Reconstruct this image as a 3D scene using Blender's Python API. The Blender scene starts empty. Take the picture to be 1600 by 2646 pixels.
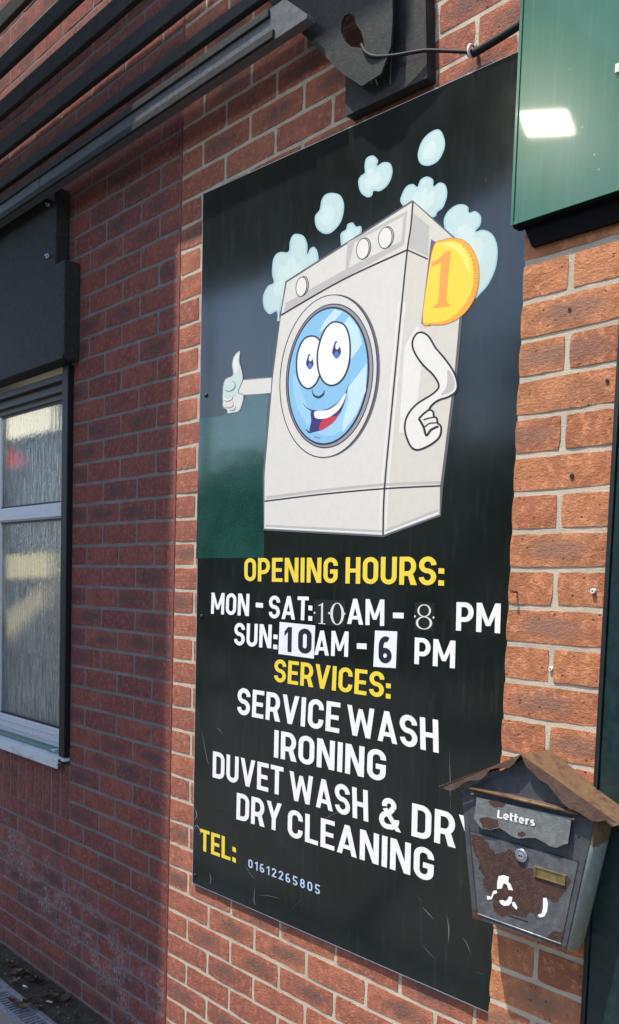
import bpy, bmesh, math, random
from mathutils import Vector, Matrix
from mathutils.geometry import tessellate_polygon
R = math.radians
S = bpy.context.scene
COL = S.collection

# ---------------------------------------------------------------- camera
CAMP = dict(f=2283.0, py=1692.9, W=1600.0, H=2646.0)
yaw, pitch, roll = 0.81935, -0.0741, 0.03074
loc = Vector((2.38857, -1.62084, 0.01414))
fwd = Vector((-math.sin(yaw) * math.cos(pitch), math.cos(yaw) * math.cos(pitch), math.sin(pitch)))
rt = Vector((math.cos(yaw), math.sin(yaw), 0)); up = rt.cross(fwd)
rt2 = math.cos(roll) * rt + math.sin(roll) * up
up2 = -math.sin(roll) * rt + math.cos(roll) * up
cam = bpy.data.cameras.new('camera'); cam_o = bpy.data.objects.new('camera', cam); COL.objects.link(cam_o)
M = Matrix((rt2, up2, -fwd)).transposed().to_4x4(); M.translation = loc; cam_o.matrix_world = M
cam.sensor_fit = 'HORIZONTAL'; cam.sensor_width = 36; cam.lens = 36 * CAMP['f'] / CAMP['W']
cam.shift_y = (CAMP['py'] - CAMP['H'] / 2) / CAMP['W']
cam.clip_start = .05; cam.clip_end = 500
S.camera = cam_o

# ---------------------------------------------------------------- light
SUN_TO = Vector((-.5, -1.0, 2.6)).normalized()
w = bpy.data.worlds.new('World'); S.world = w; w.use_nodes = True
nt = w.node_tree; bg = nt.nodes['Background']
sky = nt.nodes.new('ShaderNodeTexSky'); sky.sky_type = 'NISHITA'; sky.sun_disc = False
sky.sun_elevation = math.asin(SUN_TO.z)
sky.sun_rotation = math.atan2(SUN_TO.x, SUN_TO.y)
nt.links.new(sky.outputs[0], bg.inputs[0]); bg.inputs[1].default_value = .15
sl = bpy.data.lights.new('sun', 'SUN'); sl.energy = 3.4; sl.angle = R(1.0); sl.color = (1, .93, .82)
so = bpy.data.objects.new('sun', sl); COL.objects.link(so); so.rotation_euler = SUN_TO.to_track_quat('Z', 'Y').to_euler()
so.location = SUN_TO * 30
S.view_settings.view_transform = 'Standard'; S.view_settings.look = 'None'
S.view_settings.exposure = 1.08; S.view_settings.gamma = 1; S.view_settings.use_curve_mapping = False

FRX = [1.4028, -0.127, 0.9065]
ART = [
 ('steam_bubble',1,'bubble_rim',[(1.038,1.0629),(1.0421,1.0608),(1.0457,1.0579),(1.049,1.0545),(1.0518,1.0505),(1.0543,1.0461),(1.0566,1.0411),(1.0588,1.0353),(1.0605,1.0292),(1.0614,1.0231),(1.0611,1.0175),(1.0596,1.012),(1.0569,1.0065),(1.0534,1.0013),(1.0494,0.9967),(1.045,0.9933),(1.0401,0.991),(1.0344,0.9897),(1.0284,0.9891),(1.0223,0.9893),(1.0166,0.99),(1.0111,0.9914),(1.0054,0.9935),(1.0,0.9962),(0.9951,0.9993),(0.991,1.0028),(0.9878,1.0067),(0.9851,1.0111),(0.9831,1.0159),(0.9819,1.0208),(0.9814,1.0257),(0.9819,1.0307),(0.9833,1.0359),(0.9853,1.0412),(0.9878,1.046),(0.9907,1.0502),(0.9939,1.0536),(0.9976,1.0565),(1.0017,1.059),(1.0061,1.061),(1.0108,1.0625),(1.016,1.0636),(1.0217,1.0643),(1.0276,1.0645),(1.0332,1.0641)]),
 ('steam_bubble',2,'bubble',[(1.038,1.0595),(1.0406,1.0582),(1.0431,1.0562),(1.0456,1.0535),(1.048,1.0501),(1.0502,1.0462),(1.0524,1.0415),(1.0545,1.036),(1.0561,1.0302),(1.0569,1.0246),(1.0567,1.0195),(1.0552,1.0144),(1.0527,1.0091),(1.0493,1.0041),(1.0455,0.9998),(1.0414,0.9966),(1.037,0.9946),(1.0319,0.9934),(1.0263,0.9929),(1.0207,0.993),(1.0156,0.9937),(1.0109,0.9948),(1.006,0.9967),(1.0014,0.999),(0.9973,1.0016),(0.9942,1.0042),(0.9917,1.0073),(0.9894,1.011),(0.9877,1.0152),(0.9866,1.0196),(0.9862,1.024),(0.9866,1.0286),(0.9879,1.0336),(0.9898,1.0386),(0.9923,1.0433),(0.995,1.0472),(0.998,1.0504),(1.0014,1.0532),(1.0053,1.0555),(1.0095,1.0574),(1.0138,1.0588),(1.0187,1.0598),(1.0241,1.0605),(1.0296,1.0607),(1.0344,1.0604)]),
 ('steam_bubble',3,'bubble_light',[(1.0254,1.0401),(1.0275,1.0391),(1.0294,1.0376),(1.031,1.0359),(1.0324,1.0339),(1.0337,1.0317),(1.0349,1.0292),(1.036,1.0262),(1.0368,1.0232),(1.0373,1.0201),(1.0372,1.0173),(1.0364,1.0145),(1.035,1.0117),(1.0332,1.0091),(1.0312,1.0068),(1.029,1.0051),(1.0265,1.004),(1.0236,1.0033),(1.0206,1.0031),(1.0176,1.0032),(1.0147,1.0035),(1.0119,1.0042),(1.0091,1.0053),(1.0064,1.0066),(1.004,1.0082),(1.0019,1.0099),(1.0003,1.0119),(0.999,1.0141),(0.998,1.0165),(0.9974,1.0189),(0.9972,1.0213),(0.9974,1.0238),(0.9981,1.0265),(0.9991,1.0291),(1.0003,1.0315),(1.0018,1.0336),(1.0034,1.0353),(1.0052,1.0368),(1.0073,1.038),(1.0095,1.039),(1.0118,1.0398),(1.0144,1.0403),(1.0173,1.0407),(1.0202,1.0409),(1.023,1.0407)]),
 ('steam_bubble',1,'bubble_rim',[(0.8374,1.0708),(0.8416,1.0685),(0.8458,1.0651),(0.8498,1.0613),(0.853,1.0575),(0.8552,1.0542),(0.8556,1.0512),(0.8546,1.0483),(0.8531,1.0456),(0.8521,1.0434),(0.8527,1.0419),(0.8552,1.0416),(0.8589,1.0422),(0.8633,1.0432),(0.868,1.0439),(0.8725,1.0438),(0.8771,1.0427),(0.8822,1.0412),(0.8872,1.0392),(0.8918,1.0367),(0.8956,1.0337),(0.8985,1.0299),(0.901,1.0254),(0.9029,1.0205),(0.904,1.0154),(0.9042,1.0106),(0.9034,1.0057),(0.9017,1.0006),(0.8993,0.9955),(0.8962,0.991),(0.8926,0.9872),(0.8883,0.9844),(0.8831,0.9821),(0.8774,0.9804),(0.8718,0.9793),(0.8666,0.9788),(0.8617,0.9794),(0.8568,0.981),(0.8521,0.9831),(0.848,0.9847),(0.8447,0.9853),(0.8427,0.9843),(0.8418,0.9822),(0.8413,0.9797),(0.8405,0.9774),(0.839,0.976),(0.8365,0.9752),(0.8335,0.9748),(0.8301,0.9748),(0.8264,0.9754),(0.8225,0.977),(0.8181,0.9794),(0.8131,0.9828),(0.808,0.9868),(0.8032,0.9913),(0.7994,0.996),(0.7963,1.0013),(0.7938,1.0073),(0.7918,1.0135),(0.7906,1.0192),(0.79,1.0239),(0.7905,1.0273),(0.7918,1.03),(0.7938,1.0321),(0.796,1.0338),(0.7983,1.0353),(0.8009,1.0362),(0.804,1.0364),(0.8071,1.0365),(0.8098,1.037),(0.8116,1.0383),(0.8121,1.0409),(0.8117,1.0442),(0.8109,1.048),(0.8101,1.0519),(0.81,1.0554),(0.8104,1.059),(0.8109,1.0627),(0.8118,1.0662),(0.8133,1.0692),(0.8155,1.0713),(0.819,1.0725),(0.8233,1.0731),(0.8282,1.073),(0.8331,1.0722)]),
 ('steam_bubble',2,'bubble',[(0.8367,1.0675),(0.8393,1.066),(0.8427,1.0633),(0.8461,1.0601),(0.8488,1.0568),(0.8503,1.0547),(0.8505,1.0533),(0.8496,1.051),(0.8481,1.0483),(0.847,1.0454),(0.851,1.0391),(0.8578,1.0376),(0.8621,1.0383),(0.8664,1.0393),(0.8705,1.04),(0.874,1.0398),(0.8777,1.039),(0.8822,1.0377),(0.8864,1.036),(0.8898,1.0342),(0.8921,1.0323),(0.8942,1.0296),(0.8963,1.0257),(0.898,1.0213),(0.899,1.0168),(0.8992,1.0124),(0.8984,1.0079),(0.8968,1.0031),(0.8945,0.9983),(0.8916,0.9939),(0.8883,0.9905),(0.8844,0.9879),(0.8795,0.9858),(0.8742,0.9842),(0.8689,0.9832),(0.8645,0.9828),(0.861,0.9832),(0.8573,0.9845),(0.8529,0.9864),(0.8478,0.9884),(0.8421,0.9893),(0.8381,0.9874),(0.8366,0.9846),(0.8361,0.982),(0.8356,0.9802),(0.8349,0.9796),(0.8333,0.9791),(0.8309,0.9788),(0.8285,0.9788),(0.8262,0.9792),(0.8237,0.9801),(0.8202,0.9821),(0.8158,0.9851),(0.8113,0.9887),(0.8072,0.9926),(0.804,0.9964),(0.8013,1.001),(0.799,1.0066),(0.7971,1.0125),(0.7959,1.0179),(0.7954,1.0221),(0.7958,1.0249),(0.7968,1.027),(0.7985,1.0288),(0.8005,1.0303),(0.8024,1.0316),(0.8042,1.0322),(0.8066,1.0323),(0.8099,1.0324),(0.8137,1.0332),(0.8167,1.0355),(0.8174,1.0391),(0.817,1.0429),(0.8161,1.0468),(0.8154,1.0504),(0.8153,1.0535),(0.8157,1.0569),(0.8162,1.0604),(0.817,1.0637),(0.8182,1.0662),(0.8198,1.0677),(0.8223,1.0686),(0.826,1.069),(0.8301,1.069),(0.8339,1.0684)]),
 ('steam_bubble',3,'bubble_light',[(0.8349,1.0408),(0.837,1.0397),(0.8391,1.038),(0.8411,1.0361),(0.8427,1.0342),(0.8438,1.0326),(0.844,1.0311),(0.8435,1.0296),(0.8427,1.0282),(0.8423,1.0271),(0.8426,1.0264),(0.8438,1.0262),(0.8457,1.0266),(0.8479,1.0271),(0.8503,1.0274),(0.8526,1.0274),(0.8549,1.0269),(0.8575,1.0261),(0.86,1.0251),(0.8624,1.0239),(0.8643,1.0224),(0.8658,1.0204),(0.8671,1.0182),(0.868,1.0157),(0.8686,1.0131),(0.8687,1.0107),(0.8683,1.0082),(0.8674,1.0056),(0.8662,1.003),(0.8646,1.0007),(0.8628,0.9989),(0.8606,0.9974),(0.8579,0.9963),(0.855,0.9954),(0.8522,0.9949),(0.8495,0.9947),(0.8471,0.995),(0.8446,0.9958),(0.8422,0.9969),(0.8402,0.9977),(0.8385,0.998),(0.8375,0.9975),(0.837,0.9965),(0.8368,0.9952),(0.8364,0.9941),(0.8356,0.9933),(0.8344,0.993),(0.8329,0.9928),(0.8312,0.9928),(0.8294,0.9931),(0.8274,0.9939),(0.8252,0.9951),(0.8227,0.9968),(0.8202,0.9988),(0.8179,1.0011),(0.8159,1.0034),(0.8144,1.006),(0.8132,1.009),(0.8122,1.0121),(0.8116,1.0149),(0.8113,1.0173),(0.8115,1.019),(0.8122,1.0203),(0.8132,1.0214),(0.8143,1.0222),(0.8154,1.0229),(0.8167,1.0234),(0.8182,1.0235),(0.8198,1.0236),(0.8211,1.0238),(0.822,1.0245),(0.8223,1.0258),(0.822,1.0274),(0.8216,1.0293),(0.8212,1.0312),(0.8212,1.033),(0.8214,1.0348),(0.8216,1.0366),(0.8221,1.0384),(0.8228,1.0399),(0.8239,1.041),(0.8256,1.0416),(0.8278,1.0419),(0.8303,1.0419),(0.8327,1.0415)]),
 ('steam_bubble',1,'bubble_rim',[(0.6991,1.024),(0.7052,1.0218),(0.7117,1.0192),(0.7183,1.0161),(0.7243,1.0124),(0.7294,1.0082),(0.7336,1.0032),(0.7372,0.9975),(0.7402,0.9914),(0.7422,0.985),(0.7433,0.9785),(0.7432,0.9717),(0.7423,0.9643),(0.7404,0.9569),(0.7376,0.9499),(0.7341,0.944),(0.7294,0.9391),(0.7235,0.9348),(0.7169,0.9311),(0.7101,0.9283),(0.7037,0.9264),(0.6976,0.9254),(0.6915,0.9253),(0.6855,0.926),(0.6794,0.9275),(0.6734,0.9297),(0.667,0.9329),(0.6603,0.937),(0.6538,0.9418),(0.6479,0.947),(0.6434,0.9524),(0.64,0.9583),(0.6375,0.9648),(0.6359,0.9715),(0.6353,0.9777),(0.6358,0.9827),(0.6378,0.9863),(0.6414,0.9887),(0.6457,0.9906),(0.6498,0.9927),(0.6529,0.9956),(0.6546,0.9995),(0.6557,1.0041),(0.6564,1.0089),(0.6573,1.0135),(0.6589,1.0172),(0.661,1.0202),(0.6634,1.0228),(0.6662,1.025),(0.6694,1.0266),(0.6732,1.0276),(0.6776,1.0279),(0.6825,1.0277),(0.6879,1.027),(0.6935,1.0257)]),
 ('steam_bubble',2,'bubble',[(0.699,1.0202),(0.7046,1.0182),(0.7107,1.0158),(0.7165,1.013),(0.7215,1.01),(0.7254,1.0068),(0.7288,1.0026),(0.7321,0.9976),(0.7348,0.9919),(0.7367,0.986),(0.7377,0.98),(0.7377,0.9736),(0.7367,0.9664),(0.7349,0.9593),(0.7322,0.9526),(0.7289,0.947),(0.7245,0.9424),(0.7189,0.9383),(0.7126,0.9349),(0.7061,0.9322),(0.7001,0.9304),(0.6948,0.9295),(0.6896,0.9294),(0.6846,0.93),(0.6796,0.9313),(0.6747,0.9331),(0.6692,0.9358),(0.6633,0.9395),(0.6574,0.9438),(0.6523,0.9484),(0.6485,0.9529),(0.6456,0.9579),(0.6433,0.964),(0.6419,0.9702),(0.6413,0.9759),(0.6416,0.9803),(0.6432,0.983),(0.6461,0.9849),(0.6502,0.9868),(0.6547,0.9891),(0.6584,0.9925),(0.6604,0.997),(0.6615,1.0019),(0.6622,1.0067),(0.6631,1.011),(0.6645,1.0143),(0.6664,1.017),(0.6686,1.0194),(0.671,1.0213),(0.6736,1.0226),(0.6766,1.0234),(0.6802,1.0237),(0.6844,1.0235),(0.689,1.0229),(0.6939,1.0218)]),
 ('steam_bubble',3,'bubble_light',[(0.6874,0.9962),(0.6905,0.9952),(0.6938,0.9939),(0.6971,0.9923),(0.7002,0.9905),(0.7028,0.9884),(0.7049,0.9859),(0.7067,0.983),(0.7082,0.9799),(0.7093,0.9767),(0.7098,0.9734),(0.7098,0.97),(0.7093,0.9662),(0.7083,0.9625),(0.7069,0.959),(0.7051,0.956),(0.7027,0.9535),(0.6997,0.9514),(0.6964,0.9496),(0.693,0.9482),(0.6897,0.9472),(0.6866,0.9467),(0.6836,0.9467),(0.6806,0.9471),(0.6775,0.9479),(0.6745,0.949),(0.6713,0.9506),(0.668,0.9527),(0.6647,0.9551),(0.6619,0.9577),(0.6596,0.9603),(0.6579,0.9633),(0.6567,0.9665),(0.6559,0.9698),(0.6556,0.9729),(0.6558,0.9754),(0.6568,0.9772),(0.6586,0.9784),(0.6607,0.9794),(0.6628,0.9804),(0.6643,0.9818),(0.6652,0.9838),(0.6657,0.9861),(0.666,0.9885),(0.6665,0.9908),(0.6673,0.9927),(0.6683,0.9942),(0.6696,0.9955),(0.6709,0.9966),(0.6725,0.9974),(0.6744,0.9979),(0.6766,0.9981),(0.6791,0.998),(0.6818,0.9977),(0.6846,0.9971)]),
 ('steam_bubble',1,'bubble_rim',[(0.7438,0.8785),(0.739,0.8823),(0.7362,0.8877),(0.7347,0.8937),(0.734,0.8995),(0.7334,0.9041),(0.7329,0.9075),(0.733,0.9103),(0.7336,0.9125),(0.7346,0.9144),(0.7362,0.916),(0.7387,0.9171),(0.742,0.9175),(0.7457,0.9178),(0.7492,0.9182),(0.7519,0.9193),(0.7535,0.9212),(0.7544,0.9238),(0.7551,0.9266),(0.7561,0.9291),(0.7579,0.9307),(0.7609,0.9315),(0.7646,0.9318),(0.7686,0.9316),(0.7726,0.9309),(0.776,0.9297),(0.7787,0.9278),(0.781,0.925),(0.7832,0.9219),(0.7854,0.9191),(0.7879,0.9169),(0.791,0.9158),(0.7944,0.9155),(0.7978,0.9153),(0.8009,0.9149),(0.8034,0.9139),(0.8053,0.9122),(0.8069,0.9102),(0.808,0.9077),(0.8084,0.9048),(0.8079,0.9015),(0.8068,0.897),(0.805,0.8915),(0.8024,0.8857),(0.7985,0.8807),(0.7931,0.8773),(0.7849,0.8755),(0.7741,0.8748),(0.7625,0.8751),(0.7518,0.8763)]),
 ('steam_bubble',2,'bubble',[(0.7453,0.8818),(0.7435,0.8833),(0.7416,0.8872),(0.7403,0.8926),(0.7396,0.8983),(0.739,0.9029),(0.7386,0.9061),(0.7386,0.9084),(0.739,0.9101),(0.7398,0.9114),(0.7408,0.9125),(0.7422,0.9131),(0.7448,0.9135),(0.7485,0.9137),(0.7526,0.9143),(0.7564,0.9158),(0.7588,0.9185),(0.7598,0.9216),(0.7605,0.9243),(0.7612,0.9262),(0.7621,0.927),(0.7639,0.9275),(0.7668,0.9277),(0.7701,0.9275),(0.7729,0.9271),(0.7744,0.9267),(0.775,0.9262),(0.7765,0.9242),(0.7786,0.9212),(0.7814,0.9177),(0.7859,0.9141),(0.7915,0.912),(0.796,0.9114),(0.7994,0.9113),(0.8012,0.9112),(0.801,0.9113),(0.8013,0.9109),(0.8021,0.9098),(0.8028,0.9085),(0.8031,0.9064),(0.8026,0.9035),(0.8015,0.8992),(0.7998,0.8938),(0.7973,0.8884),(0.7938,0.8839),(0.7893,0.8811),(0.7821,0.8795),(0.772,0.8788),(0.7609,0.8791),(0.7511,0.8803)]),
 ('steam_bubble',3,'bubble_light',[(0.7515,0.8875),(0.7491,0.8894),(0.7477,0.8921),(0.747,0.8951),(0.7466,0.898),(0.7463,0.9003),(0.7461,0.902),(0.7461,0.9034),(0.7464,0.9045),(0.7469,0.9054),(0.7477,0.9062),(0.7489,0.9067),(0.7506,0.907),(0.7524,0.9071),(0.7541,0.9073),(0.7555,0.9079),(0.7563,0.9088),(0.7568,0.9102),(0.7571,0.9115),(0.7576,0.9128),(0.7585,0.9136),(0.76,0.914),(0.7619,0.9142),(0.7639,0.9141),(0.7659,0.9137),(0.7676,0.9132),(0.7689,0.9122),(0.7701,0.9108),(0.7712,0.9093),(0.7723,0.9078),(0.7736,0.9068),(0.7751,0.9062),(0.7769,0.906),(0.7786,0.906),(0.7802,0.9058),(0.7814,0.9052),(0.7824,0.9044),(0.7832,0.9034),(0.7838,0.9021),(0.784,0.9007),(0.7837,0.899),(0.7831,0.8967),(0.7822,0.8939),(0.7809,0.8911),(0.7789,0.8886),(0.7762,0.8868),(0.772,0.886),(0.7666,0.8856),(0.7608,0.8858),(0.7555,0.8864)]),
 ('steam_bubble',1,'bubble_rim',[(0.5641,0.9586),(0.5695,0.957),(0.5759,0.9548),(0.5826,0.9519),(0.589,0.9485),(0.5942,0.9447),(0.5986,0.9402),(0.6023,0.9349),(0.6055,0.9294),(0.6081,0.9238),(0.61,0.9185),(0.6108,0.913),(0.6106,0.9071),(0.61,0.9015),(0.6096,0.897),(0.6101,0.8946),(0.6116,0.8948),(0.6136,0.8972),(0.616,0.9006),(0.6186,0.904),(0.6214,0.9061),(0.6243,0.907),(0.6276,0.9076),(0.631,0.9077),(0.6343,0.9071),(0.6375,0.9055),(0.6408,0.9029),(0.6443,0.8993),(0.6476,0.895),(0.6502,0.8903),(0.6517,0.8854),(0.6531,0.8801),(0.6546,0.8743),(0.6548,0.8681),(0.6524,0.862),(0.646,0.8561),(0.6335,0.8505),(0.6157,0.8448),(0.5955,0.8392),(0.576,0.8336),(0.5605,0.8278),(0.5496,0.8222),(0.5413,0.8166),(0.5347,0.811),(0.5292,0.8052),(0.5238,0.7991),(0.5188,0.7923),(0.5147,0.785),(0.5113,0.7777),(0.5084,0.7706),(0.506,0.7644),(0.5042,0.7582),(0.5032,0.752),(0.5026,0.7465),(0.502,0.7428),(0.5011,0.7416),(0.4999,0.7443),(0.4986,0.7503),(0.4972,0.7576),(0.4957,0.7646),(0.4941,0.7693),(0.4925,0.7713),(0.4909,0.7721),(0.4892,0.7719),(0.487,0.7715),(0.4842,0.7713),(0.4805,0.7709),(0.4761,0.77),(0.4712,0.7691),(0.4663,0.769),(0.4614,0.7702),(0.4564,0.7729),(0.451,0.7768),(0.4457,0.7815),(0.441,0.7867),(0.4374,0.7922),(0.4347,0.7982),(0.4327,0.805),(0.4314,0.8121),(0.4312,0.8189),(0.432,0.825),(0.4341,0.8306),(0.4376,0.8359),(0.4419,0.8407),(0.4466,0.8448),(0.4511,0.848),(0.4563,0.8496),(0.4622,0.8498),(0.4681,0.8496),(0.4729,0.8499),(0.4758,0.8519),(0.4761,0.8556),(0.4744,0.8604),(0.4717,0.8661),(0.4691,0.8723),(0.4678,0.8787),(0.4675,0.886),(0.4677,0.8943),(0.4683,0.9027),(0.4698,0.9103),(0.4721,0.9164),(0.4754,0.9207),(0.4796,0.9238),(0.4845,0.9259),(0.4901,0.9272),(0.4961,0.9278),(0.5033,0.9269),(0.5119,0.9244),(0.5206,0.9215),(0.5283,0.9195),(0.5339,0.9196),(0.5368,0.9224),(0.5379,0.9271),(0.538,0.9327),(0.5379,0.9383),(0.5386,0.9428),(0.5399,0.9463),(0.5414,0.9495),(0.5431,0.9522),(0.545,0.9545),(0.5474,0.9563),(0.55,0.9578),(0.5529,0.9588),(0.5561,0.9594),(0.5598,0.9594)]),
 ('steam_bubble',2,'bubble',[(0.5645,0.9545),(0.5691,0.9532),(0.5749,0.9511),(0.5808,0.9486),(0.5861,0.9458),(0.5901,0.9429),(0.5935,0.9393),(0.5969,0.9347),(0.5998,0.9295),(0.6022,0.9242),(0.604,0.9194),(0.6047,0.9145),(0.6045,0.9089),(0.6039,0.9034),(0.6036,0.8986),(0.6052,0.8935),(0.6167,0.8913),(0.6192,0.8942),(0.6216,0.8976),(0.624,0.9007),(0.6261,0.9023),(0.6281,0.9029),(0.6306,0.9034),(0.6326,0.9035),(0.6338,0.9033),(0.6345,0.9029),(0.6366,0.9012),(0.6395,0.8983),(0.6423,0.8946),(0.6445,0.8907),(0.6459,0.8862),(0.6473,0.881),(0.6487,0.8754),(0.6489,0.8701),(0.6469,0.8649),(0.6412,0.8597),(0.6293,0.8544),(0.6118,0.8489),(0.5916,0.8433),(0.5719,0.8376),(0.556,0.8317),(0.5447,0.8259),(0.536,0.8201),(0.5291,0.8143),(0.5234,0.8083),(0.5179,0.8021),(0.5128,0.7951),(0.5085,0.7876),(0.505,0.7801),(0.5021,0.773),(0.4996,0.7666),(0.4978,0.7602),(0.4967,0.7537),(0.4961,0.7482),(0.4956,0.7449),(0.5053,0.7439),(0.5063,0.7438),(0.5051,0.7494),(0.5037,0.7568),(0.5021,0.7639),(0.5003,0.7692),(0.4972,0.7731),(0.4904,0.7763),(0.4859,0.7762),(0.4838,0.7758),(0.4813,0.7756),(0.4771,0.7752),(0.4725,0.7742),(0.4683,0.7735),(0.4651,0.7734),(0.4633,0.7738),(0.4601,0.7756),(0.4556,0.7789),(0.451,0.783),(0.4468,0.7875),(0.4437,0.7923),(0.4413,0.7978),(0.4394,0.8041),(0.4382,0.8108),(0.4379,0.8173),(0.4386,0.8229),(0.4406,0.8279),(0.4439,0.8328),(0.4479,0.8374),(0.4523,0.8413),(0.4563,0.8441),(0.4599,0.8453),(0.4646,0.8454),(0.4706,0.8451),(0.4772,0.8457),(0.4821,0.8491),(0.4826,0.8544),(0.4807,0.86),(0.478,0.8657),(0.4756,0.8715),(0.4744,0.8774),(0.4741,0.8843),(0.4743,0.8925),(0.4749,0.9007),(0.4763,0.908),(0.4784,0.9135),(0.4813,0.9173),(0.4849,0.92),(0.489,0.9218),(0.4938,0.9229),(0.4984,0.9234),(0.5038,0.9227),(0.5114,0.9205),(0.5203,0.9176),(0.5295,0.9152),(0.5383,0.9155),(0.5429,0.9196),(0.5442,0.9251),(0.5443,0.931),(0.5442,0.9364),(0.5448,0.9405),(0.5461,0.9437),(0.5475,0.9466),(0.549,0.9491),(0.5506,0.9511),(0.5526,0.9526),(0.5548,0.9538),(0.557,0.9546),(0.5591,0.9551),(0.5615,0.955)]),
 ('steam_bubble',3,'bubble_light',[(0.5433,0.9048),(0.546,0.9041),(0.5493,0.903),(0.5527,0.9016),(0.5559,0.8999),(0.5586,0.898),(0.5608,0.8958),(0.5628,0.8931),(0.5644,0.8903),(0.5657,0.8875),(0.5667,0.8848),(0.5671,0.882),(0.567,0.879),(0.5667,0.8762),(0.5665,0.8739),(0.5668,0.8727),(0.5675,0.8728),(0.5685,0.874),(0.5698,0.8758),(0.5711,0.8775),(0.5725,0.8786),(0.5741,0.8791),(0.5758,0.8794),(0.5775,0.8795),(0.5792,0.8791),(0.5809,0.8784),(0.5826,0.877),(0.5844,0.8752),(0.5861,0.8731),(0.5875,0.8707),(0.5883,0.8682),(0.589,0.8655),(0.5897,0.8625),(0.5898,0.8593),(0.5886,0.8562),(0.5852,0.8532),(0.5788,0.8503),(0.5696,0.8475),(0.5592,0.8446),(0.5493,0.8418),(0.5414,0.8389),(0.5359,0.8361),(0.5317,0.8334),(0.5284,0.8306),(0.5256,0.8277),(0.523,0.8246),(0.5205,0.8213),(0.5184,0.8177),(0.5167,0.814),(0.5153,0.8105),(0.5141,0.8074),(0.5132,0.8044),(0.5127,0.8013),(0.5124,0.7986),(0.5121,0.7967),(0.5117,0.7962),(0.5111,0.7975),(0.5104,0.8005),(0.5097,0.8041),(0.509,0.8076),(0.5082,0.8099),(0.5074,0.811),(0.5066,0.8113),(0.5058,0.8113),(0.5047,0.8111),(0.5033,0.811),(0.5015,0.8108),(0.4993,0.8104),(0.4969,0.81),(0.4945,0.81),(0.4921,0.8106),(0.4896,0.812),(0.487,0.8139),(0.4844,0.8163),(0.4821,0.8189),(0.4803,0.8216),(0.479,0.8246),(0.478,0.8279),(0.4774,0.8314),(0.4773,0.8348),(0.4777,0.8378),(0.4787,0.8405),(0.4804,0.8431),(0.4825,0.8455),(0.4848,0.8475),(0.487,0.8491),(0.4895,0.8499),(0.4924,0.85),(0.4953,0.8499),(0.4977,0.8501),(0.4991,0.851),(0.4993,0.8529),(0.4984,0.8553),(0.4971,0.8581),(0.4958,0.8611),(0.4952,0.8643),(0.495,0.8679),(0.4951,0.8721),(0.4954,0.8762),(0.4961,0.8801),(0.4973,0.8831),(0.4989,0.8852),(0.501,0.8868),(0.5034,0.8879),(0.5062,0.8886),(0.5091,0.8889),(0.5127,0.8885),(0.517,0.8873),(0.5213,0.8859),(0.5252,0.8849),(0.528,0.885),(0.5295,0.8864),(0.53,0.8888),(0.5301,0.8916),(0.53,0.8944),(0.5304,0.8967),(0.5311,0.8985),(0.5318,0.9),(0.5327,0.9014),(0.5336,0.9026),(0.5348,0.9035),(0.5362,0.9043),(0.5376,0.9049),(0.5392,0.9052),(0.5411,0.9052)]),
 ('steam_bubble',1,'bubble_rim',[(0.9363,0.9288),(0.9327,0.935),(0.9319,0.9397),(0.9329,0.9434),(0.9348,0.9466),(0.9366,0.95),(0.9384,0.9536),(0.9409,0.957),(0.9438,0.9601),(0.947,0.9627),(0.9504,0.9645),(0.9541,0.9654),(0.9583,0.9657),(0.9627,0.9654),(0.9668,0.9647),(0.9705,0.9637),(0.9736,0.9618),(0.9765,0.9591),(0.9791,0.9563),(0.9815,0.9541),(0.9838,0.9534),(0.9857,0.9547),(0.9872,0.9574),(0.9887,0.9608),(0.9905,0.9641),(0.9929,0.9663),(0.9962,0.9675),(1.0,0.9683),(1.0041,0.9686),(1.0083,0.9684),(1.0123,0.9676),(1.0163,0.9659),(1.0206,0.9635),(1.0246,0.9607),(1.0282,0.9576),(1.0308,0.9547),(1.032,0.9515),(1.0322,0.9479),(1.0319,0.9444),(1.0319,0.9415),(1.033,0.9396),(1.0353,0.9393),(1.0383,0.9403),(1.0418,0.9418),(1.0455,0.9429),(1.049,0.943),(1.0527,0.9419),(1.0566,0.9403),(1.0605,0.9382),(1.0641,0.9356),(1.067,0.9324),(1.0692,0.9287),(1.0711,0.9243),(1.0725,0.9195),(1.0734,0.9145),(1.0735,0.9097),(1.0727,0.9046),(1.0712,0.8992),(1.0691,0.8939),(1.0667,0.8891),(1.0641,0.8854),(1.0612,0.883),(1.0577,0.8816),(1.0541,0.8807),(1.0507,0.8799),(1.0477,0.8788),(1.0459,0.8769),(1.0451,0.8746),(1.0443,0.8724),(1.0422,0.8708),(1.038,0.8702),(1.0308,0.8702),(1.0215,0.8707),(1.0108,0.8721),(0.9997,0.8748),(0.989,0.8795),(0.9779,0.8872),(0.9657,0.8975),(0.9538,0.909),(0.9435,0.92)]),
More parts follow.
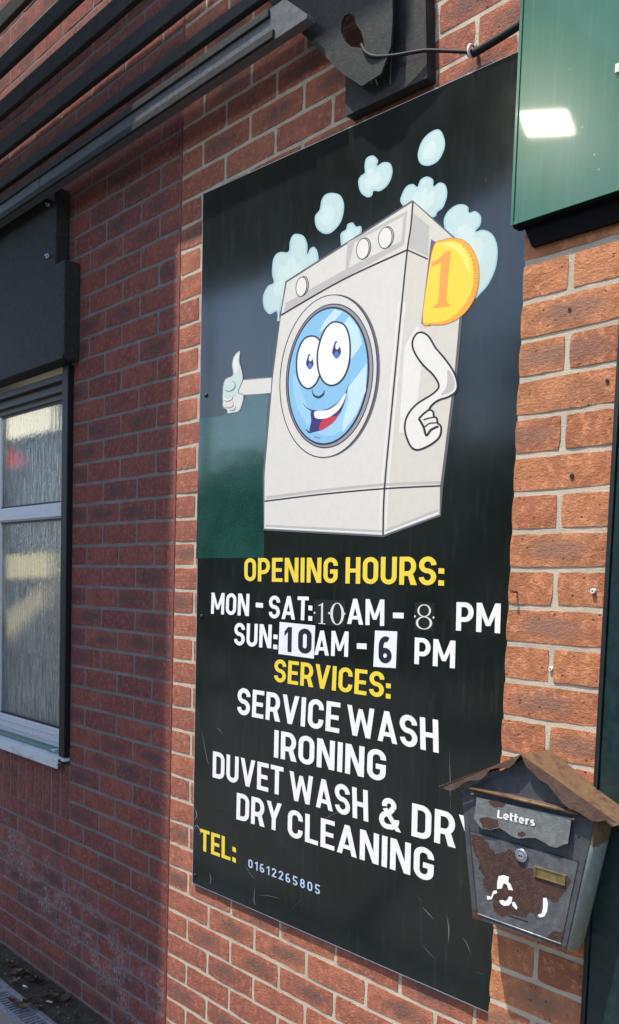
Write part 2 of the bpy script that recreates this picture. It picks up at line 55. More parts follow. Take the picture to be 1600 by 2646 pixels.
 ('steam_bubble',2,'bubble',[(0.9403,0.9295),(0.9373,0.9346),(0.9368,0.938),(0.9377,0.9409),(0.9395,0.944),(0.9413,0.9474),(0.943,0.9509),(0.9453,0.9541),(0.948,0.957),(0.951,0.9593),(0.9538,0.9609),(0.9568,0.9616),(0.9603,0.9619),(0.964,0.9616),(0.9675,0.961),(0.9699,0.9604),(0.9712,0.9597),(0.9732,0.9577),(0.9758,0.9548),(0.9797,0.9514),(0.9863,0.9496),(0.9899,0.9518),(0.9917,0.9549),(0.9932,0.9583),(0.9948,0.9612),(0.9966,0.9629),(0.9992,0.9639),(1.0026,0.9646),(1.0061,0.9649),(1.0096,0.9647),(1.0125,0.9641),(1.0154,0.9629),(1.0188,0.961),(1.0223,0.9585),(1.0252,0.956),(1.0269,0.9543),(1.0275,0.9525),(1.0276,0.9495),(1.0273,0.9461),(1.0274,0.9424),(1.0312,0.9371),(1.0377,0.9357),(1.0414,0.9368),(1.0449,0.9383),(1.048,0.9393),(1.0502,0.9393),(1.0526,0.9386),(1.0558,0.9373),(1.0588,0.9356),(1.0614,0.9338),(1.0634,0.9316),(1.0652,0.9286),(1.0669,0.9247),(1.0682,0.9203),(1.0689,0.9157),(1.069,0.9113),(1.0683,0.9066),(1.0669,0.9014),(1.0648,0.8962),(1.0625,0.8917),(1.0601,0.8882),(1.0577,0.8862),(1.0548,0.8851),(1.0515,0.8843),(1.0478,0.8835),(1.0441,0.882),(1.0417,0.8794),(1.0407,0.8768),(1.0401,0.8751),(1.0392,0.8743),(1.036,0.8738),(1.0292,0.8739),(1.0202,0.8744),(1.0101,0.8757),(0.9999,0.8782),(0.9906,0.8823),(0.9804,0.8893),(0.9688,0.8993),(0.9572,0.9105),(0.9472,0.9212)]),
 ('steam_bubble',3,'bubble_light',[(0.97,0.9238),(0.9683,0.9269),(0.9679,0.9292),(0.9684,0.931),(0.9693,0.9327),(0.9702,0.9343),(0.9711,0.9361),(0.9723,0.9378),(0.9737,0.9394),(0.9753,0.9406),(0.9769,0.9415),(0.9788,0.942),(0.9808,0.9422),(0.983,0.9421),(0.985,0.9417),(0.9868,0.9412),(0.9884,0.9403),(0.9898,0.939),(0.9911,0.9376),(0.9923,0.9365),(0.9934,0.9361),(0.9944,0.9368),(0.9951,0.9382),(0.9959,0.9399),(0.9968,0.9415),(0.998,0.9426),(0.9996,0.9432),(1.0015,0.9437),(1.0036,0.9439),(1.0057,0.9438),(1.0077,0.9434),(1.0097,0.9425),(1.0118,0.9414),(1.0139,0.9399),(1.0157,0.9384),(1.017,0.9369),(1.0176,0.9354),(1.0177,0.9336),(1.0175,0.9318),(1.0175,0.9303),(1.0181,0.9294),(1.0192,0.9292),(1.0208,0.9297),(1.0225,0.9305),(1.0244,0.9311),(1.0262,0.9311),(1.0281,0.9306),(1.0301,0.9298),(1.0321,0.9287),(1.0339,0.9274),(1.0354,0.9258),(1.0365,0.9239),(1.0375,0.9217),(1.0382,0.9192),(1.0386,0.9167),(1.0387,0.9143),(1.0383,0.9117),(1.0375,0.909),(1.0364,0.9063),(1.0352,0.9039),(1.0339,0.902),(1.0324,0.9008),(1.0306,0.9001),(1.0288,0.8997),(1.027,0.8993),(1.0255,0.8987),(1.0246,0.8978),(1.0242,0.8967),(1.0238,0.8956),(1.0227,0.8947),(1.0206,0.8944),(1.017,0.8945),(1.0123,0.8948),(1.0069,0.8955),(1.0013,0.897),(0.996,0.8993),(0.9905,0.9032),(0.9845,0.9083),(0.9786,0.9141),(0.9736,0.9195)]),
 ('steam_bubble',1,'bubble_rim',[(1.0676,0.8451),(1.0665,0.8517),(1.0666,0.8567),(1.0677,0.8605),(1.0695,0.8638),(1.0718,0.8669),(1.0748,0.87),(1.0787,0.8727),(1.0831,0.8749),(1.0877,0.8766),(1.0923,0.8779),(1.0969,0.8786),(1.1017,0.8788),(1.1066,0.8785),(1.1113,0.8778),(1.1157,0.8767),(1.1198,0.8752),(1.1239,0.8731),(1.1277,0.8707),(1.1309,0.8681),(1.1335,0.8656),(1.135,0.863),(1.1355,0.86),(1.1356,0.8571),(1.136,0.8545),(1.1374,0.8526),(1.1399,0.8517),(1.1431,0.8517),(1.1467,0.852),(1.1504,0.8519),(1.1539,0.8509),(1.1573,0.8488),(1.161,0.8459),(1.1645,0.8426),(1.1675,0.8391),(1.1696,0.8356),(1.1708,0.8321),(1.1713,0.8282),(1.1712,0.8244),(1.1705,0.8207),(1.1694,0.8175),(1.167,0.8147),(1.1634,0.8122),(1.1597,0.81),(1.1569,0.8081),(1.1563,0.8067),(1.1583,0.806),(1.1621,0.8061),(1.1671,0.8063),(1.1724,0.8061),(1.1775,0.805),(1.1825,0.8028),(1.1879,0.8001),(1.1933,0.7967),(1.1984,0.7928),(1.2028,0.7884),(1.2066,0.7834),(1.2101,0.7778),(1.213,0.7717),(1.2154,0.7652),(1.2171,0.7585),(1.2182,0.7512),(1.2186,0.7432),(1.2184,0.7351),(1.2176,0.7271),(1.2163,0.7197),(1.2143,0.7129),(1.2115,0.7062),(1.2083,0.7),(1.2047,0.6942),(1.201,0.689),(1.1973,0.6845),(1.1932,0.6806),(1.189,0.6771),(1.1845,0.6741),(1.1799,0.6715),(1.1752,0.6683),(1.1706,0.6648),(1.1656,0.6621),(1.1602,0.6613),(1.154,0.6636),(1.1465,0.6694),(1.1378,0.6782),(1.1288,0.6891),(1.1202,0.7013),(1.1128,0.714),(1.1068,0.7281),(1.1019,0.744),(1.0975,0.7606),(1.0933,0.7766),(1.089,0.791),(1.0842,0.8038),(1.0791,0.8158),(1.0742,0.8268),(1.0702,0.8367)]),
 ('steam_bubble',2,'bubble',[(1.072,0.8444),(1.071,0.8506),(1.0711,0.855),(1.072,0.8583),(1.0736,0.8612),(1.0757,0.8641),(1.0785,0.867),(1.0821,0.8694),(1.0862,0.8715),(1.0906,0.8732),(1.0948,0.8743),(1.0989,0.875),(1.1033,0.8751),(1.1078,0.8749),(1.112,0.8743),(1.1157,0.8734),(1.1191,0.8721),(1.1225,0.8704),(1.1257,0.8683),(1.1285,0.8662),(1.1302,0.8646),(1.1309,0.8633),(1.1312,0.8611),(1.1313,0.8581),(1.132,0.8546),(1.1355,0.8502),(1.1408,0.8482),(1.1449,0.8482),(1.1484,0.8485),(1.1513,0.8485),(1.1531,0.8479),(1.1554,0.8464),(1.1586,0.844),(1.1617,0.8411),(1.1642,0.8382),(1.1658,0.8356),(1.1667,0.8328),(1.1671,0.8294),(1.167,0.8259),(1.1664,0.8226),(1.1655,0.8199),(1.1636,0.8176),(1.1602,0.8153),(1.1565,0.8131),(1.1533,0.8109),(1.1527,0.806),(1.1593,0.8025),(1.1638,0.8025),(1.1686,0.8028),(1.1733,0.8027),(1.1773,0.8018),(1.1816,0.7999),(1.1866,0.7974),(1.1915,0.7944),(1.196,0.7909),(1.1999,0.7871),(1.2033,0.7826),(1.2065,0.7774),(1.2093,0.7717),(1.2115,0.7655),(1.2132,0.7591),(1.2141,0.7521),(1.2145,0.7443),(1.2143,0.7363),(1.2136,0.7285),(1.2123,0.7214),(1.2103,0.7147),(1.2077,0.7083),(1.2045,0.7022),(1.201,0.6965),(1.1974,0.6914),(1.1937,0.6871),(1.1898,0.6833),(1.1857,0.68),(1.1814,0.6771),(1.1768,0.6744),(1.172,0.6712),(1.1674,0.6678),(1.1631,0.6654),(1.1595,0.6647),(1.1557,0.6662),(1.1492,0.6713),(1.141,0.6796),(1.1323,0.6902),(1.1239,0.702),(1.1168,0.7143),(1.111,0.728),(1.1061,0.7436),(1.1018,0.7601),(1.0976,0.7762),(1.0933,0.7907),(1.0884,0.8036),(1.0832,0.8157),(1.0784,0.8267),(1.0745,0.8364)]),
 ('steam_bubble',3,'bubble_light',[(1.1049,0.8136),(1.1044,0.8169),(1.1044,0.8193),(1.1049,0.8212),(1.1058,0.8228),(1.1069,0.8244),(1.1084,0.826),(1.1103,0.8273),(1.1124,0.8285),(1.1147,0.8294),(1.1169,0.83),(1.1192,0.8304),(1.1216,0.8306),(1.124,0.8305),(1.1263,0.8302),(1.1285,0.8297),(1.1306,0.8289),(1.1326,0.8279),(1.1345,0.8267),(1.1361,0.8255),(1.1374,0.8243),(1.1381,0.8229),(1.1384,0.8215),(1.1384,0.82),(1.1386,0.8187),(1.1393,0.8177),(1.1406,0.8173),(1.1422,0.8174),(1.144,0.8175),(1.1459,0.8175),(1.1476,0.817),(1.1493,0.816),(1.1512,0.8146),(1.153,0.8129),(1.1545,0.8112),(1.1555,0.8094),(1.1561,0.8076),(1.1564,0.8057),(1.1563,0.8038),(1.156,0.8019),(1.1554,0.8003),(1.1542,0.7989),(1.1524,0.7976),(1.1505,0.7965),(1.1491,0.7956),(1.1488,0.7948),(1.1498,0.7945),(1.1517,0.7945),(1.1542,0.7946),(1.1569,0.7946),(1.1595,0.794),(1.162,0.7929),(1.1648,0.7915),(1.1675,0.7899),(1.1702,0.7879),(1.1724,0.7857),(1.1743,0.7832),(1.1761,0.7803),(1.1776,0.7772),(1.1788,0.7739),(1.1797,0.7705),(1.1802,0.7668),(1.1805,0.7628),(1.1803,0.7586),(1.1799,0.7546),(1.1793,0.7509),(1.1782,0.7474),(1.1768,0.7441),(1.1751,0.741),(1.1733,0.7381),(1.1714,0.7355),(1.1695,0.7333),(1.1674,0.7313),(1.1653,0.7296),(1.163,0.7282),(1.1607,0.7269),(1.1583,0.7254),(1.156,0.7237),(1.1535,0.7224),(1.1507,0.722),(1.1476,0.7232),(1.1439,0.7262),(1.1396,0.7307),(1.1351,0.7362),(1.1308,0.7423),(1.1271,0.7487),(1.1242,0.7557),(1.1217,0.7636),(1.1196,0.7718),(1.1175,0.7798),(1.1154,0.7869),(1.113,0.7932),(1.1105,0.7992),(1.1081,0.8046),(1.1062,0.8094)]),
 ('washing_machine_picture',4,'ink_soft',[(0.5253,0.8439),(0.9708,0.9273),(1.1009,0.8089),(1.1321,0.6467),(1.1239,0.5099),(1.0961,0.2577),(1.0936,0.1914),(0.9175,0.1474),(0.4613,0.1764),(0.4512,0.3318),(0.4757,0.5926)]),
 ('washing_machine_picture',5,'cabinet_side',[(0.9726,0.9225),(1.096,0.8085),(1.1241,0.6483),(1.1158,0.5117),(1.0878,0.2587),(1.0898,0.1949),(0.9168,0.1521),(0.9174,0.2639),(0.95,0.7002),(0.9615,0.8169)]),
 ('washing_machine_picture',5,'cabinet',[(0.5317,0.8392),(0.9726,0.9225),(0.9615,0.8169),(0.95,0.7002),(0.9174,0.2639),(0.9168,0.1521),(0.4649,0.1811),(0.4597,0.3309),(0.4839,0.5908),(0.5112,0.7571)]),
 ('washing_machine_picture',6,'cabinet_shade',[(0.5292,0.7856),(0.9511,0.8516),(0.9485,0.8309),(0.5235,0.7633)]),
 ('washing_machine_picture',6,'cabinet_shade',[(0.7601,0.8858),(0.9562,0.9077),(0.9505,0.8341),(0.7552,0.814)]),
 ('washing_machine_picture',6,'cabinet_shade',[(0.9702,0.9006),(1.0251,0.854),(1.0245,0.7865),(0.9634,0.8228)]),
 ('washing_machine_picture',7,'cabinet',[(0.7849,0.8794),(0.9451,0.898),(0.9407,0.842),(0.7664,0.8216)]),
 ('washing_machine_picture',8,'ink',[(0.5095,0.7592),(0.5436,0.7653),(0.5906,0.7739),(0.6438,0.7833),(0.6974,0.7922),(0.7463,0.7993),(0.7945,0.8048),(0.8452,0.8096),(0.8927,0.8136),(0.9324,0.8167),(0.9597,0.819),(0.9619,0.8152),(0.9345,0.8129),(0.895,0.8097),(0.8475,0.8057),(0.797,0.8009),(0.749,0.7953),(0.7004,0.7882),(0.6469,0.7792),(0.5939,0.7697),(0.547,0.7611),(0.5129,0.755)]),
 ('washing_machine_picture',8,'ink',[(0.9616,0.8183),(1.0256,0.7813),(1.0241,0.7789),(0.96,0.8159)]),
 ('washing_machine_picture',7,'ink',[(0.975,0.9217),(0.9745,0.9136),(0.9738,0.902),(0.973,0.8886),(0.972,0.8751),(0.9709,0.8631),(0.9696,0.8541),(0.9682,0.8468),(0.9667,0.8394),(0.965,0.8299),(0.9632,0.8163),(0.9614,0.7994),(0.9596,0.7805),(0.9576,0.7584),(0.9552,0.7318),(0.9525,0.6995),(0.9491,0.6586),(0.9451,0.6097),(0.9408,0.5571),(0.9367,0.5049),(0.9329,0.4573),(0.9294,0.4141),(0.926,0.3724),(0.9228,0.333),(0.9202,0.2965),(0.9184,0.2637),(0.9176,0.2342),(0.9177,0.2077),(0.9183,0.1847),(0.919,0.1659),(0.9193,0.152),(0.9142,0.1522),(0.9138,0.1661),(0.9132,0.1849),(0.9126,0.208),(0.9125,0.2347),(0.9133,0.2643),(0.9151,0.2972),(0.9178,0.3338),(0.921,0.3733),(0.9244,0.415),(0.9279,0.4583),(0.9317,0.5059),(0.9359,0.5582),(0.9402,0.611),(0.9442,0.6599),(0.9476,0.7009),(0.9504,0.7333),(0.9527,0.7599),(0.9547,0.7821),(0.9566,0.801),(0.9584,0.8179),(0.9602,0.8316),(0.9619,0.8412),(0.9634,0.8486),(0.9648,0.8559),(0.9661,0.8648),(0.9672,0.8767),(0.9682,0.8902),(0.969,0.9036),(0.9697,0.9152),(0.9702,0.9234)]),
 ('washing_machine_picture',6,'cabinet_light',[(0.9619,0.6975),(0.9592,0.6642),(0.9553,0.6165),(0.9508,0.5613),(0.9463,0.5054),(0.9426,0.456),(0.9394,0.4128),(0.9364,0.371),(0.9337,0.3315),(0.9314,0.2952),(0.9297,0.263),(0.9287,0.2347),(0.9284,0.2099),(0.9285,0.1888),(0.9287,0.1718),(0.9288,0.1591),(0.9225,0.1594),(0.9224,0.1721),(0.9222,0.1892),(0.9221,0.2104),(0.9224,0.2353),(0.9234,0.2637),(0.9251,0.296),(0.9274,0.3324),(0.9301,0.3721),(0.9331,0.414),(0.9363,0.4573),(0.9402,0.5067),(0.9447,0.5627),(0.9492,0.6181),(0.9531,0.6659),(0.9559,0.6992)]),
 ('washing_machine_picture',6,'cabinet_light',[(0.9435,0.7014),(0.9409,0.6679),(0.9371,0.6199),(0.9327,0.5642),(0.9283,0.508),(0.9245,0.4583),(0.921,0.4149),(0.9175,0.3729),(0.9144,0.3331),(0.9117,0.2966),(0.9098,0.2642),(0.9089,0.2358),(0.9089,0.2108),(0.9094,0.1896),(0.91,0.1724),(0.9103,0.1596),(0.9039,0.1598),(0.9036,0.1726),(0.903,0.1899),(0.9025,0.2112),(0.9025,0.2363),(0.9034,0.2649),(0.9053,0.2975),(0.908,0.3341),(0.9112,0.3739),(0.9147,0.416),(0.9182,0.4596),(0.922,0.5093),(0.9265,0.5657),(0.9309,0.6214),(0.9347,0.6695),(0.9373,0.7031)]),
 ('washing_machine_picture',8,'ink',[(0.4623,0.2593),(0.4972,0.2603),(0.5453,0.2617),(0.5997,0.2632),(0.6543,0.2646),(0.7037,0.2655),(0.7485,0.2661),(0.7925,0.2664),(0.8352,0.2666),(0.8763,0.2665),(0.9156,0.2662),(0.9557,0.2656),(0.9968,0.2646),(1.035,0.2634),(1.0667,0.2625),(1.0889,0.2618),(1.0893,0.2586),(1.0671,0.2593),(1.0353,0.2602),(0.9971,0.2613),(0.9561,0.2622),(0.916,0.2629),(0.8769,0.2631),(0.8358,0.2631),(0.7931,0.2629),(0.7492,0.2625),(0.7044,0.2619),(0.6551,0.2609),(0.6005,0.2595),(0.5462,0.2579),(0.4981,0.2565),(0.4632,0.2555)]),
 ('washing_machine_picture',6,'cabinet_shade',[(0.4686,0.2706),(0.5024,0.2716),(0.5489,0.273),(0.6017,0.2746),(0.6547,0.2759),(0.7028,0.2769),(0.7464,0.2775),(0.7891,0.278),(0.8308,0.2782),(0.8712,0.2781),(0.9102,0.2777),(0.9509,0.2767),(0.9931,0.2753),(1.0326,0.2737),(1.0655,0.2722),(1.0884,0.2713),(1.089,0.2651),(1.0661,0.266),(1.0332,0.2674),(0.9938,0.2689),(0.9517,0.2703),(0.9112,0.2712),(0.8722,0.2715),(0.832,0.2715),(0.7904,0.2711),(0.7478,0.2706),(0.7043,0.2699),(0.6564,0.2688),(0.6034,0.2673),(0.5507,0.2656),(0.5042,0.2641),(0.4704,0.263)]),
 ('washing_machine_picture',6,'cabinet_shade',[(0.4708,0.192),(0.9133,0.1641),(0.9132,0.1584),(0.4706,0.1855)]),
 ('washing_machine_picture',6,'cabinet_shade',[(0.9224,0.1647),(1.0851,0.2082),(1.0879,0.2031),(0.9255,0.1594)]),
 ('washing_machine_picture',7,'white',[(0.471,0.1851),(0.9119,0.1581),(0.9119,0.1553),(0.4709,0.1819)]),
 ('washing_machine_picture',7,'white',[(0.9218,0.158),(1.0847,0.2003),(1.0863,0.1973),(0.9236,0.1549)]),
 ('washing_machine_picture',6,'cabinet_light',[(0.9642,0.5948),(1.0015,0.6362),(1.0245,0.6001),(1.0104,0.4637),(0.9927,0.3902),(0.956,0.3942)]),
 ('control_knob',8,'ink',[(0.6204,0.8082),(0.619,0.8032),(0.6167,0.7987),(0.6136,0.795),(0.6099,0.7921),(0.6055,0.7902),(0.6009,0.7894),(0.5961,0.7897),(0.5914,0.7911),(0.587,0.7936),(0.5831,0.7971),(0.5798,0.8013),(0.5773,0.8062),(0.5758,0.8115),(0.5752,0.8169),(0.5757,0.8223),(0.5771,0.8273),(0.5794,0.8318),(0.5826,0.8356),(0.5865,0.8384),(0.5908,0.8403),(0.5955,0.841),(0.6002,0.8406),(0.6049,0.8391),(0.6093,0.8366),(0.6131,0.8331),(0.6163,0.8289),(0.6188,0.824),(0.6203,0.8188),(0.6208,0.8135)]),
 ('control_knob',9,'cabinet_shade',[(0.6174,0.8091),(0.6162,0.8045),(0.6141,0.8004),(0.6114,0.7968),(0.6081,0.7941),(0.6043,0.7923),(0.6003,0.7915),(0.5962,0.7917),(0.5921,0.7929),(0.5883,0.7951),(0.5849,0.7983),(0.5821,0.8021),(0.58,0.8065),(0.5788,0.8114),(0.5783,0.8164),(0.5787,0.8213),(0.58,0.826),(0.5821,0.8301),(0.5849,0.8337),(0.5883,0.8364),(0.5921,0.8381),(0.5961,0.8389),(0.6002,0.8386),(0.6043,0.8373),(0.608,0.8351),(0.6113,0.8319),(0.6141,0.8281),(0.6161,0.8237),(0.6174,0.8189),(0.6178,0.814)]),
 ('control_knob',10,'ink',[(0.6141,0.8078),(0.6127,0.8028),(0.6104,0.7983),(0.6073,0.7945),(0.6035,0.7916),(0.5992,0.7897),(0.5945,0.7889),(0.5897,0.7893),(0.585,0.7907),(0.5806,0.7932),(0.5766,0.7967),(0.5733,0.8009),(0.5708,0.8058),(0.5693,0.8111),(0.5687,0.8165),(0.5692,0.8219),(0.5706,0.8269),(0.573,0.8315),(0.5761,0.8352),(0.58,0.8381),(0.5844,0.8399),(0.5891,0.8407),(0.5938,0.8403),(0.5985,0.8388),(0.6029,0.8362),(0.6068,0.8328),(0.61,0.8285),(0.6124,0.8237),(0.614,0.8185),(0.6145,0.8131)]),
 ('control_knob',11,'cabinet_light',[(0.6111,0.8087),(0.6098,0.8041),(0.6078,0.7999),(0.605,0.7964),(0.6017,0.7937),(0.5979,0.7919),(0.5939,0.791),(0.5897,0.7912),(0.5857,0.7925),(0.5818,0.7947),(0.5785,0.7978),(0.5757,0.8017),(0.5736,0.8061),(0.5723,0.811),(0.5718,0.816),(0.5723,0.8209),(0.5735,0.8256),(0.5756,0.8298),(0.5784,0.8333),(0.5818,0.836),(0.5856,0.8378),(0.5897,0.8386),(0.5938,0.8383),(0.5979,0.837),(0.6016,0.8347),(0.605,0.8316),(0.6077,0.8278),(0.6098,0.8233),(0.6111,0.8186),(0.6115,0.8136)]),
 ('control_knob',8,'ink',[(0.8429,0.8485),(0.8416,0.8435),(0.8394,0.8392),(0.8364,0.8355),(0.8327,0.8328),(0.8284,0.8311),(0.8237,0.8305),(0.8189,0.831),(0.8142,0.8326),(0.8097,0.8353),(0.8057,0.8389),(0.8023,0.8432),(0.7997,0.8482),(0.7981,0.8535),(0.7974,0.859),(0.7977,0.8643),(0.799,0.8693),(0.8013,0.8737),(0.8044,0.8773),(0.8082,0.88),(0.8125,0.8816),(0.8172,0.8822),(0.822,0.8816),(0.8267,0.8799),(0.8311,0.8772),(0.8351,0.8736),(0.8384,0.8692),(0.8409,0.8643),(0.8425,0.8591),(0.8432,0.8537)]),
 ('control_knob',9,'cabinet_shade',[(0.8403,0.8494),(0.8391,0.8448),(0.8371,0.8407),(0.8344,0.8373),(0.8311,0.8347),(0.8273,0.8331),(0.8232,0.8324),(0.8189,0.8328),(0.8148,0.8342),(0.8108,0.8367),(0.8073,0.8399),(0.8043,0.8439),(0.8021,0.8485),(0.8006,0.8534),(0.8001,0.8584),(0.8004,0.8633),(0.8016,0.868),(0.8036,0.8721),(0.8064,0.8755),(0.8098,0.878),(0.8136,0.8796),(0.8178,0.8802),(0.822,0.8797),(0.8262,0.8783),(0.8301,0.8758),(0.8335,0.8725),(0.8364,0.8685),(0.8386,0.864),(0.8401,0.8592),(0.8406,0.8542)]),
 ('control_knob',10,'ink',[(0.8375,0.8482),(0.8362,0.8432),(0.8339,0.8389),(0.8309,0.8352),(0.8271,0.8325),(0.8229,0.8308),(0.8182,0.8301),(0.8134,0.8306),(0.8086,0.8323),(0.8041,0.8349),(0.8001,0.8385),(0.7967,0.8429),(0.7941,0.8479),(0.7924,0.8532),(0.7917,0.8587),(0.7921,0.864),(0.7934,0.869),(0.7957,0.8734),(0.7988,0.877),(0.8026,0.8797),(0.807,0.8814),(0.8117,0.8819),(0.8165,0.8814),(0.8212,0.8797),(0.8256,0.877),(0.8296,0.8733),(0.8329,0.869),(0.8354,0.8641),(0.8371,0.8588),(0.8378,0.8534)]),
 ('control_knob',11,'cabinet_light',[(0.8348,0.8491),(0.8337,0.8445),(0.8317,0.8404),(0.8289,0.837),(0.8256,0.8344),(0.8218,0.8327),(0.8176,0.8321),(0.8134,0.8325),(0.8092,0.8339),(0.8052,0.8363),(0.8017,0.8396),(0.7987,0.8436),(0.7965,0.8482),(0.795,0.8531),(0.7944,0.8581),(0.7948,0.8631),(0.796,0.8677),(0.798,0.8718),(0.8008,0.8752),(0.8042,0.8778),(0.8081,0.8794),(0.8122,0.88),(0.8165,0.8795),(0.8206,0.878),(0.8246,0.8756),(0.828,0.8723),(0.831,0.8683),(0.8332,0.8638),(0.8346,0.8589),(0.8351,0.854)]),
 ('control_knob',8,'ink',[(0.9172,0.855),(0.9159,0.8501),(0.9137,0.8458),(0.9107,0.8422),(0.9069,0.8395),(0.9026,0.8379),(0.8979,0.8374),(0.893,0.838),(0.8882,0.8397),(0.8836,0.8424),(0.8795,0.8461),(0.876,0.8505),(0.8733,0.8555),(0.8716,0.8608),(0.8708,0.8663),(0.8711,0.8716),(0.8724,0.8766),(0.8747,0.8809),(0.8778,0.8845),(0.8816,0.8871),(0.886,0.8887),(0.8908,0.8891),(0.8956,0.8884),(0.9004,0.8867),(0.905,0.8839),(0.909,0.8802),(0.9124,0.8758),(0.915,0.8708),(0.9167,0.8656),(0.9175,0.8602)]),
 ('control_knob',9,'cabinet_shade',[(0.9147,0.8559),(0.9136,0.8513),(0.9116,0.8473),(0.9088,0.8439),(0.9054,0.8414),(0.9016,0.8398),(0.8974,0.8393),(0.893,0.8398),(0.8887,0.8413),(0.8846,0.8438),(0.881,0.8471),(0.8779,0.8512),(0.8756,0.8558),(0.874,0.8607),(0.8734,0.8658),(0.8737,0.8707),(0.8749,0.8753),(0.8769,0.8794),(0.8797,0.8827),(0.8831,0.8852),(0.8871,0.8867),(0.8913,0.8872),(0.8956,0.8866),(0.8999,0.8851),(0.9039,0.8825),(0.9075,0.8792),(0.9105,0.8751),(0.9129,0.8706),(0.9143,0.8657),(0.915,0.8607)]),
 ('control_knob',10,'ink',[(0.912,0.8547),(0.9107,0.8498),(0.9085,0.8455),(0.9055,0.8419),(0.9017,0.8392),(0.8973,0.8376),(0.8926,0.8371),(0.8877,0.8376),(0.8829,0.8394),(0.8783,0.8421),(0.8742,0.8458),(0.8707,0.8502),(0.868,0.8552),(0.8662,0.8606),(0.8655,0.866),(0.8658,0.8714),(0.8671,0.8763),(0.8693,0.8807),(0.8725,0.8842),(0.8763,0.8869),(0.8807,0.8884),(0.8855,0.8889),(0.8904,0.8882),(0.8952,0.8865),(0.8997,0.8837),(0.9038,0.88),(0.9072,0.8756),(0.9098,0.8706),(0.9115,0.8653),(0.9123,0.86)]),
 ('control_knob',11,'cabinet_light',[(0.9095,0.8556),(0.9084,0.851),(0.9064,0.847),(0.9036,0.8436),(0.9002,0.8411),(0.8963,0.8395),(0.8921,0.839),(0.8877,0.8395),(0.8834,0.841),(0.8793,0.8435),(0.8757,0.8468),(0.8726,0.8509),(0.8702,0.8555),(0.8687,0.8604),(0.868,0.8655),(0.8683,0.8704),(0.8695,0.8751),(0.8716,0.8791),(0.8744,0.8825),(0.8778,0.885),(0.8818,0.8865),(0.886,0.887),(0.8904,0.8864),(0.8947,0.8848),(0.8987,0.8823),(0.9023,0.879),(0.9053,0.8749),(0.9076,0.8703),(0.9091,0.8655),(0.9098,0.8605)]),
 ('door_ring',8,'ring_dark',[(0.8858,0.5258),(0.883,0.5059),(0.8784,0.4866),(0.8721,0.468),(0.8641,0.4502),(0.8545,0.4335),(0.8434,0.4181),(0.8308,0.4041),(0.8169,0.3916),(0.8018,0.3809),(0.7855,0.372),(0.7684,0.3651),(0.7504,0.3602),(0.7319,0.3576),(0.713,0.3571),(0.6938,0.359),(0.6747,0.3632),(0.6559,0.3697),(0.6375,0.3784),(0.6198,0.3894),(0.603,0.4024),(0.5874,0.4175),(0.5732,0.4343),(0.5605,0.4527),(0.5495,0.4725),(0.5404,0.4935),(0.5333,0.5154),(0.5283,0.5379),(0.5255,0.5607),(0.5249,0.5835),(0.5265,0.6061),(0.5304,0.6281),(0.5363,0.6492),(0.5443,0.6693),(0.5542,0.688),(0.5659,0.7052),(0.5792,0.7206),(0.594,0.734),(0.6099,0.7455),(0.6269,0.7547),(0.6447,0.7617),(0.6631,0.7665),(0.6818,0.7689),(0.7007,0.7691),(0.7195,0.7671),(0.7381,0.7628),(0.7562,0.7565),(0.7737,0.7482),(0.7904,0.738),(0.8061,0.7261),(0.8208,0.7126),(0.8342,0.6976),(0.8463,0.6813),(0.857,0.6639),(0.8661,0.6456),(0.8737,0.6265),(0.8796,0.6068),(0.8838,0.5867),(0.8862,0.5664),(0.8869,0.546)]),
 ('door_ring',9,'ink',[(0.8781,0.5263),(0.8752,0.5064),(0.8706,0.4869),(0.8642,0.4682),(0.8561,0.4503),(0.8464,0.4336),(0.8352,0.4181),(0.8225,0.404),(0.8084,0.3914),(0.7931,0.3806),(0.7767,0.3717),(0.7594,0.3647),(0.7412,0.3599),(0.7225,0.3572),(0.7034,0.3568),(0.684,0.3587),(0.6647,0.3629),(0.6457,0.3694),(0.6271,0.3782),(0.6092,0.3892),(0.5922,0.4024),(0.5764,0.4175),(0.562,0.4344),(0.5491,0.453),(0.538,0.4729),(0.5288,0.4941),(0.5216,0.5161),(0.5166,0.5387),(0.5138,0.5617),(0.5132,0.5846),(0.5148,0.6073),(0.5187,0.6295),(0.5247,0.6508),(0.5328,0.671),(0.5429,0.6898),(0.5547,0.707),(0.5682,0.7225),(0.5831,0.736),(0.5992,0.7475),(0.6164,0.7568),(0.6344,0.7638),(0.653,0.7686),(0.6719,0.771),(0.691,0.7712),(0.71,0.7691),(0.7288,0.7648),(0.7471,0.7585),(0.7648,0.7501),(0.7816,0.7398),(0.7976,0.7278),(0.8124,0.7142),(0.8259,0.6991),(0.8382,0.6827),(0.8489,0.6653),(0.8582,0.6468),(0.8658,0.6276),(0.8718,0.6078),(0.876,0.5876),(0.8785,0.5671),(0.8792,0.5467)]),
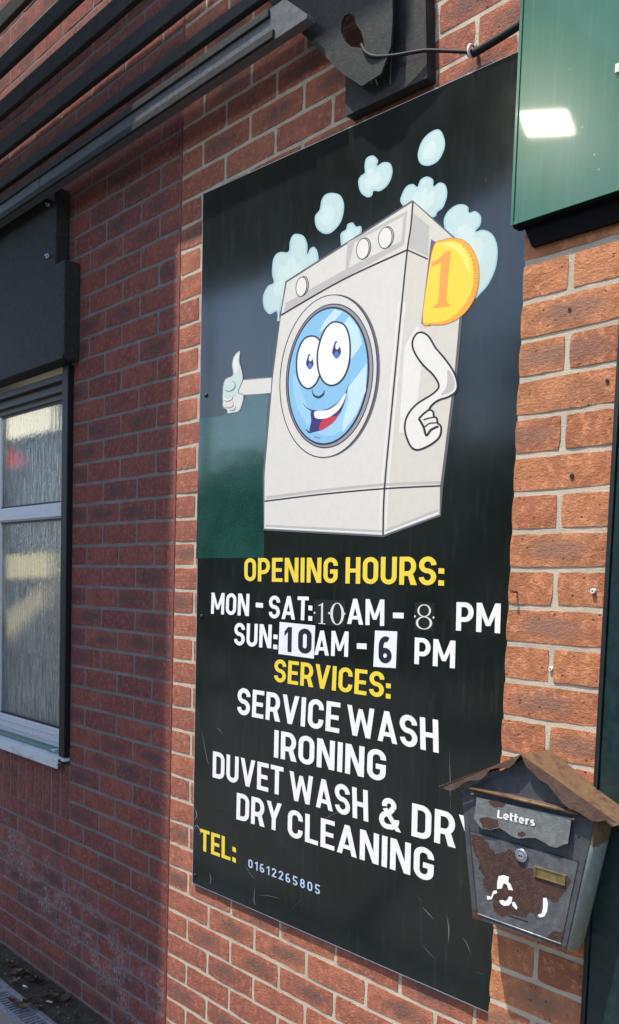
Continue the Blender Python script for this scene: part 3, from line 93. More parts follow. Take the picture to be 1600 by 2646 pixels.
 ('door_ring',10,'cabinet',[(0.8749,0.527),(0.8721,0.5073),(0.8675,0.488),(0.8612,0.4695),(0.8533,0.4518),(0.8438,0.4352),(0.8327,0.4199),(0.8202,0.4059),(0.8064,0.3935),(0.7914,0.3828),(0.7752,0.374),(0.7582,0.3671),(0.7404,0.3623),(0.722,0.3596),(0.7033,0.3592),(0.6843,0.3611),(0.6654,0.3652),(0.6467,0.3716),(0.6285,0.3803),(0.6109,0.3912),(0.5943,0.4042),(0.5789,0.4191),(0.5648,0.4358),(0.5522,0.4541),(0.5413,0.4738),(0.5323,0.4946),(0.5253,0.5164),(0.5204,0.5387),(0.5177,0.5614),(0.5171,0.584),(0.5187,0.6065),(0.5226,0.6283),(0.5285,0.6494),(0.5364,0.6693),(0.5463,0.6879),(0.5579,0.705),(0.5711,0.7203),(0.5857,0.7337),(0.6015,0.7451),(0.6183,0.7543),(0.636,0.7613),(0.6542,0.7661),(0.6727,0.7686),(0.6915,0.7688),(0.7101,0.7668),(0.7285,0.7626),(0.7465,0.7563),(0.7638,0.7481),(0.7804,0.738),(0.796,0.7262),(0.8105,0.7127),(0.8239,0.6979),(0.8359,0.6817),(0.8464,0.6644),(0.8555,0.6462),(0.863,0.6272),(0.8688,0.6076),(0.873,0.5876),(0.8754,0.5674),(0.876,0.5471)]),
 ('door_ring',11,'ink',[(0.8647,0.5302),(0.8621,0.5124),(0.858,0.4951),(0.8522,0.4785),(0.845,0.4627),(0.8363,0.4478),(0.8262,0.4341),(0.8148,0.4217),(0.8021,0.4107),(0.7884,0.4012),(0.7737,0.3934),(0.7582,0.3874),(0.742,0.3832),(0.7253,0.381),(0.7083,0.3808),(0.6911,0.3826),(0.6739,0.3865),(0.657,0.3924),(0.6405,0.4003),(0.6246,0.4101),(0.6096,0.4218),(0.5956,0.4352),(0.5829,0.4502),(0.5715,0.4666),(0.5617,0.4842),(0.5535,0.5028),(0.5472,0.5222),(0.5427,0.5421),(0.5401,0.5623),(0.5396,0.5825),(0.541,0.6024),(0.5444,0.6219),(0.5497,0.6407),(0.5568,0.6584),(0.5656,0.675),(0.576,0.6903),(0.5879,0.7039),(0.601,0.7159),(0.6153,0.7261),(0.6305,0.7344),(0.6465,0.7407),(0.663,0.745),(0.6798,0.7472),(0.6968,0.7475),(0.7138,0.7457),(0.7305,0.742),(0.7469,0.7364),(0.7628,0.729),(0.7779,0.72),(0.7922,0.7094),(0.8055,0.6973),(0.8177,0.6839),(0.8287,0.6694),(0.8384,0.6538),(0.8467,0.6374),(0.8536,0.6203),(0.859,0.6027),(0.8628,0.5847),(0.8651,0.5665),(0.8657,0.5482)]),
 ('door_ring',12,'ring_grey',[(0.8616,0.5309),(0.859,0.5134),(0.8549,0.4964),(0.8493,0.48),(0.8422,0.4644),(0.8336,0.4498),(0.8237,0.4363),(0.8125,0.424),(0.8002,0.4132),(0.7867,0.4038),(0.7723,0.3962),(0.7571,0.3902),(0.7413,0.3862),(0.7249,0.384),(0.7082,0.3838),(0.6914,0.3856),(0.6746,0.3894),(0.658,0.3952),(0.6419,0.403),(0.6264,0.4126),(0.6118,0.4241),(0.5981,0.4373),(0.5856,0.452),(0.5745,0.4681),(0.565,0.4854),(0.557,0.5037),(0.5508,0.5227),(0.5465,0.5423),(0.544,0.5621),(0.5435,0.582),(0.5449,0.6016),(0.5482,0.6207),(0.5533,0.6392),(0.5603,0.6566),(0.5689,0.673),(0.5791,0.688),(0.5907,0.7014),(0.6036,0.7132),(0.6175,0.7233),(0.6324,0.7315),(0.648,0.7377),(0.6641,0.7419),(0.6806,0.7442),(0.6972,0.7445),(0.7138,0.7428),(0.7302,0.7392),(0.7463,0.7337),(0.7618,0.7265),(0.7766,0.7176),(0.7906,0.7072),(0.8036,0.6953),(0.8156,0.6822),(0.8263,0.6679),(0.8359,0.6526),(0.844,0.6365),(0.8508,0.6196),(0.856,0.6023),(0.8598,0.5845),(0.8619,0.5666),(0.8625,0.5487)]),
 ('door_ring',13,'ink',[(0.8513,0.5329),(0.8488,0.5158),(0.8448,0.4993),(0.8394,0.4833),(0.8325,0.4681),(0.8242,0.4539),(0.8147,0.4407),(0.8039,0.4288),(0.792,0.4182),(0.7791,0.4092),(0.7652,0.4017),(0.7506,0.3959),(0.7354,0.3919),(0.7197,0.3898),(0.7037,0.3896),(0.6875,0.3913),(0.6714,0.395),(0.6556,0.4006),(0.6402,0.4082),(0.6254,0.4175),(0.6114,0.4287),(0.5983,0.4414),(0.5864,0.4557),(0.5759,0.4713),(0.5667,0.488),(0.5592,0.5057),(0.5533,0.5242),(0.5492,0.5431),(0.5468,0.5624),(0.5464,0.5816),(0.5477,0.6006),(0.5509,0.6192),(0.5559,0.6371),(0.5625,0.6541),(0.5708,0.6699),(0.5806,0.6845),(0.5917,0.6976),(0.604,0.7092),(0.6174,0.719),(0.6316,0.727),(0.6465,0.7331),(0.662,0.7373),(0.6778,0.7396),(0.6937,0.7399),(0.7097,0.7384),(0.7254,0.735),(0.7408,0.7298),(0.7557,0.7228),(0.7699,0.7143),(0.7833,0.7042),(0.7958,0.6927),(0.8073,0.68),(0.8176,0.6661),(0.8267,0.6513),(0.8346,0.6356),(0.841,0.6192),(0.8461,0.6024),(0.8496,0.5851),(0.8517,0.5677),(0.8523,0.5502)]),
 ('door_glass',14,'blue',[(0.8449,0.5342),(0.8425,0.5176),(0.8386,0.5015),(0.8334,0.4859),(0.8267,0.4711),(0.8187,0.4572),(0.8095,0.4444),(0.7991,0.4327),(0.7876,0.4224),(0.7752,0.4136),(0.7618,0.4063),(0.7478,0.4007),(0.7331,0.3968),(0.718,0.3947),(0.7027,0.3945),(0.6872,0.3961),(0.6717,0.3997),(0.6565,0.4052),(0.6418,0.4125),(0.6276,0.4216),(0.6142,0.4324),(0.6017,0.4448),(0.5903,0.4586),(0.5802,0.4737),(0.5715,0.49),(0.5643,0.5072),(0.5587,0.5251),(0.5548,0.5435),(0.5526,0.5621),(0.5521,0.5808),(0.5535,0.5993),(0.5565,0.6173),(0.5613,0.6347),(0.5677,0.6512),(0.5757,0.6667),(0.585,0.6809),(0.5957,0.6937),(0.6075,0.7049),(0.6203,0.7145),(0.634,0.7224),(0.6483,0.7284),(0.6632,0.7326),(0.6783,0.7349),(0.6936,0.7353),(0.7089,0.7339),(0.724,0.7306),(0.7388,0.7256),(0.7531,0.7189),(0.7668,0.7107),(0.7797,0.7009),(0.7917,0.6898),(0.8027,0.6775),(0.8127,0.664),(0.8214,0.6496),(0.829,0.6343),(0.8352,0.6184),(0.84,0.602),(0.8434,0.5852),(0.8454,0.5682),(0.8459,0.5511)]),
 ('door_glass',15,'blue_light',[(0.5707,0.5963),(0.5691,0.5862),(0.5709,0.5643),(0.5759,0.5379),(0.5837,0.5143),(0.5949,0.494),(0.6094,0.4736),(0.6257,0.455),(0.6424,0.4398),(0.6599,0.4284),(0.6786,0.4198),(0.6973,0.414),(0.7147,0.411),(0.731,0.4106),(0.7468,0.413),(0.7613,0.4179),(0.7736,0.4253),(0.7849,0.4368),(0.7952,0.4517),(0.8022,0.467),(0.8041,0.4796),(0.7983,0.4908),(0.7866,0.5014),(0.7729,0.5085),(0.7613,0.5085),(0.7537,0.4967),(0.7476,0.4759),(0.7407,0.4548),(0.7305,0.4419),(0.7152,0.4397),(0.6963,0.4436),(0.6767,0.4517),(0.6594,0.4621),(0.6454,0.4755),(0.6332,0.4926),(0.6219,0.5112),(0.611,0.5291),(0.5991,0.5493),(0.587,0.5719),(0.5769,0.5899)]),
 ('door_glass',15,'blue_pale',[(0.7222,0.7296),(0.7514,0.7178),(0.7103,0.6923),(0.6672,0.6827),(0.6837,0.7062)]),
 ('door_glass',15,'blue_pale',[(0.7754,0.7015),(0.808,0.6678),(0.8245,0.625),(0.7776,0.5861),(0.7784,0.639),(0.753,0.684)]),
 ('door_glass',15,'blue_pale',[(0.8428,0.5755),(0.8429,0.5087),(0.8134,0.4555),(0.7658,0.4145),(0.7646,0.438),(0.7837,0.4939),(0.7789,0.5235)]),
 ('cartoon_eye',16,'ink',[(0.6429,0.6794),(0.65,0.6773),(0.6569,0.6743),(0.6635,0.6702),(0.6692,0.6653),(0.6739,0.6594),(0.6772,0.6525),(0.6795,0.6448),(0.6811,0.6366),(0.6823,0.6283),(0.6832,0.6206),(0.6838,0.6133),(0.6842,0.6058),(0.6841,0.5984),(0.6835,0.5912),(0.6821,0.5842),(0.6799,0.5772),(0.677,0.5702),(0.6735,0.5636),(0.6695,0.5575),(0.665,0.5525),(0.6599,0.5484),(0.6542,0.5451),(0.6479,0.5427),(0.6411,0.5413),(0.6338,0.5412),(0.6262,0.5426),(0.6189,0.5453),(0.6119,0.549),(0.6054,0.5536),(0.5997,0.5588),(0.5949,0.5646),(0.5905,0.5711),(0.5866,0.5783),(0.5835,0.586),(0.5812,0.5942),(0.5797,0.6031),(0.5788,0.6128),(0.5786,0.6229),(0.5794,0.6326),(0.5811,0.6415),(0.584,0.6498),(0.5879,0.6577),(0.5926,0.6649),(0.5981,0.6711),(0.6041,0.676),(0.6112,0.6792),(0.6192,0.681),(0.6275,0.6814),(0.6355,0.6808)]),
 ('cartoon_eye',17,'white',[(0.6426,0.6753),(0.6485,0.6736),(0.6542,0.6711),(0.6596,0.6678),(0.6643,0.6637),(0.6683,0.6587),(0.6712,0.6526),(0.6734,0.6452),(0.675,0.6373),(0.6762,0.6292),(0.677,0.6215),(0.6777,0.6142),(0.6781,0.6069),(0.678,0.5997),(0.6773,0.5927),(0.676,0.5859),(0.6739,0.5792),(0.6711,0.5724),(0.6677,0.566),(0.6638,0.5602),(0.6596,0.5555),(0.655,0.5518),(0.6498,0.5488),(0.6443,0.5467),(0.6387,0.5455),(0.6331,0.5455),(0.6274,0.5465),(0.6214,0.5488),(0.6155,0.5519),(0.6099,0.5559),(0.6049,0.5605),(0.6005,0.5657),(0.5964,0.5718),(0.5928,0.5786),(0.5899,0.5859),(0.5877,0.5937),(0.5862,0.6023),(0.5853,0.6118),(0.5852,0.6216),(0.5859,0.6311),(0.5875,0.6396),(0.5903,0.6475),(0.594,0.6551),(0.5986,0.6621),(0.6037,0.668),(0.6092,0.6724),(0.6152,0.6752),(0.6221,0.6766),(0.6292,0.677),(0.6362,0.6765)]),
 ('cartoon_eye',18,'ink',[(0.7322,0.6979),(0.7384,0.6959),(0.7455,0.6932),(0.7529,0.6897),(0.7601,0.685),(0.7663,0.6791),(0.7713,0.6723),(0.7755,0.6647),(0.7791,0.6564),(0.782,0.6475),(0.7841,0.6383),(0.7855,0.6283),(0.7863,0.6173),(0.7863,0.6061),(0.7856,0.5952),(0.7841,0.5855),(0.7817,0.5769),(0.7783,0.5688),(0.7742,0.5615),(0.7695,0.555),(0.7641,0.5494),(0.758,0.5448),(0.7509,0.5411),(0.7432,0.5384),(0.7353,0.5368),(0.7272,0.5362),(0.7189,0.5371),(0.7106,0.5392),(0.7025,0.5424),(0.6949,0.5465),(0.6881,0.5515),(0.6822,0.5572),(0.677,0.5638),(0.6724,0.571),(0.6686,0.5787),(0.6655,0.5868),(0.6631,0.5954),(0.6612,0.6047),(0.6601,0.6144),(0.6598,0.6242),(0.6606,0.6338),(0.6628,0.6435),(0.6662,0.6535),(0.6703,0.6631),(0.6748,0.6718),(0.6793,0.6792),(0.684,0.6849),(0.689,0.6895),(0.6942,0.693),(0.6995,0.6956),(0.7046,0.6977),(0.7097,0.6993),(0.7149,0.7001),(0.7205,0.7001),(0.7263,0.6994)]),
 ('cartoon_eye',19,'white',[(0.7315,0.694),(0.7373,0.6921),(0.7437,0.6897),(0.7503,0.6867),(0.7564,0.6827),(0.7617,0.6778),(0.7661,0.6716),(0.7701,0.6645),(0.7735,0.6565),(0.7763,0.6479),(0.7784,0.639),(0.7798,0.6292),(0.7805,0.6184),(0.7806,0.6073),(0.7799,0.5966),(0.7784,0.5871),(0.776,0.5788),(0.7728,0.571),(0.7688,0.5639),(0.7643,0.5577),(0.7592,0.5525),(0.7535,0.5482),(0.747,0.5448),(0.74,0.5424),(0.7328,0.5409),(0.7259,0.5405),(0.719,0.5411),(0.7119,0.5429),(0.7049,0.5457),(0.6983,0.5493),(0.6924,0.5536),(0.6872,0.5588),(0.6824,0.5648),(0.6781,0.5716),(0.6745,0.5789),(0.6716,0.5866),(0.6692,0.595),(0.6674,0.604),(0.6663,0.6134),(0.666,0.6229),(0.6668,0.6322),(0.6689,0.6416),(0.6722,0.6513),(0.6763,0.6608),(0.6807,0.6693),(0.685,0.6764),(0.6894,0.6819),(0.6941,0.6861),(0.6989,0.6894),(0.7037,0.6918),(0.7085,0.6938),(0.713,0.6952),(0.7174,0.6959),(0.7218,0.6959),(0.7265,0.6953)]),
 ('cartoon_eye',20,'navy',[(0.6319,0.6333),(0.6344,0.6319),(0.6373,0.6288),(0.6404,0.6249),(0.6431,0.6208),(0.6452,0.6172),(0.6468,0.6141),(0.648,0.6111),(0.6489,0.6081),(0.6491,0.6053),(0.6486,0.6027),(0.647,0.6001),(0.6446,0.5973),(0.6416,0.5949),(0.6384,0.5933),(0.6355,0.5929),(0.6324,0.5942),(0.6291,0.5969),(0.6258,0.6003),(0.623,0.6039),(0.6212,0.6072),(0.6205,0.6099),(0.6206,0.6127),(0.6212,0.6155),(0.6222,0.6181),(0.6233,0.6208),(0.6246,0.6238),(0.6261,0.6273),(0.6278,0.6304),(0.6297,0.6327)]),
 ('cartoon_eye',21,'blue_eye',[(0.6439,0.6005),(0.6439,0.5995),(0.6437,0.5985),(0.6433,0.5976),(0.6428,0.5968),(0.6422,0.5961),(0.6414,0.5954),(0.6405,0.595),(0.6396,0.5946),(0.6385,0.5944),(0.6374,0.5944),(0.6363,0.5945),(0.6352,0.5947),(0.6341,0.5951),(0.633,0.5957),(0.632,0.5963),(0.631,0.5971),(0.6302,0.598),(0.6295,0.5989),(0.6289,0.5999),(0.6285,0.6009),(0.6282,0.602),(0.6281,0.6031),(0.6281,0.6041),(0.6283,0.6051),(0.6286,0.606),(0.6291,0.6068),(0.6298,0.6075),(0.6305,0.6081),(0.6314,0.6086),(0.6324,0.609),(0.6334,0.6092),(0.6345,0.6092),(0.6357,0.6091),(0.6368,0.6088),(0.6379,0.6084),(0.639,0.6079),(0.64,0.6072),(0.6409,0.6065),(0.6417,0.6056),(0.6425,0.6047),(0.643,0.6037),(0.6435,0.6026),(0.6438,0.6016)]),
 ('cartoon_eye',21,'white',[(0.6445,0.6195),(0.6442,0.6184),(0.6437,0.6173),(0.6431,0.6163),(0.6424,0.6154),(0.6417,0.6146),(0.6408,0.614),(0.6399,0.6135),(0.6389,0.6132),(0.6379,0.6131),(0.6369,0.6131),(0.636,0.6133),(0.635,0.6136),(0.6341,0.6141),(0.6333,0.6148),(0.6326,0.6156),(0.632,0.6165),(0.6315,0.6175),(0.6312,0.6186),(0.6309,0.6197),(0.6308,0.6209),(0.6309,0.6221),(0.6311,0.6233),(0.6314,0.6244),(0.6319,0.6255),(0.6325,0.6265),(0.6332,0.6274),(0.634,0.6281),(0.6348,0.6288),(0.6358,0.6292),(0.6367,0.6296),(0.6377,0.6297),(0.6387,0.6297),(0.6397,0.6295),(0.6406,0.6291),(0.6415,0.6286),(0.6423,0.628),(0.643,0.6272),(0.6436,0.6263),(0.6441,0.6253),(0.6444,0.6242),(0.6447,0.623),(0.6448,0.6219),(0.6447,0.6207)]),
 ('cartoon_eye',20,'navy',[(0.7319,0.6491),(0.7347,0.6474),(0.738,0.644),(0.7413,0.6396),(0.7443,0.6349),(0.7466,0.631),(0.7484,0.6275),(0.7498,0.6241),(0.7508,0.6208),(0.751,0.6177),(0.7504,0.6148),(0.7487,0.6119),(0.746,0.6089),(0.7426,0.6062),(0.7391,0.6044),(0.7357,0.604),(0.7323,0.6055),(0.7285,0.6085),(0.7248,0.6124),(0.7217,0.6165),(0.7196,0.6201),(0.7188,0.6232),(0.7189,0.6263),(0.7196,0.6293),(0.7208,0.6323),(0.722,0.6353),(0.7234,0.6386),(0.7252,0.6424),(0.7273,0.6459),(0.7295,0.6484)]),
 ('cartoon_eye',21,'blue_eye',[(0.745,0.6124),(0.745,0.6113),(0.7448,0.6102),(0.7444,0.6092),(0.7438,0.6083),(0.7431,0.6075),(0.7422,0.6068),(0.7413,0.6063),(0.7402,0.6059),(0.739,0.6057),(0.7378,0.6057),(0.7365,0.6058),(0.7352,0.6061),(0.734,0.6066),(0.7328,0.6072),(0.7316,0.6079),(0.7306,0.6088),(0.7296,0.6097),(0.7288,0.6108),(0.7282,0.6119),(0.7277,0.6131),(0.7273,0.6143),(0.7272,0.6155),(0.7272,0.6166),(0.7274,0.6177),(0.7278,0.6187),(0.7284,0.6196),(0.7291,0.6204),(0.73,0.6211),(0.731,0.6216),(0.7321,0.622),(0.7332,0.6222),(0.7345,0.6222),(0.7357,0.6221),(0.737,0.6218),(0.7383,0.6213),(0.7395,0.6207),(0.7406,0.62),(0.7417,0.6191),(0.7426,0.6181),(0.7434,0.6171),(0.7441,0.616),(0.7445,0.6148),(0.7449,0.6136)]),
 ('cartoon_eye',21,'white',[(0.7452,0.6336),(0.7448,0.6324),(0.7443,0.6312),(0.7437,0.6301),(0.7429,0.6291),(0.742,0.6283),(0.7411,0.6276),(0.7401,0.627),(0.739,0.6267),(0.7379,0.6265),(0.7368,0.6266),(0.7357,0.6268),(0.7346,0.6272),(0.7336,0.6278),(0.7327,0.6285),(0.7319,0.6294),(0.7312,0.6305),(0.7306,0.6316),(0.7302,0.6328),(0.7299,0.6341),(0.7298,0.6355),(0.7299,0.6368),(0.7301,0.6381),(0.7304,0.6394),(0.7309,0.6406),(0.7316,0.6417),(0.7323,0.6426),(0.7332,0.6435),(0.7342,0.6442),(0.7352,0.6447),(0.7363,0.645),(0.7374,0.6452),(0.7385,0.6451),(0.7396,0.6449),(0.7407,0.6445),(0.7417,0.6439),(0.7426,0.6431),(0.7434,0.6422),(0.7441,0.6412),(0.7446,0.6401),(0.745,0.6389),(0.7453,0.6376),(0.7454,0.6363),(0.7454,0.6349)]),
 ('cartoon_face',20,'ink',[(0.6473,0.5411),(0.648,0.5387),(0.6493,0.5352),(0.6509,0.5314),(0.6528,0.5278),(0.6551,0.5253),(0.658,0.5234),(0.6617,0.5215),(0.6656,0.5199),(0.6694,0.5188),(0.6725,0.5183),(0.6754,0.5184),(0.6788,0.5192),(0.6824,0.5204),(0.6856,0.5218),(0.6882,0.5231),(0.6901,0.5246),(0.6915,0.5265),(0.6925,0.5287),(0.6934,0.5306),(0.6939,0.5321),(0.6947,0.5318),(0.6945,0.5304),(0.6948,0.5281),(0.6947,0.5256),(0.6941,0.5229),(0.6925,0.5205),(0.69,0.5184),(0.6867,0.5164),(0.6828,0.5147),(0.6784,0.5135),(0.6735,0.5132),(0.6685,0.5141),(0.6635,0.5158),(0.6586,0.518),(0.6543,0.5207),(0.6509,0.5238),(0.6487,0.5274),(0.6476,0.5314),(0.6471,0.5353),(0.6469,0.5387),(0.6464,0.5411)]),
 ('cartoon_face',16,'ink',[(0.6103,0.5098),(0.6129,0.5073),(0.6167,0.5039),(0.6212,0.5),(0.6263,0.4963),(0.6318,0.4931),(0.6379,0.4905),(0.6448,0.4879),(0.6522,0.4856),(0.6598,0.4838),(0.6676,0.4824),(0.6757,0.4814),(0.6843,0.4808),(0.693,0.4806),(0.7017,0.4809),(0.7101,0.4819),(0.7187,0.4838),(0.7277,0.4865),(0.7365,0.4897),(0.7446,0.4931),(0.7515,0.4966),(0.7573,0.5001),(0.7621,0.504),(0.7663,0.5081),(0.7698,0.5122),(0.7729,0.5161),(0.7753,0.52),(0.7771,0.5241),(0.7783,0.528),(0.7792,0.5314),(0.7797,0.5338),(0.7805,0.5336),(0.7799,0.5312),(0.7796,0.5277),(0.7789,0.5235),(0.7778,0.5191),(0.7758,0.5148),(0.7732,0.5106),(0.77,0.5062),(0.7661,0.5017),(0.7613,0.4974),(0.7556,0.4934),(0.7485,0.4896),(0.7403,0.4858),(0.7313,0.4824),(0.7221,0.4796),(0.7129,0.4775),(0.7038,0.4764),(0.6944,0.4761),(0.6851,0.4764),(0.6761,0.4773),(0.6674,0.4785),(0.6591,0.4802),(0.651,0.4825),(0.6434,0.4853),(0.6364,0.4883),(0.6301,0.4914),(0.6245,0.4951),(0.6196,0.4993),(0.6155,0.5034),(0.6123,0.507),(0.6097,0.5095)]),
 ('cartoon_face',17,'navy',[(0.6476,0.4841),(0.6436,0.4797),(0.6441,0.4728),(0.6461,0.4649),(0.647,0.4575),(0.6452,0.4502),(0.6423,0.4425),(0.6408,0.4356),(0.6428,0.4306),(0.6498,0.4282),(0.6604,0.4276),(0.6722,0.4281),(0.6832,0.4293),(0.6933,0.4311),(0.7035,0.4337),(0.7132,0.4369),(0.722,0.4405),(0.7297,0.4445),(0.7367,0.449),(0.7429,0.4538),(0.7485,0.4587),(0.7533,0.4634),(0.7574,0.4683),(0.7611,0.4734),(0.7644,0.4789),(0.7679,0.4859),(0.7714,0.4939),(0.774,0.501),(0.7748,0.5055),(0.7735,0.5064),(0.7705,0.5048),(0.7664,0.502),(0.7618,0.4991),(0.7566,0.4961),(0.7507,0.4923),(0.7442,0.4885),(0.737,0.4854),(0.7297,0.4829),(0.7218,0.4807),(0.7131,0.4791),(0.7029,0.4784),(0.6894,0.4797),(0.6733,0.4825),(0.6582,0.4846)]),
 ('cartoon_face',18,'red',[(0.6805,0.429),(0.6779,0.4323),(0.6787,0.4383),(0.6812,0.445),(0.684,0.4502),(0.6869,0.4535),(0.6906,0.4559),(0.6948,0.4578),(0.6994,0.4592),(0.7044,0.4602),(0.71,0.4607),(0.7157,0.4608),(0.721,0.4608),(0.7261,0.4602),(0.7312,0.4592),(0.7359,0.4584),(0.74,0.4585),(0.7437,0.4602),(0.7471,0.4629),(0.7498,0.4654),(0.7515,0.4665),(0.7523,0.4659),(0.7524,0.4642),(0.7512,0.4617),(0.7485,0.4587),(0.7439,0.4547),(0.7376,0.4498),(0.7302,0.4448),(0.722,0.4405),(0.7117,0.4364),(0.6995,0.4323),(0.6882,0.4294)]),
 ('cartoon_face',19,'white',[(0.6612,0.4812),(0.6573,0.4778),(0.657,0.4724),(0.6597,0.4668),(0.6648,0.4627),(0.673,0.4602),(0.6845,0.4584),(0.6969,0.4577),(0.7082,0.4581),(0.7181,0.46),(0.7278,0.463),(0.7367,0.4668),(0.7445,0.4709),(0.7511,0.4752),(0.7568,0.4801),(0.7615,0.4852),(0.7655,0.4905),(0.7692,0.4968),(0.7724,0.504),(0.7742,0.51),(0.7736,0.5126),(0.77,0.5105),(0.7639,0.5049),(0.7565,0.4983),(0.7486,0.4927),(0.7405,0.4883),(0.7317,0.4842),(0.722,0.4808),(0.7116,0.4785),(0.6987,0.4785),(0.684,0.4801),(0.6704,0.4816)]),
 ('cartoon_face',16,'ink',[(0.6262,0.4399),(0.6283,0.4386),(0.6313,0.4368),(0.6344,0.4347),(0.6374,0.4328),(0.6398,0.4315),(0.642,0.4305),(0.6447,0.4295),(0.6476,0.4285),(0.6502,0.4276),(0.6521,0.4268),(0.652,0.4264),(0.6501,0.4263),(0.6473,0.4262),(0.644,0.4264),(0.6404,0.427),(0.6368,0.4283),(0.6337,0.4304),(0.6309,0.4329),(0.6286,0.4356),(0.6269,0.438),(0.6257,0.4397)]),
 ('cartoon_face',16,'ring_grey',[(0.6601,0.4168),(0.6844,0.4119),(0.6837,0.408),(0.6594,0.4129)]),
 ('coin_slot',8,'ring_dark',[(1.0323,0.8225),(1.0478,0.8118),(1.0405,0.6259),(1.012,0.6377)]),
 ('coin',9,'coin_edge',[(1.0397,0.806),(1.0456,0.8126),(1.0526,0.814),(1.0596,0.813),(1.0662,0.8124),(1.0728,0.8126),(1.0798,0.8123),(1.087,0.8114),(1.0946,0.8096),(1.1029,0.8071),(1.1116,0.8038),(1.1204,0.7997),(1.1286,0.7945),(1.1363,0.7882),(1.1436,0.781),(1.1503,0.773),(1.1562,0.7646),(1.1612,0.7556),(1.1656,0.746),(1.1692,0.7359),(1.1716,0.7256),(1.1729,0.7144),(1.1733,0.7026),(1.1726,0.6911),(1.1709,0.6806),(1.168,0.6715),(1.164,0.6632),(1.1591,0.6557),(1.1536,0.6489),(1.1475,0.6428),(1.1406,0.6375),(1.133,0.6329),(1.1248,0.6291),(1.1157,0.6261),(1.1058,0.6238),(1.0955,0.6224),(1.0852,0.6218),(1.0745,0.6224),(1.0636,0.6241),(1.053,0.6264),(1.0438,0.6287),(1.0356,0.6292),(1.0273,0.6288),(1.0193,0.6318),(1.015,0.6413),(1.0148,0.6595),(1.0173,0.6843),(1.0212,0.7108),(1.0248,0.7343),(1.0279,0.7552),(1.0313,0.7755),(1.0351,0.7931)]),
 ('coin',10,'coin_rim',[(1.0414,0.8051),(1.0469,0.8114),(1.0532,0.8126),(1.06,0.8116),(1.0667,0.811),(1.0734,0.8112),(1.0802,0.8109),(1.0873,0.81),(1.0947,0.8083),(1.1028,0.8058),(1.1114,0.8027),(1.1199,0.7986),(1.1279,0.7937),(1.1353,0.7876),(1.1425,0.7805),(1.1491,0.7726),(1.1548,0.7643),(1.1598,0.7555),(1.1642,0.746),(1.1676,0.7361),(1.1701,0.7258),(1.1714,0.7148),(1.1717,0.7031),(1.1711,0.6916),(1.1694,0.6812),(1.1665,0.6722),(1.1625,0.664),(1.1577,0.6566),(1.1522,0.6499),(1.1461,0.6439),(1.1393,0.6386),(1.1319,0.6341),(1.1238,0.6304),(1.1148,0.6274),(1.105,0.6251),(1.0949,0.6237),(1.0847,0.6232),(1.0743,0.6238),(1.0635,0.6254),(1.053,0.6277),(1.0437,0.63),(1.0351,0.6306),(1.0271,0.6301),(1.0206,0.6324),(1.0168,0.6411),(1.0165,0.6591),(1.0191,0.6837),(1.0229,0.7102),(1.0266,0.7337),(1.0297,0.7546),(1.033,0.7749),(1.0368,0.7924)]),
 ('coin',11,'coin_face',[(1.0415,0.803),(1.0475,0.8088),(1.0546,0.8097),(1.0622,0.8083),(1.0696,0.8072),(1.0767,0.8068),(1.0838,0.8059),(1.091,0.8043),(1.0983,0.8018),(1.1059,0.7984),(1.1138,0.7941),(1.1214,0.789),(1.1284,0.783),(1.1349,0.7758),(1.1409,0.7675),(1.1463,0.7586),(1.1506,0.7494),(1.1538,0.7397),(1.1561,0.7293),(1.1575,0.7188),(1.1578,0.7087),(1.1572,0.699),(1.1556,0.6894),(1.153,0.6802),(1.1491,0.6716),(1.1438,0.6635),(1.1373,0.6558),(1.1298,0.6488),(1.1218,0.643),(1.1133,0.6384),(1.104,0.635),(1.0942,0.6325),(1.0843,0.631),(1.0737,0.6305),(1.0624,0.631),(1.0515,0.6323),(1.0421,0.634),(1.034,0.6346),(1.0268,0.6348),(1.0212,0.6375),(1.0179,0.6461),(1.0178,0.6632),(1.0202,0.6863),(1.0238,0.7112),(1.0273,0.7335),(1.0301,0.7537),(1.0332,0.7735),(1.0368,0.7907)]),
 ('coin',12,'coin_light',[(1.0617,0.8041),(1.0652,0.8047),(1.0732,0.8043),(1.083,0.8028),(1.0918,0.8004),(1.0996,0.797),(1.1076,0.7926),(1.1153,0.7874),(1.1221,0.7816),(1.1281,0.775),(1.1335,0.7676),(1.138,0.7597),(1.1416,0.7516),(1.1442,0.7418),(1.1458,0.7308),(1.1464,0.7213),(1.146,0.7165),(1.1443,0.718),(1.1414,0.7239),(1.1378,0.7318),(1.134,0.7394),(1.1302,0.7465),(1.1261,0.7542),(1.1215,0.7619),(1.1163,0.7689),(1.1102,0.7751),(1.1033,0.7809),(1.0961,0.7862),(1.089,0.791),(1.0809,0.7953),(1.0718,0.7991),(1.0645,0.8022)]),
 ('coin',13,'coin_one',[(1.0364,0.769),(1.0567,0.7724),(1.0775,0.7837),(1.0914,0.7832),(1.0873,0.725),(1.0846,0.6742),(1.0993,0.6598),(1.0446,0.666),(1.0604,0.6757),(1.0632,0.7254),(1.0651,0.7651),(1.0532,0.7618),(1.0383,0.7602)]),
 ('coin',12,'coin_edge',[(1.1236,0.7808),(1.1278,0.7848),(1.1292,0.7837),(1.125,0.7797)]),
 ('coin',12,'coin_edge',[(1.131,0.7732),(1.136,0.7767),(1.1373,0.7754),(1.1323,0.772)]),
 ('coin',12,'coin_edge',[(1.1377,0.7649),(1.1435,0.7677),(1.1447,0.7664),(1.1389,0.7636)]),
 ('coin',12,'coin_edge',[(1.1438,0.756),(1.1502,0.7581),(1.1513,0.7567),(1.1449,0.7546)]),
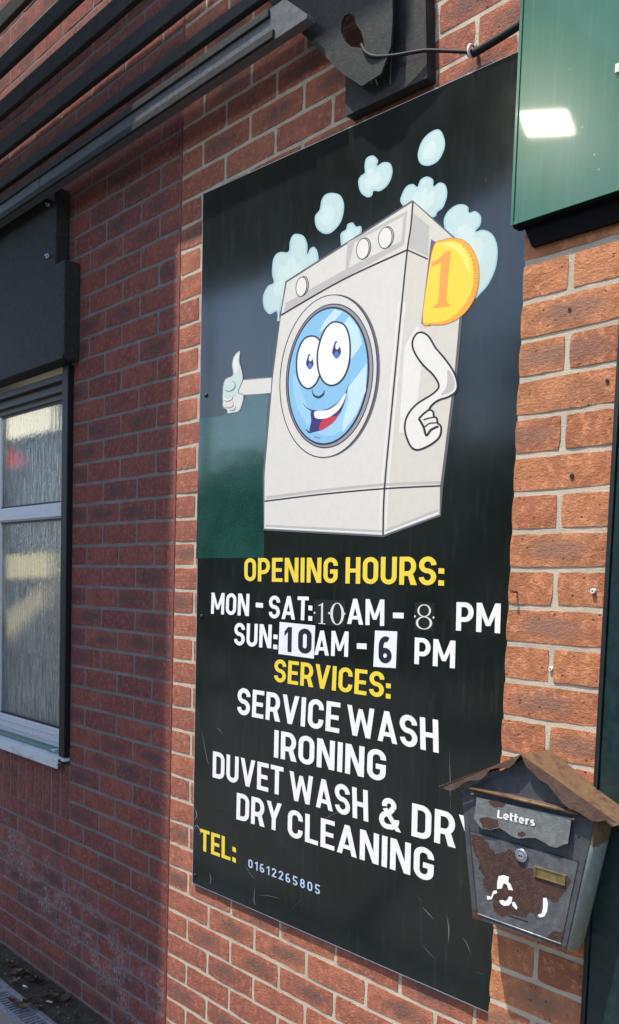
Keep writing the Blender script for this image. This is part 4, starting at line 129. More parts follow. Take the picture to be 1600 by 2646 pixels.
 ('coin',12,'coin_edge',[(1.1491,0.7465),(1.1561,0.7479),(1.157,0.7465),(1.15,0.7451)]),
 ('coin',12,'coin_edge',[(1.1536,0.7367),(1.161,0.7373),(1.1617,0.736),(1.1543,0.7353)]),
 ('coin',12,'coin_edge',[(1.1572,0.7266),(1.165,0.7265),(1.1655,0.7252),(1.1577,0.7252)]),
 ('coin',12,'coin_edge',[(1.1598,0.7164),(1.1679,0.7156),(1.1682,0.7142),(1.1602,0.715)]),
 ('coin',12,'coin_edge',[(1.1615,0.7062),(1.1697,0.7047),(1.1699,0.7034),(1.1617,0.7048)]),
 ('coin',12,'coin_edge',[(1.1622,0.6961),(1.1705,0.694),(1.1705,0.6927),(1.1622,0.6948)]),
 ('coin',12,'coin_edge',[(1.162,0.6864),(1.1701,0.6835),(1.1699,0.6823),(1.1618,0.6851)]),
 ('coin',12,'coin_edge',[(1.1607,0.677),(1.1687,0.6735),(1.1683,0.6723),(1.1603,0.6758)]),
 ('coin',12,'coin_edge',[(1.1584,0.6681),(1.1661,0.6641),(1.1656,0.663),(1.1579,0.667)]),
 ('coin',12,'coin_edge',[(1.1552,0.6599),(1.1626,0.6553),(1.1618,0.6543),(1.1545,0.6588)]),
 ('cartoon_arm',9,'ink',[(1.0133,0.62),(1.0195,0.6179),(1.026,0.6147),(1.0325,0.6104),(1.0388,0.6051),(1.0445,0.5984),(1.0497,0.5908),(1.0549,0.5831),(1.0605,0.5757),(1.067,0.5687),(1.0741,0.5616),(1.0816,0.5542),(1.0889,0.5465),(1.0961,0.5383),(1.1032,0.5299),(1.11,0.5214),(1.1156,0.5132),(1.1201,0.5054),(1.1237,0.4979),(1.1264,0.4908),(1.1281,0.4845),(1.1288,0.4791),(1.1285,0.4743),(1.1271,0.47),(1.1244,0.4662),(1.1204,0.4629),(1.1153,0.4604),(1.1095,0.4583),(1.1034,0.4566),(1.0964,0.4553),(1.0888,0.4547),(1.0816,0.4541),(1.0754,0.453),(1.07,0.4513),(1.0649,0.4492),(1.0604,0.4469),(1.0567,0.4446),(1.0538,0.4422),(1.0515,0.4397),(1.0503,0.4375),(1.05,0.437),(1.0493,0.4379),(1.0515,0.4373),(1.0558,0.4358),(1.0605,0.4327),(1.0626,0.4285),(1.0633,0.4248),(1.0637,0.4218),(1.0642,0.4202),(1.0646,0.42),(1.0661,0.4194),(1.0692,0.418),(1.0726,0.4151),(1.0742,0.4116),(1.0748,0.4084),(1.0753,0.4058),(1.0759,0.4041),(1.0772,0.4031),(1.0799,0.4014),(1.0837,0.3985),(1.0864,0.3942),(1.0873,0.3892),(1.0874,0.3837),(1.0865,0.3779),(1.0845,0.3727),(1.0812,0.3684),(1.0769,0.3647),(1.0718,0.3614),(1.0661,0.3584),(1.0593,0.3553),(1.0515,0.3524),(1.0434,0.3499),(1.0358,0.348),(1.0288,0.3467),(1.0219,0.3459),(1.0149,0.3459),(1.008,0.3473),(1.0016,0.3501),(0.9961,0.3539),(0.9913,0.3588),(0.9868,0.3647),(0.9822,0.3724),(0.9776,0.3815),(0.9737,0.3912),(0.9714,0.4004),(0.9709,0.4087),(0.9717,0.4167),(0.9739,0.4243),(0.9776,0.4316),(0.9827,0.4384),(0.9893,0.4448),(0.9971,0.4507),(1.0064,0.4563),(1.0182,0.4613),(1.0318,0.4658),(1.0447,0.4699),(1.0546,0.4739),(1.0615,0.4775),(1.0664,0.4807),(1.0691,0.4838),(1.0699,0.4873),(1.0685,0.4923),(1.0647,0.4988),(1.0592,0.5059),(1.0532,0.5129),(1.0462,0.5196),(1.0378,0.5265),(1.0289,0.5337),(1.0206,0.5411),(1.0132,0.5489),(1.0063,0.5567),(1.0001,0.5645),(0.995,0.5717),(0.9909,0.5784),(0.9877,0.5847),(0.9855,0.5908),(0.9846,0.5966),(0.9851,0.6024),(0.987,0.6077),(0.9898,0.6123),(0.9931,0.6159),(0.997,0.6185),(1.0018,0.6203),(1.0073,0.6208)]),
 ('cartoon_arm',10,'cabinet_light',[(1.0131,0.6156),(1.018,0.614),(1.0235,0.6113),(1.0291,0.6076),(1.0346,0.603),(1.0397,0.597),(1.0448,0.5896),(1.0501,0.5817),(1.056,0.574),(1.0628,0.5667),(1.0701,0.5594),(1.0775,0.5521),(1.0846,0.5446),(1.0917,0.5365),(1.0988,0.5281),(1.1054,0.5198),(1.1108,0.512),(1.1151,0.5046),(1.1186,0.4974),(1.1211,0.4906),(1.1227,0.4848),(1.1233,0.4799),(1.1231,0.4758),(1.1219,0.4724),(1.1198,0.4693),(1.1164,0.4666),(1.1119,0.4643),(1.1066,0.4624),(1.1009,0.4608),(1.0944,0.4597),(1.0871,0.4591),(1.0796,0.4584),(1.0728,0.4573),(1.0668,0.4554),(1.0613,0.4532),(1.0564,0.4507),(1.0524,0.4482),(1.049,0.4454),(1.0464,0.4425),(1.0447,0.4395),(1.0444,0.4367),(1.0467,0.4344),(1.0502,0.4332),(1.0537,0.4321),(1.056,0.4307),(1.057,0.4284),(1.0576,0.4251),(1.0581,0.4217),(1.0593,0.4188),(1.0615,0.4168),(1.0641,0.4156),(1.0663,0.4147),(1.0678,0.4135),(1.0687,0.4114),(1.0692,0.4086),(1.0698,0.4056),(1.0711,0.4026),(1.0736,0.4001),(1.0767,0.3983),(1.0793,0.3964),(1.081,0.3938),(1.0817,0.3897),(1.0817,0.3847),(1.081,0.3795),(1.0793,0.375),(1.0765,0.3714),(1.0727,0.3681),(1.068,0.3651),(1.0625,0.3623),(1.056,0.3594),(1.0485,0.3566),(1.0407,0.3542),(1.0334,0.3524),(1.0268,0.3512),(1.0205,0.3504),(1.0147,0.3504),(1.0094,0.3515),(1.0047,0.3536),(1.0003,0.3566),(0.9962,0.3608),(0.9921,0.3662),(0.9878,0.3735),(0.9833,0.3823),(0.9796,0.3916),(0.9775,0.4001),(0.977,0.4078),(0.9777,0.4152),(0.9797,0.4223),(0.9832,0.429),(0.988,0.4353),(0.9941,0.4414),(1.0016,0.447),(1.0103,0.4523),(1.0216,0.4571),(1.035,0.4615),(1.048,0.4657),(1.0583,0.4699),(1.0655,0.4737),(1.071,0.4774),(1.0744,0.4814),(1.0756,0.4865),(1.0738,0.4929),(1.0696,0.5001),(1.0638,0.5076),(1.0575,0.5149),(1.0501,0.522),(1.0415,0.5291),(1.0327,0.5362),(1.0248,0.5434),(1.0177,0.5508),(1.0111,0.5584),(1.0051,0.5659),(1.0002,0.5729),(0.9963,0.5792),(0.9933,0.585),(0.9914,0.5905),(0.9906,0.5955),(0.9911,0.6004),(0.9927,0.6052),(0.9952,0.6093),(0.998,0.6124),(1.0012,0.6145),(1.0048,0.6158),(1.0088,0.6162)]),
 ('cartoon_arm',11,'cabinet_shade',[(1.0968,0.5198),(1.1011,0.5175),(1.1071,0.5102),(1.113,0.5012),(1.1168,0.4935),(1.1184,0.4874),(1.1187,0.4814),(1.1174,0.476),(1.114,0.4717),(1.1065,0.4684),(1.0958,0.4658),(1.0855,0.4645),(1.0796,0.465),(1.0804,0.4675),(1.0853,0.4717),(1.0913,0.4772),(1.0954,0.4837),(1.0964,0.4929),(1.0959,0.5045),(1.0955,0.5147)]),
 ('cartoon_arm',12,'ink',[(1.0199,0.421),(1.0221,0.4182),(1.0251,0.4142),(1.0287,0.4096),(1.0322,0.4048),(1.0353,0.4001),(1.0376,0.3951),(1.0395,0.3898),(1.0411,0.385),(1.0426,0.3815),(1.0428,0.3809),(1.0416,0.3812),(1.0433,0.3829),(1.0458,0.386),(1.0488,0.3895),(1.0526,0.3923),(1.0572,0.3941),(1.0624,0.3956),(1.0675,0.3969),(1.0719,0.3979),(1.075,0.3986),(1.078,0.3935),(1.0749,0.3928),(1.0705,0.3918),(1.0656,0.3905),(1.0609,0.3891),(1.0572,0.3877),(1.0544,0.3856),(1.0518,0.3826),(1.0492,0.3793),(1.0462,0.3766),(1.0404,0.3763),(1.0364,0.3799),(1.0344,0.3843),(1.0327,0.3893),(1.031,0.3944),(1.0289,0.3988),(1.0262,0.403),(1.0228,0.4076),(1.0193,0.4122),(1.0162,0.4161),(1.014,0.4189)]),
 ('cartoon_arm',12,'ink',[(1.0147,0.4217),(1.0164,0.423),(1.0188,0.4248),(1.0217,0.4269),(1.0247,0.429),(1.0278,0.431),(1.0311,0.4328),(1.0348,0.4346),(1.0384,0.4363),(1.0415,0.4377),(1.0437,0.4387),(1.0473,0.4348),(1.0452,0.4338),(1.0421,0.4323),(1.0386,0.4307),(1.035,0.4289),(1.0319,0.4272),(1.0291,0.4254),(1.0261,0.4233),(1.0233,0.4213),(1.0209,0.4194),(1.0192,0.4182)]),
 ('cartoon_arm',12,'ink',[(1.0299,0.4172),(1.0321,0.4175),(1.0352,0.4179),(1.0388,0.4183),(1.0425,0.4188),(1.046,0.4191),(1.0494,0.4192),(1.0529,0.4193),(1.0564,0.4194),(1.0592,0.4194),(1.0613,0.4194),(1.0621,0.4163),(1.06,0.4162),(1.0572,0.4162),(1.0538,0.4162),(1.0503,0.4161),(1.0471,0.4159),(1.0438,0.4156),(1.0401,0.4152),(1.0365,0.4148),(1.0335,0.4144),(1.0313,0.4141)]),
 ('cartoon_arm',12,'ink',[(1.0349,0.4003),(1.0366,0.4013),(1.039,0.4028),(1.042,0.4044),(1.0454,0.406),(1.0492,0.407),(1.0536,0.4072),(1.0585,0.4069),(1.0634,0.4064),(1.0676,0.4059),(1.0705,0.4056),(1.0707,0.4026),(1.0678,0.4029),(1.0636,0.4034),(1.0589,0.4038),(1.0543,0.4041),(1.0506,0.4039),(1.0476,0.4031),(1.0446,0.4017),(1.0419,0.4001),(1.0395,0.3987),(1.0377,0.3976)]),
 ('cartoon_hand',5,'cabinet',[(0.3396,0.608),(0.4792,0.5949),(0.4766,0.5543),(0.3505,0.5661),(0.3292,0.5762)]),
 ('cartoon_hand',6,'ring_grey',[(0.351,0.61),(0.4791,0.5963),(0.4793,0.5946),(0.3512,0.6083)]),
 ('cartoon_hand',6,'ring_grey',[(0.3504,0.5656),(0.4765,0.5546),(0.4768,0.553),(0.3507,0.5639)]),
 ('cartoon_hand',6,'ring_dark',[(0.3379,0.691),(0.3383,0.6857),(0.337,0.6788),(0.3356,0.6714),(0.3353,0.6649),(0.3367,0.6596),(0.3389,0.6545),(0.3415,0.6494),(0.3439,0.6442),(0.3461,0.6388),(0.3484,0.6333),(0.3504,0.6279),(0.3518,0.6229),(0.3527,0.6186),(0.3533,0.6147),(0.3531,0.6104),(0.3515,0.605),(0.3469,0.5979),(0.3404,0.5896),(0.3347,0.5816),(0.3328,0.5759),(0.3351,0.5736),(0.3416,0.5716),(0.3503,0.5692),(0.3573,0.5649),(0.3594,0.5592),(0.3589,0.5535),(0.3572,0.5478),(0.3549,0.5423),(0.3521,0.5365),(0.3485,0.5304),(0.3441,0.5248),(0.3387,0.5206),(0.3319,0.5186),(0.3245,0.5183),(0.3174,0.5188),(0.3109,0.5191),(0.304,0.5191),(0.2963,0.519),(0.289,0.5194),(0.2824,0.5207),(0.2784,0.5243),(0.2784,0.5274),(0.2788,0.5298),(0.2781,0.5313),(0.2749,0.5332),(0.2693,0.5358),(0.2631,0.5389),(0.2581,0.5427),(0.256,0.547),(0.2557,0.5512),(0.256,0.555),(0.256,0.5587),(0.2555,0.5622),(0.2549,0.5659),(0.2543,0.5696),(0.254,0.5735),(0.254,0.5775),(0.2542,0.5816),(0.2546,0.5856),(0.2549,0.5896),(0.2549,0.5934),(0.2549,0.5974),(0.2552,0.6015),(0.2563,0.6057),(0.2577,0.6102),(0.2595,0.6151),(0.2625,0.6199),(0.2678,0.624),(0.2767,0.6261),(0.2874,0.6268),(0.2966,0.6277),(0.3017,0.6298),(0.3027,0.6345),(0.3009,0.6416),(0.298,0.6495),(0.2965,0.6568),(0.2968,0.663),(0.2977,0.6686),(0.2993,0.6737),(0.3016,0.6783),(0.3048,0.6823),(0.3089,0.6857),(0.3133,0.6885),(0.3174,0.6906),(0.3216,0.6926),(0.3262,0.6943),(0.3321,0.6948)]),
 ('cartoon_hand',7,'mint',[(0.3344,0.691),(0.3347,0.6865),(0.3334,0.6797),(0.332,0.6722),(0.3317,0.6654),(0.3331,0.6598),(0.3355,0.6545),(0.3381,0.6494),(0.3405,0.6442),(0.3427,0.6388),(0.3449,0.6334),(0.3469,0.6281),(0.3483,0.6231),(0.3492,0.6189),(0.3498,0.6152),(0.3496,0.6112),(0.348,0.6062),(0.3436,0.5992),(0.3371,0.5909),(0.3313,0.5828),(0.3292,0.5762),(0.3331,0.5721),(0.3408,0.5696),(0.349,0.5674),(0.3543,0.5642),(0.3558,0.5596),(0.3554,0.5543),(0.3537,0.5487),(0.3514,0.5433),(0.3487,0.5377),(0.3452,0.5317),(0.3409,0.5263),(0.336,0.5225),(0.3303,0.5208),(0.3238,0.5206),(0.3169,0.521),(0.3102,0.5214),(0.3031,0.5213),(0.2956,0.5213),(0.2889,0.5216),(0.2839,0.5226),(0.282,0.5244),(0.2821,0.5268),(0.2825,0.5295),(0.2811,0.5322),(0.277,0.5348),(0.2712,0.5375),(0.2654,0.5403),(0.2614,0.5434),(0.2597,0.5469),(0.2595,0.5506),(0.2598,0.5544),(0.2598,0.5582),(0.2593,0.5619),(0.2586,0.5655),(0.2581,0.5692),(0.2578,0.573),(0.2578,0.5769),(0.258,0.5809),(0.2583,0.5849),(0.2586,0.5889),(0.2587,0.5928),(0.2587,0.5967),(0.259,0.6007),(0.26,0.6047),(0.2614,0.6092),(0.2631,0.614),(0.2659,0.6184),(0.2704,0.622),(0.2784,0.6239),(0.2888,0.6245),(0.2987,0.6255),(0.3051,0.6283),(0.3064,0.6339),(0.3045,0.6414),(0.3016,0.6493),(0.3002,0.6563),(0.3005,0.6622),(0.3014,0.6676),(0.3029,0.6726),(0.305,0.6769),(0.3081,0.6807),(0.312,0.6839),(0.3161,0.6866),(0.3201,0.6887),(0.3241,0.6906),(0.3284,0.6922),(0.3321,0.6926)]),
 ('cartoon_hand',8,'cabinet',[(0.3132,0.5655),(0.3244,0.5661),(0.3352,0.5661),(0.3444,0.5653),(0.3506,0.5633),(0.3533,0.5596),(0.3531,0.5545),(0.3513,0.5489),(0.3491,0.5436),(0.3466,0.5383),(0.3433,0.5328),(0.3392,0.5277),(0.3346,0.5241),(0.3291,0.5223),(0.323,0.5218),(0.3165,0.522),(0.3102,0.5223),(0.3037,0.5223),(0.2969,0.5224),(0.2908,0.523),(0.2863,0.524),(0.2845,0.5258),(0.2846,0.5281),(0.2849,0.5307),(0.2835,0.5334),(0.2794,0.536),(0.2736,0.5388),(0.2678,0.5416),(0.2637,0.5446),(0.2607,0.5478),(0.2583,0.5512),(0.258,0.5544),(0.2618,0.5574),(0.2713,0.56),(0.2852,0.5624),(0.3002,0.5643)]),
 ('cartoon_hand',8,'cabinet_light',[(0.3295,0.6871),(0.33,0.6843),(0.3284,0.679),(0.3264,0.6726),(0.3256,0.6664),(0.3272,0.6604),(0.33,0.6539),(0.3323,0.6477),(0.3326,0.6426),(0.3299,0.6381),(0.325,0.634),(0.3197,0.6313),(0.3153,0.631),(0.3121,0.634),(0.3094,0.6396),(0.3073,0.6463),(0.306,0.6525),(0.3054,0.6583),(0.3056,0.6643),(0.3066,0.67),(0.3089,0.6749),(0.3134,0.6794),(0.3196,0.6837),(0.3257,0.6866)]),
 ('cartoon_hand',8,'cabinet_light',[(0.2627,0.5718),(0.2667,0.5702),(0.2726,0.5667),(0.279,0.563),(0.2848,0.5607),(0.2903,0.5608),(0.2958,0.5621),(0.3006,0.5636),(0.3038,0.5639),(0.3053,0.5625),(0.3056,0.5599),(0.3044,0.5573),(0.3018,0.5556),(0.2966,0.5548),(0.2893,0.5547),(0.2816,0.555),(0.2754,0.5556),(0.2711,0.5565),(0.2676,0.5578),(0.265,0.5594),(0.2631,0.5613),(0.2616,0.5641),(0.2607,0.5676),(0.2609,0.5706)]),
 ('cartoon_hand',9,'ring_dark',[(0.2962,0.6152),(0.2989,0.6139),(0.303,0.6124),(0.3076,0.6104),(0.3119,0.6082),(0.3151,0.6058),(0.3172,0.6031),(0.3186,0.6002),(0.3193,0.5971),(0.3191,0.5941),(0.318,0.5915),(0.3156,0.5892),(0.3122,0.5872),(0.3081,0.5855),(0.3036,0.5842),(0.2992,0.5834),(0.2946,0.5832),(0.2897,0.5836),(0.2848,0.5843),(0.2803,0.5853),(0.2762,0.5865),(0.2726,0.5882),(0.2694,0.5902),(0.2668,0.5924),(0.2647,0.5942),(0.263,0.5954),(0.2634,0.5956),(0.2651,0.5944),(0.2676,0.5927),(0.2706,0.5909),(0.2738,0.5892),(0.277,0.588),(0.2807,0.5872),(0.2849,0.5865),(0.2893,0.586),(0.2935,0.5859),(0.2973,0.5862),(0.301,0.587),(0.305,0.5882),(0.3087,0.5897),(0.3118,0.5914),(0.3138,0.5932),(0.3149,0.5952),(0.3153,0.5977),(0.315,0.6003),(0.3142,0.6029),(0.3128,0.6052),(0.3104,0.6074),(0.3067,0.6096),(0.3025,0.6118),(0.2987,0.6137),(0.296,0.6149)]),
 ('cartoon_hand',9,'ring_dark',[(0.3085,0.5719),(0.3084,0.57),(0.3087,0.5672),(0.3086,0.5641),(0.3078,0.561),(0.3056,0.5586),(0.3017,0.557),(0.2967,0.5559),(0.2911,0.5554),(0.2854,0.5553),(0.2803,0.5557),(0.2755,0.5568),(0.2709,0.5586),(0.267,0.5606),(0.2638,0.5625),(0.2614,0.5637),(0.2617,0.5639),(0.2642,0.5629),(0.2679,0.5616),(0.272,0.5601),(0.2762,0.5588),(0.2801,0.5582),(0.2844,0.5582),(0.2895,0.5583),(0.2946,0.5588),(0.2991,0.5596),(0.3024,0.5606),(0.3045,0.5623),(0.3059,0.5648),(0.3068,0.5676),(0.3075,0.5702),(0.3079,0.572)]),
 ('cartoon_hand',9,'ring_dark',[(0.3068,0.5549),(0.3078,0.5527),(0.3095,0.5495),(0.3111,0.5459),(0.312,0.5423),(0.3114,0.5394),(0.3088,0.5374),(0.305,0.5362),(0.3004,0.5355),(0.2956,0.5353),(0.2908,0.5355),(0.2855,0.5365),(0.2798,0.538),(0.2743,0.5398),(0.2695,0.5416),(0.2662,0.5427),(0.2663,0.543),(0.2698,0.5421),(0.2747,0.5409),(0.2803,0.5396),(0.2858,0.5386),(0.2904,0.5381),(0.2945,0.5381),(0.2987,0.5384),(0.3025,0.539),(0.3056,0.5398),(0.3076,0.5409),(0.3085,0.5429),(0.3083,0.546),(0.3076,0.5495),(0.3068,0.5527),(0.3062,0.5549)]),
 ('cartoon_hand',9,'ring_dark',[(0.3216,0.5386),(0.3214,0.5369),(0.3213,0.5343),(0.3207,0.5314),(0.3192,0.5287),(0.3162,0.5267),(0.3114,0.526),(0.3057,0.5261),(0.2997,0.5267),(0.2945,0.5275),(0.2909,0.5279),(0.2909,0.5283),(0.2943,0.5284),(0.2994,0.5284),(0.3049,0.5285),(0.3099,0.5287),(0.3132,0.5293),(0.3152,0.5306),(0.317,0.5326),(0.3186,0.535),(0.32,0.5372),(0.321,0.5387)]),
 ('paint_patch',1,'patch',[(0.1412,0.5244),(0.2294,0.5185),(0.3313,0.5207),(0.3739,0.5676),(0.4702,0.55),(0.4628,0.4875),(0.4588,0.3438),(0.4656,0.0998),(0.1405,0.0991),(0.1408,0.3154)]),
 ('scratch',3,'scratch',[(0.1562,-0.6765),(0.1593,-0.6795),(0.1641,-0.6837),(0.1691,-0.6887),(0.1732,-0.694),(0.1749,-0.6991),(0.1735,-0.7044),(0.1698,-0.7099),(0.1652,-0.7151),(0.1607,-0.7196),(0.1578,-0.7227),(0.1575,-0.7226),(0.16,-0.7194),(0.1638,-0.7149),(0.1678,-0.7097),(0.1709,-0.7044),(0.1721,-0.6997),(0.1705,-0.695),(0.167,-0.6897),(0.1626,-0.6844),(0.1585,-0.6799),(0.1559,-0.6766)]),
 ('scratch',3,'scratch',[(0.1532,-0.7602),(0.1556,-0.7557),(0.1588,-0.749),(0.1627,-0.7417),(0.167,-0.7355),(0.1724,-0.7319),(0.1787,-0.7327),(0.1851,-0.7362),(0.1912,-0.7411),(0.196,-0.7461),(0.1986,-0.7498),(0.198,-0.7527),(0.1947,-0.7548),(0.1906,-0.7562),(0.1868,-0.7571),(0.1845,-0.7579),(0.1844,-0.7577),(0.1867,-0.7568),(0.1903,-0.7555),(0.1939,-0.754),(0.1959,-0.7524),(0.196,-0.7507),(0.1933,-0.7474),(0.1885,-0.7426),(0.1825,-0.7378),(0.1766,-0.7344),(0.1725,-0.7335),(0.1689,-0.736),(0.1644,-0.7418),(0.16,-0.749),(0.1562,-0.7557),(0.1536,-0.7602)]),
 ('scratch',3,'scratch',[(0.274,-0.6557),(0.3324,-0.6501),(0.3324,-0.6502),(0.274,-0.6559)]),
 ('scratch',3,'scratch',[(0.2449,-0.8634),(0.2466,-0.8662),(0.2492,-0.8701),(0.2519,-0.8746),(0.2541,-0.8793),(0.2552,-0.8836),(0.2548,-0.8878),(0.2535,-0.892),(0.2516,-0.896),(0.2497,-0.8994),(0.2485,-0.9018),(0.2482,-0.9018),(0.249,-0.8994),(0.2503,-0.8961),(0.2517,-0.8922),(0.2528,-0.8881),(0.253,-0.8842),(0.252,-0.8801),(0.2501,-0.8753),(0.2479,-0.8706),(0.2459,-0.8665),(0.2446,-0.8635)]),
 ('scratch',3,'scratch',[(0.4157,-0.7973),(0.4192,-0.7999),(0.4241,-0.8035),(0.4298,-0.8077),(0.4356,-0.8119),(0.4409,-0.8155),(0.4462,-0.8185),(0.4518,-0.8214),(0.4571,-0.824),(0.4617,-0.8262),(0.4649,-0.8278),(0.4648,-0.8279),(0.4615,-0.8264),(0.4567,-0.8244),(0.4512,-0.8219),(0.4455,-0.8191),(0.4401,-0.8161),(0.4348,-0.8125),(0.4291,-0.8082),(0.4236,-0.8039),(0.4189,-0.8),(0.4156,-0.7973)]),
 ('scratch',3,'scratch',[(0.466,-0.8522),(0.4656,-0.8577),(0.4649,-0.8657),(0.4641,-0.8748),(0.4636,-0.8833),(0.4636,-0.8899),(0.4645,-0.8943),(0.4659,-0.8976),(0.4675,-0.9001),(0.469,-0.902),(0.47,-0.9035),(0.4697,-0.9036),(0.4684,-0.9023),(0.4665,-0.9006),(0.4644,-0.8983),(0.4626,-0.895),(0.4617,-0.8905),(0.4618,-0.8838),(0.4626,-0.8751),(0.4637,-0.866),(0.465,-0.8579),(0.4657,-0.8523)]),
 ('scratch',3,'scratch',[(0.4761,-0.8709),(0.4837,-0.8691),(0.4943,-0.8664),(0.5067,-0.8634),(0.5195,-0.8605),(0.5313,-0.8583),(0.543,-0.8566),(0.5555,-0.8551),(0.5675,-0.854),(0.5777,-0.8531),(0.5848,-0.8525),(0.5848,-0.8525),(0.5776,-0.8533),(0.5673,-0.8544),(0.5553,-0.8557),(0.5428,-0.8572),(0.5311,-0.8589),(0.5194,-0.8612),(0.5067,-0.8639),(0.4943,-0.8668),(0.4837,-0.8693),(0.4761,-0.871)]),
 ('scratch',3,'scratch',[(0.2648,-0.4115),(0.2671,-0.4119),(0.2703,-0.4123),(0.274,-0.413),(0.2777,-0.414),(0.281,-0.4153),(0.284,-0.4173),(0.2869,-0.4199),(0.2896,-0.4225),(0.2918,-0.4249),(0.2933,-0.4266),(0.2931,-0.4266),(0.2913,-0.4251),(0.2888,-0.4229),(0.2858,-0.4204),(0.2828,-0.418),(0.2799,-0.4162),(0.2768,-0.4149),(0.2733,-0.4138),(0.2698,-0.4129),(0.2668,-0.4122),(0.2647,-0.4116)]),
 ('scratch',3,'scratch',[(1.1465,-0.3492),(1.1476,-0.3596),(1.1492,-0.3746),(1.151,-0.3916),(1.1526,-0.4077),(1.1537,-0.4204),(1.1542,-0.4294),(1.1542,-0.4365),(1.154,-0.442),(1.1538,-0.4462),(1.1536,-0.4495),(1.1535,-0.4495),(1.1535,-0.4463),(1.1535,-0.4421),(1.1534,-0.4366),(1.1532,-0.4296),(1.1527,-0.4206),(1.1517,-0.4079),(1.1502,-0.3917),(1.1487,-0.3747),(1.1473,-0.3596),(1.1464,-0.3493)]),
 ('scratch',3,'scratch',[(1.157,-0.444),(1.1566,-0.4829),(1.1564,-0.4829),(1.1567,-0.4441)]),
 ('scratch',3,'scratch',[(1.0689,-0.7078),(1.0822,-0.7168),(1.0821,-0.7169),(1.0688,-0.7079)]),
 ('scratch',3,'scratch',[(1.096,-0.738),(1.1218,-0.7505),(1.1217,-0.7506),(1.096,-0.7381)]),
 ('scratch',3,'scratch',[(1.1573,-0.7225),(1.1587,-0.7276),(1.1609,-0.7349),(1.1633,-0.7432),(1.1654,-0.7516),(1.1669,-0.7591),(1.1675,-0.766),(1.1676,-0.7729),(1.1673,-0.7794),(1.167,-0.7849),(1.1668,-0.7888),(1.1667,-0.7888),(1.1668,-0.7849),(1.1668,-0.7795),(1.1669,-0.7731),(1.1667,-0.7662),(1.166,-0.7594),(1.1646,-0.752),(1.1626,-0.7435),(1.1604,-0.7351),(1.1585,-0.7277),(1.1572,-0.7226)]),
 ('scratch',3,'scratch',[(1.1602,-0.8008),(1.1627,-0.8248),(1.1626,-0.8249),(1.1601,-0.8009)]),
 ('scratch',3,'scratch',[(1.2073,-0.7661),(1.209,-0.7672),(1.2115,-0.7688),(1.2143,-0.7709),(1.2172,-0.7734),(1.2199,-0.7765),(1.2227,-0.7806),(1.2256,-0.7858),(1.2284,-0.7911),(1.2307,-0.7959),(1.2324,-0.7992),(1.2323,-0.7992),(1.2305,-0.7961),(1.2279,-0.7914),(1.2249,-0.7862),(1.2219,-0.7811),(1.2191,-0.777),(1.2165,-0.774),(1.2137,-0.7714),(1.2111,-0.7692),(1.2088,-0.7675),(1.2072,-0.7661)]),
 ('scratch',3,'scratch',[(1.2446,-0.8336),(1.2684,-0.8316),(1.2683,-0.8318),(1.2446,-0.8338)]),
 ('scratch',3,'scratch',[(1.0875,-0.8193),(1.0912,-0.8213),(1.0965,-0.8241),(1.1026,-0.8274),(1.1086,-0.8306),(1.1138,-0.8334),(1.1184,-0.8356),(1.1229,-0.8377),(1.127,-0.8396),(1.1304,-0.8411),(1.1329,-0.8423),(1.1328,-0.8423),(1.1303,-0.8413),(1.1268,-0.8398),(1.1226,-0.8381),(1.118,-0.836),(1.1134,-0.8338),(1.1082,-0.8311),(1.1023,-0.8278),(1.0963,-0.8244),(1.0911,-0.8214),(1.0874,-0.8193)]),
 ('scratch',3,'scratch',[(0.629,-0.8664),(0.6857,-0.8095),(0.6858,-0.8095),(0.6291,-0.8665)]),
 ('scratch',3,'scratch',[(0.7253,-0.6002),(0.7319,-0.5963),(0.7412,-0.5908),(0.7519,-0.5845),(0.7625,-0.5784),(0.7713,-0.5733),(0.7789,-0.5692),(0.786,-0.5654),(0.7925,-0.562),(0.7978,-0.5593),(0.8016,-0.5573),(0.8017,-0.5574),(0.7979,-0.5595),(0.7927,-0.5623),(0.7864,-0.5658),(0.7793,-0.5697),(0.7718,-0.5738),(0.7629,-0.5789),(0.7523,-0.5849),(0.7415,-0.591),(0.732,-0.5964),(0.7253,-0.6002)]),
 ('scratch',3,'scratch',[(1.1943,-0.6339),(1.2126,-0.6483),(1.2126,-0.6484),(1.1942,-0.634)]),
 ('scratch',3,'scratch',[(1.1643,-0.7334),(1.1649,-0.7366),(1.1658,-0.7411),(1.1668,-0.7464),(1.1677,-0.7522),(1.1683,-0.7581),(1.1686,-0.7647),(1.1686,-0.7724),(1.1685,-0.7801),(1.1684,-0.7867),(1.1683,-0.7914),(1.1682,-0.7914),(1.1681,-0.7868),(1.168,-0.7802),(1.1679,-0.7726),(1.1677,-0.765),(1.1674,-0.7584),(1.1668,-0.7525),(1.1661,-0.7467),(1.1653,-0.7413),(1.1646,-0.7367),(1.1642,-0.7335)]),
 ('scratch',3,'scratch',[(1.0863,-0.7301),(1.0886,-0.7311),(1.0919,-0.7325),(1.0956,-0.7342),(1.0996,-0.7361),(1.1033,-0.7381),(1.1073,-0.7404),(1.1118,-0.743),(1.1161,-0.7457),(1.1198,-0.748),(1.1224,-0.7497),(1.1223,-0.7498),(1.1195,-0.7483),(1.1156,-0.7462),(1.1111,-0.7438),(1.1065,-0.7412),(1.1025,-0.739),(1.0987,-0.737),(1.0949,-0.735),(1.0914,-0.7331),(1.0884,-0.7314),(1.0862,-0.7302)]),
 ('scratch',3,'scratch',[(1.0459,-0.7747),(1.0537,-0.7838),(1.0536,-0.7839),(1.0458,-0.7747)]),
 ('scratch',3,'scratch',[(1.0752,-0.4597),(1.0854,-0.4727),(1.0853,-0.4727),(1.0752,-0.4598)]),
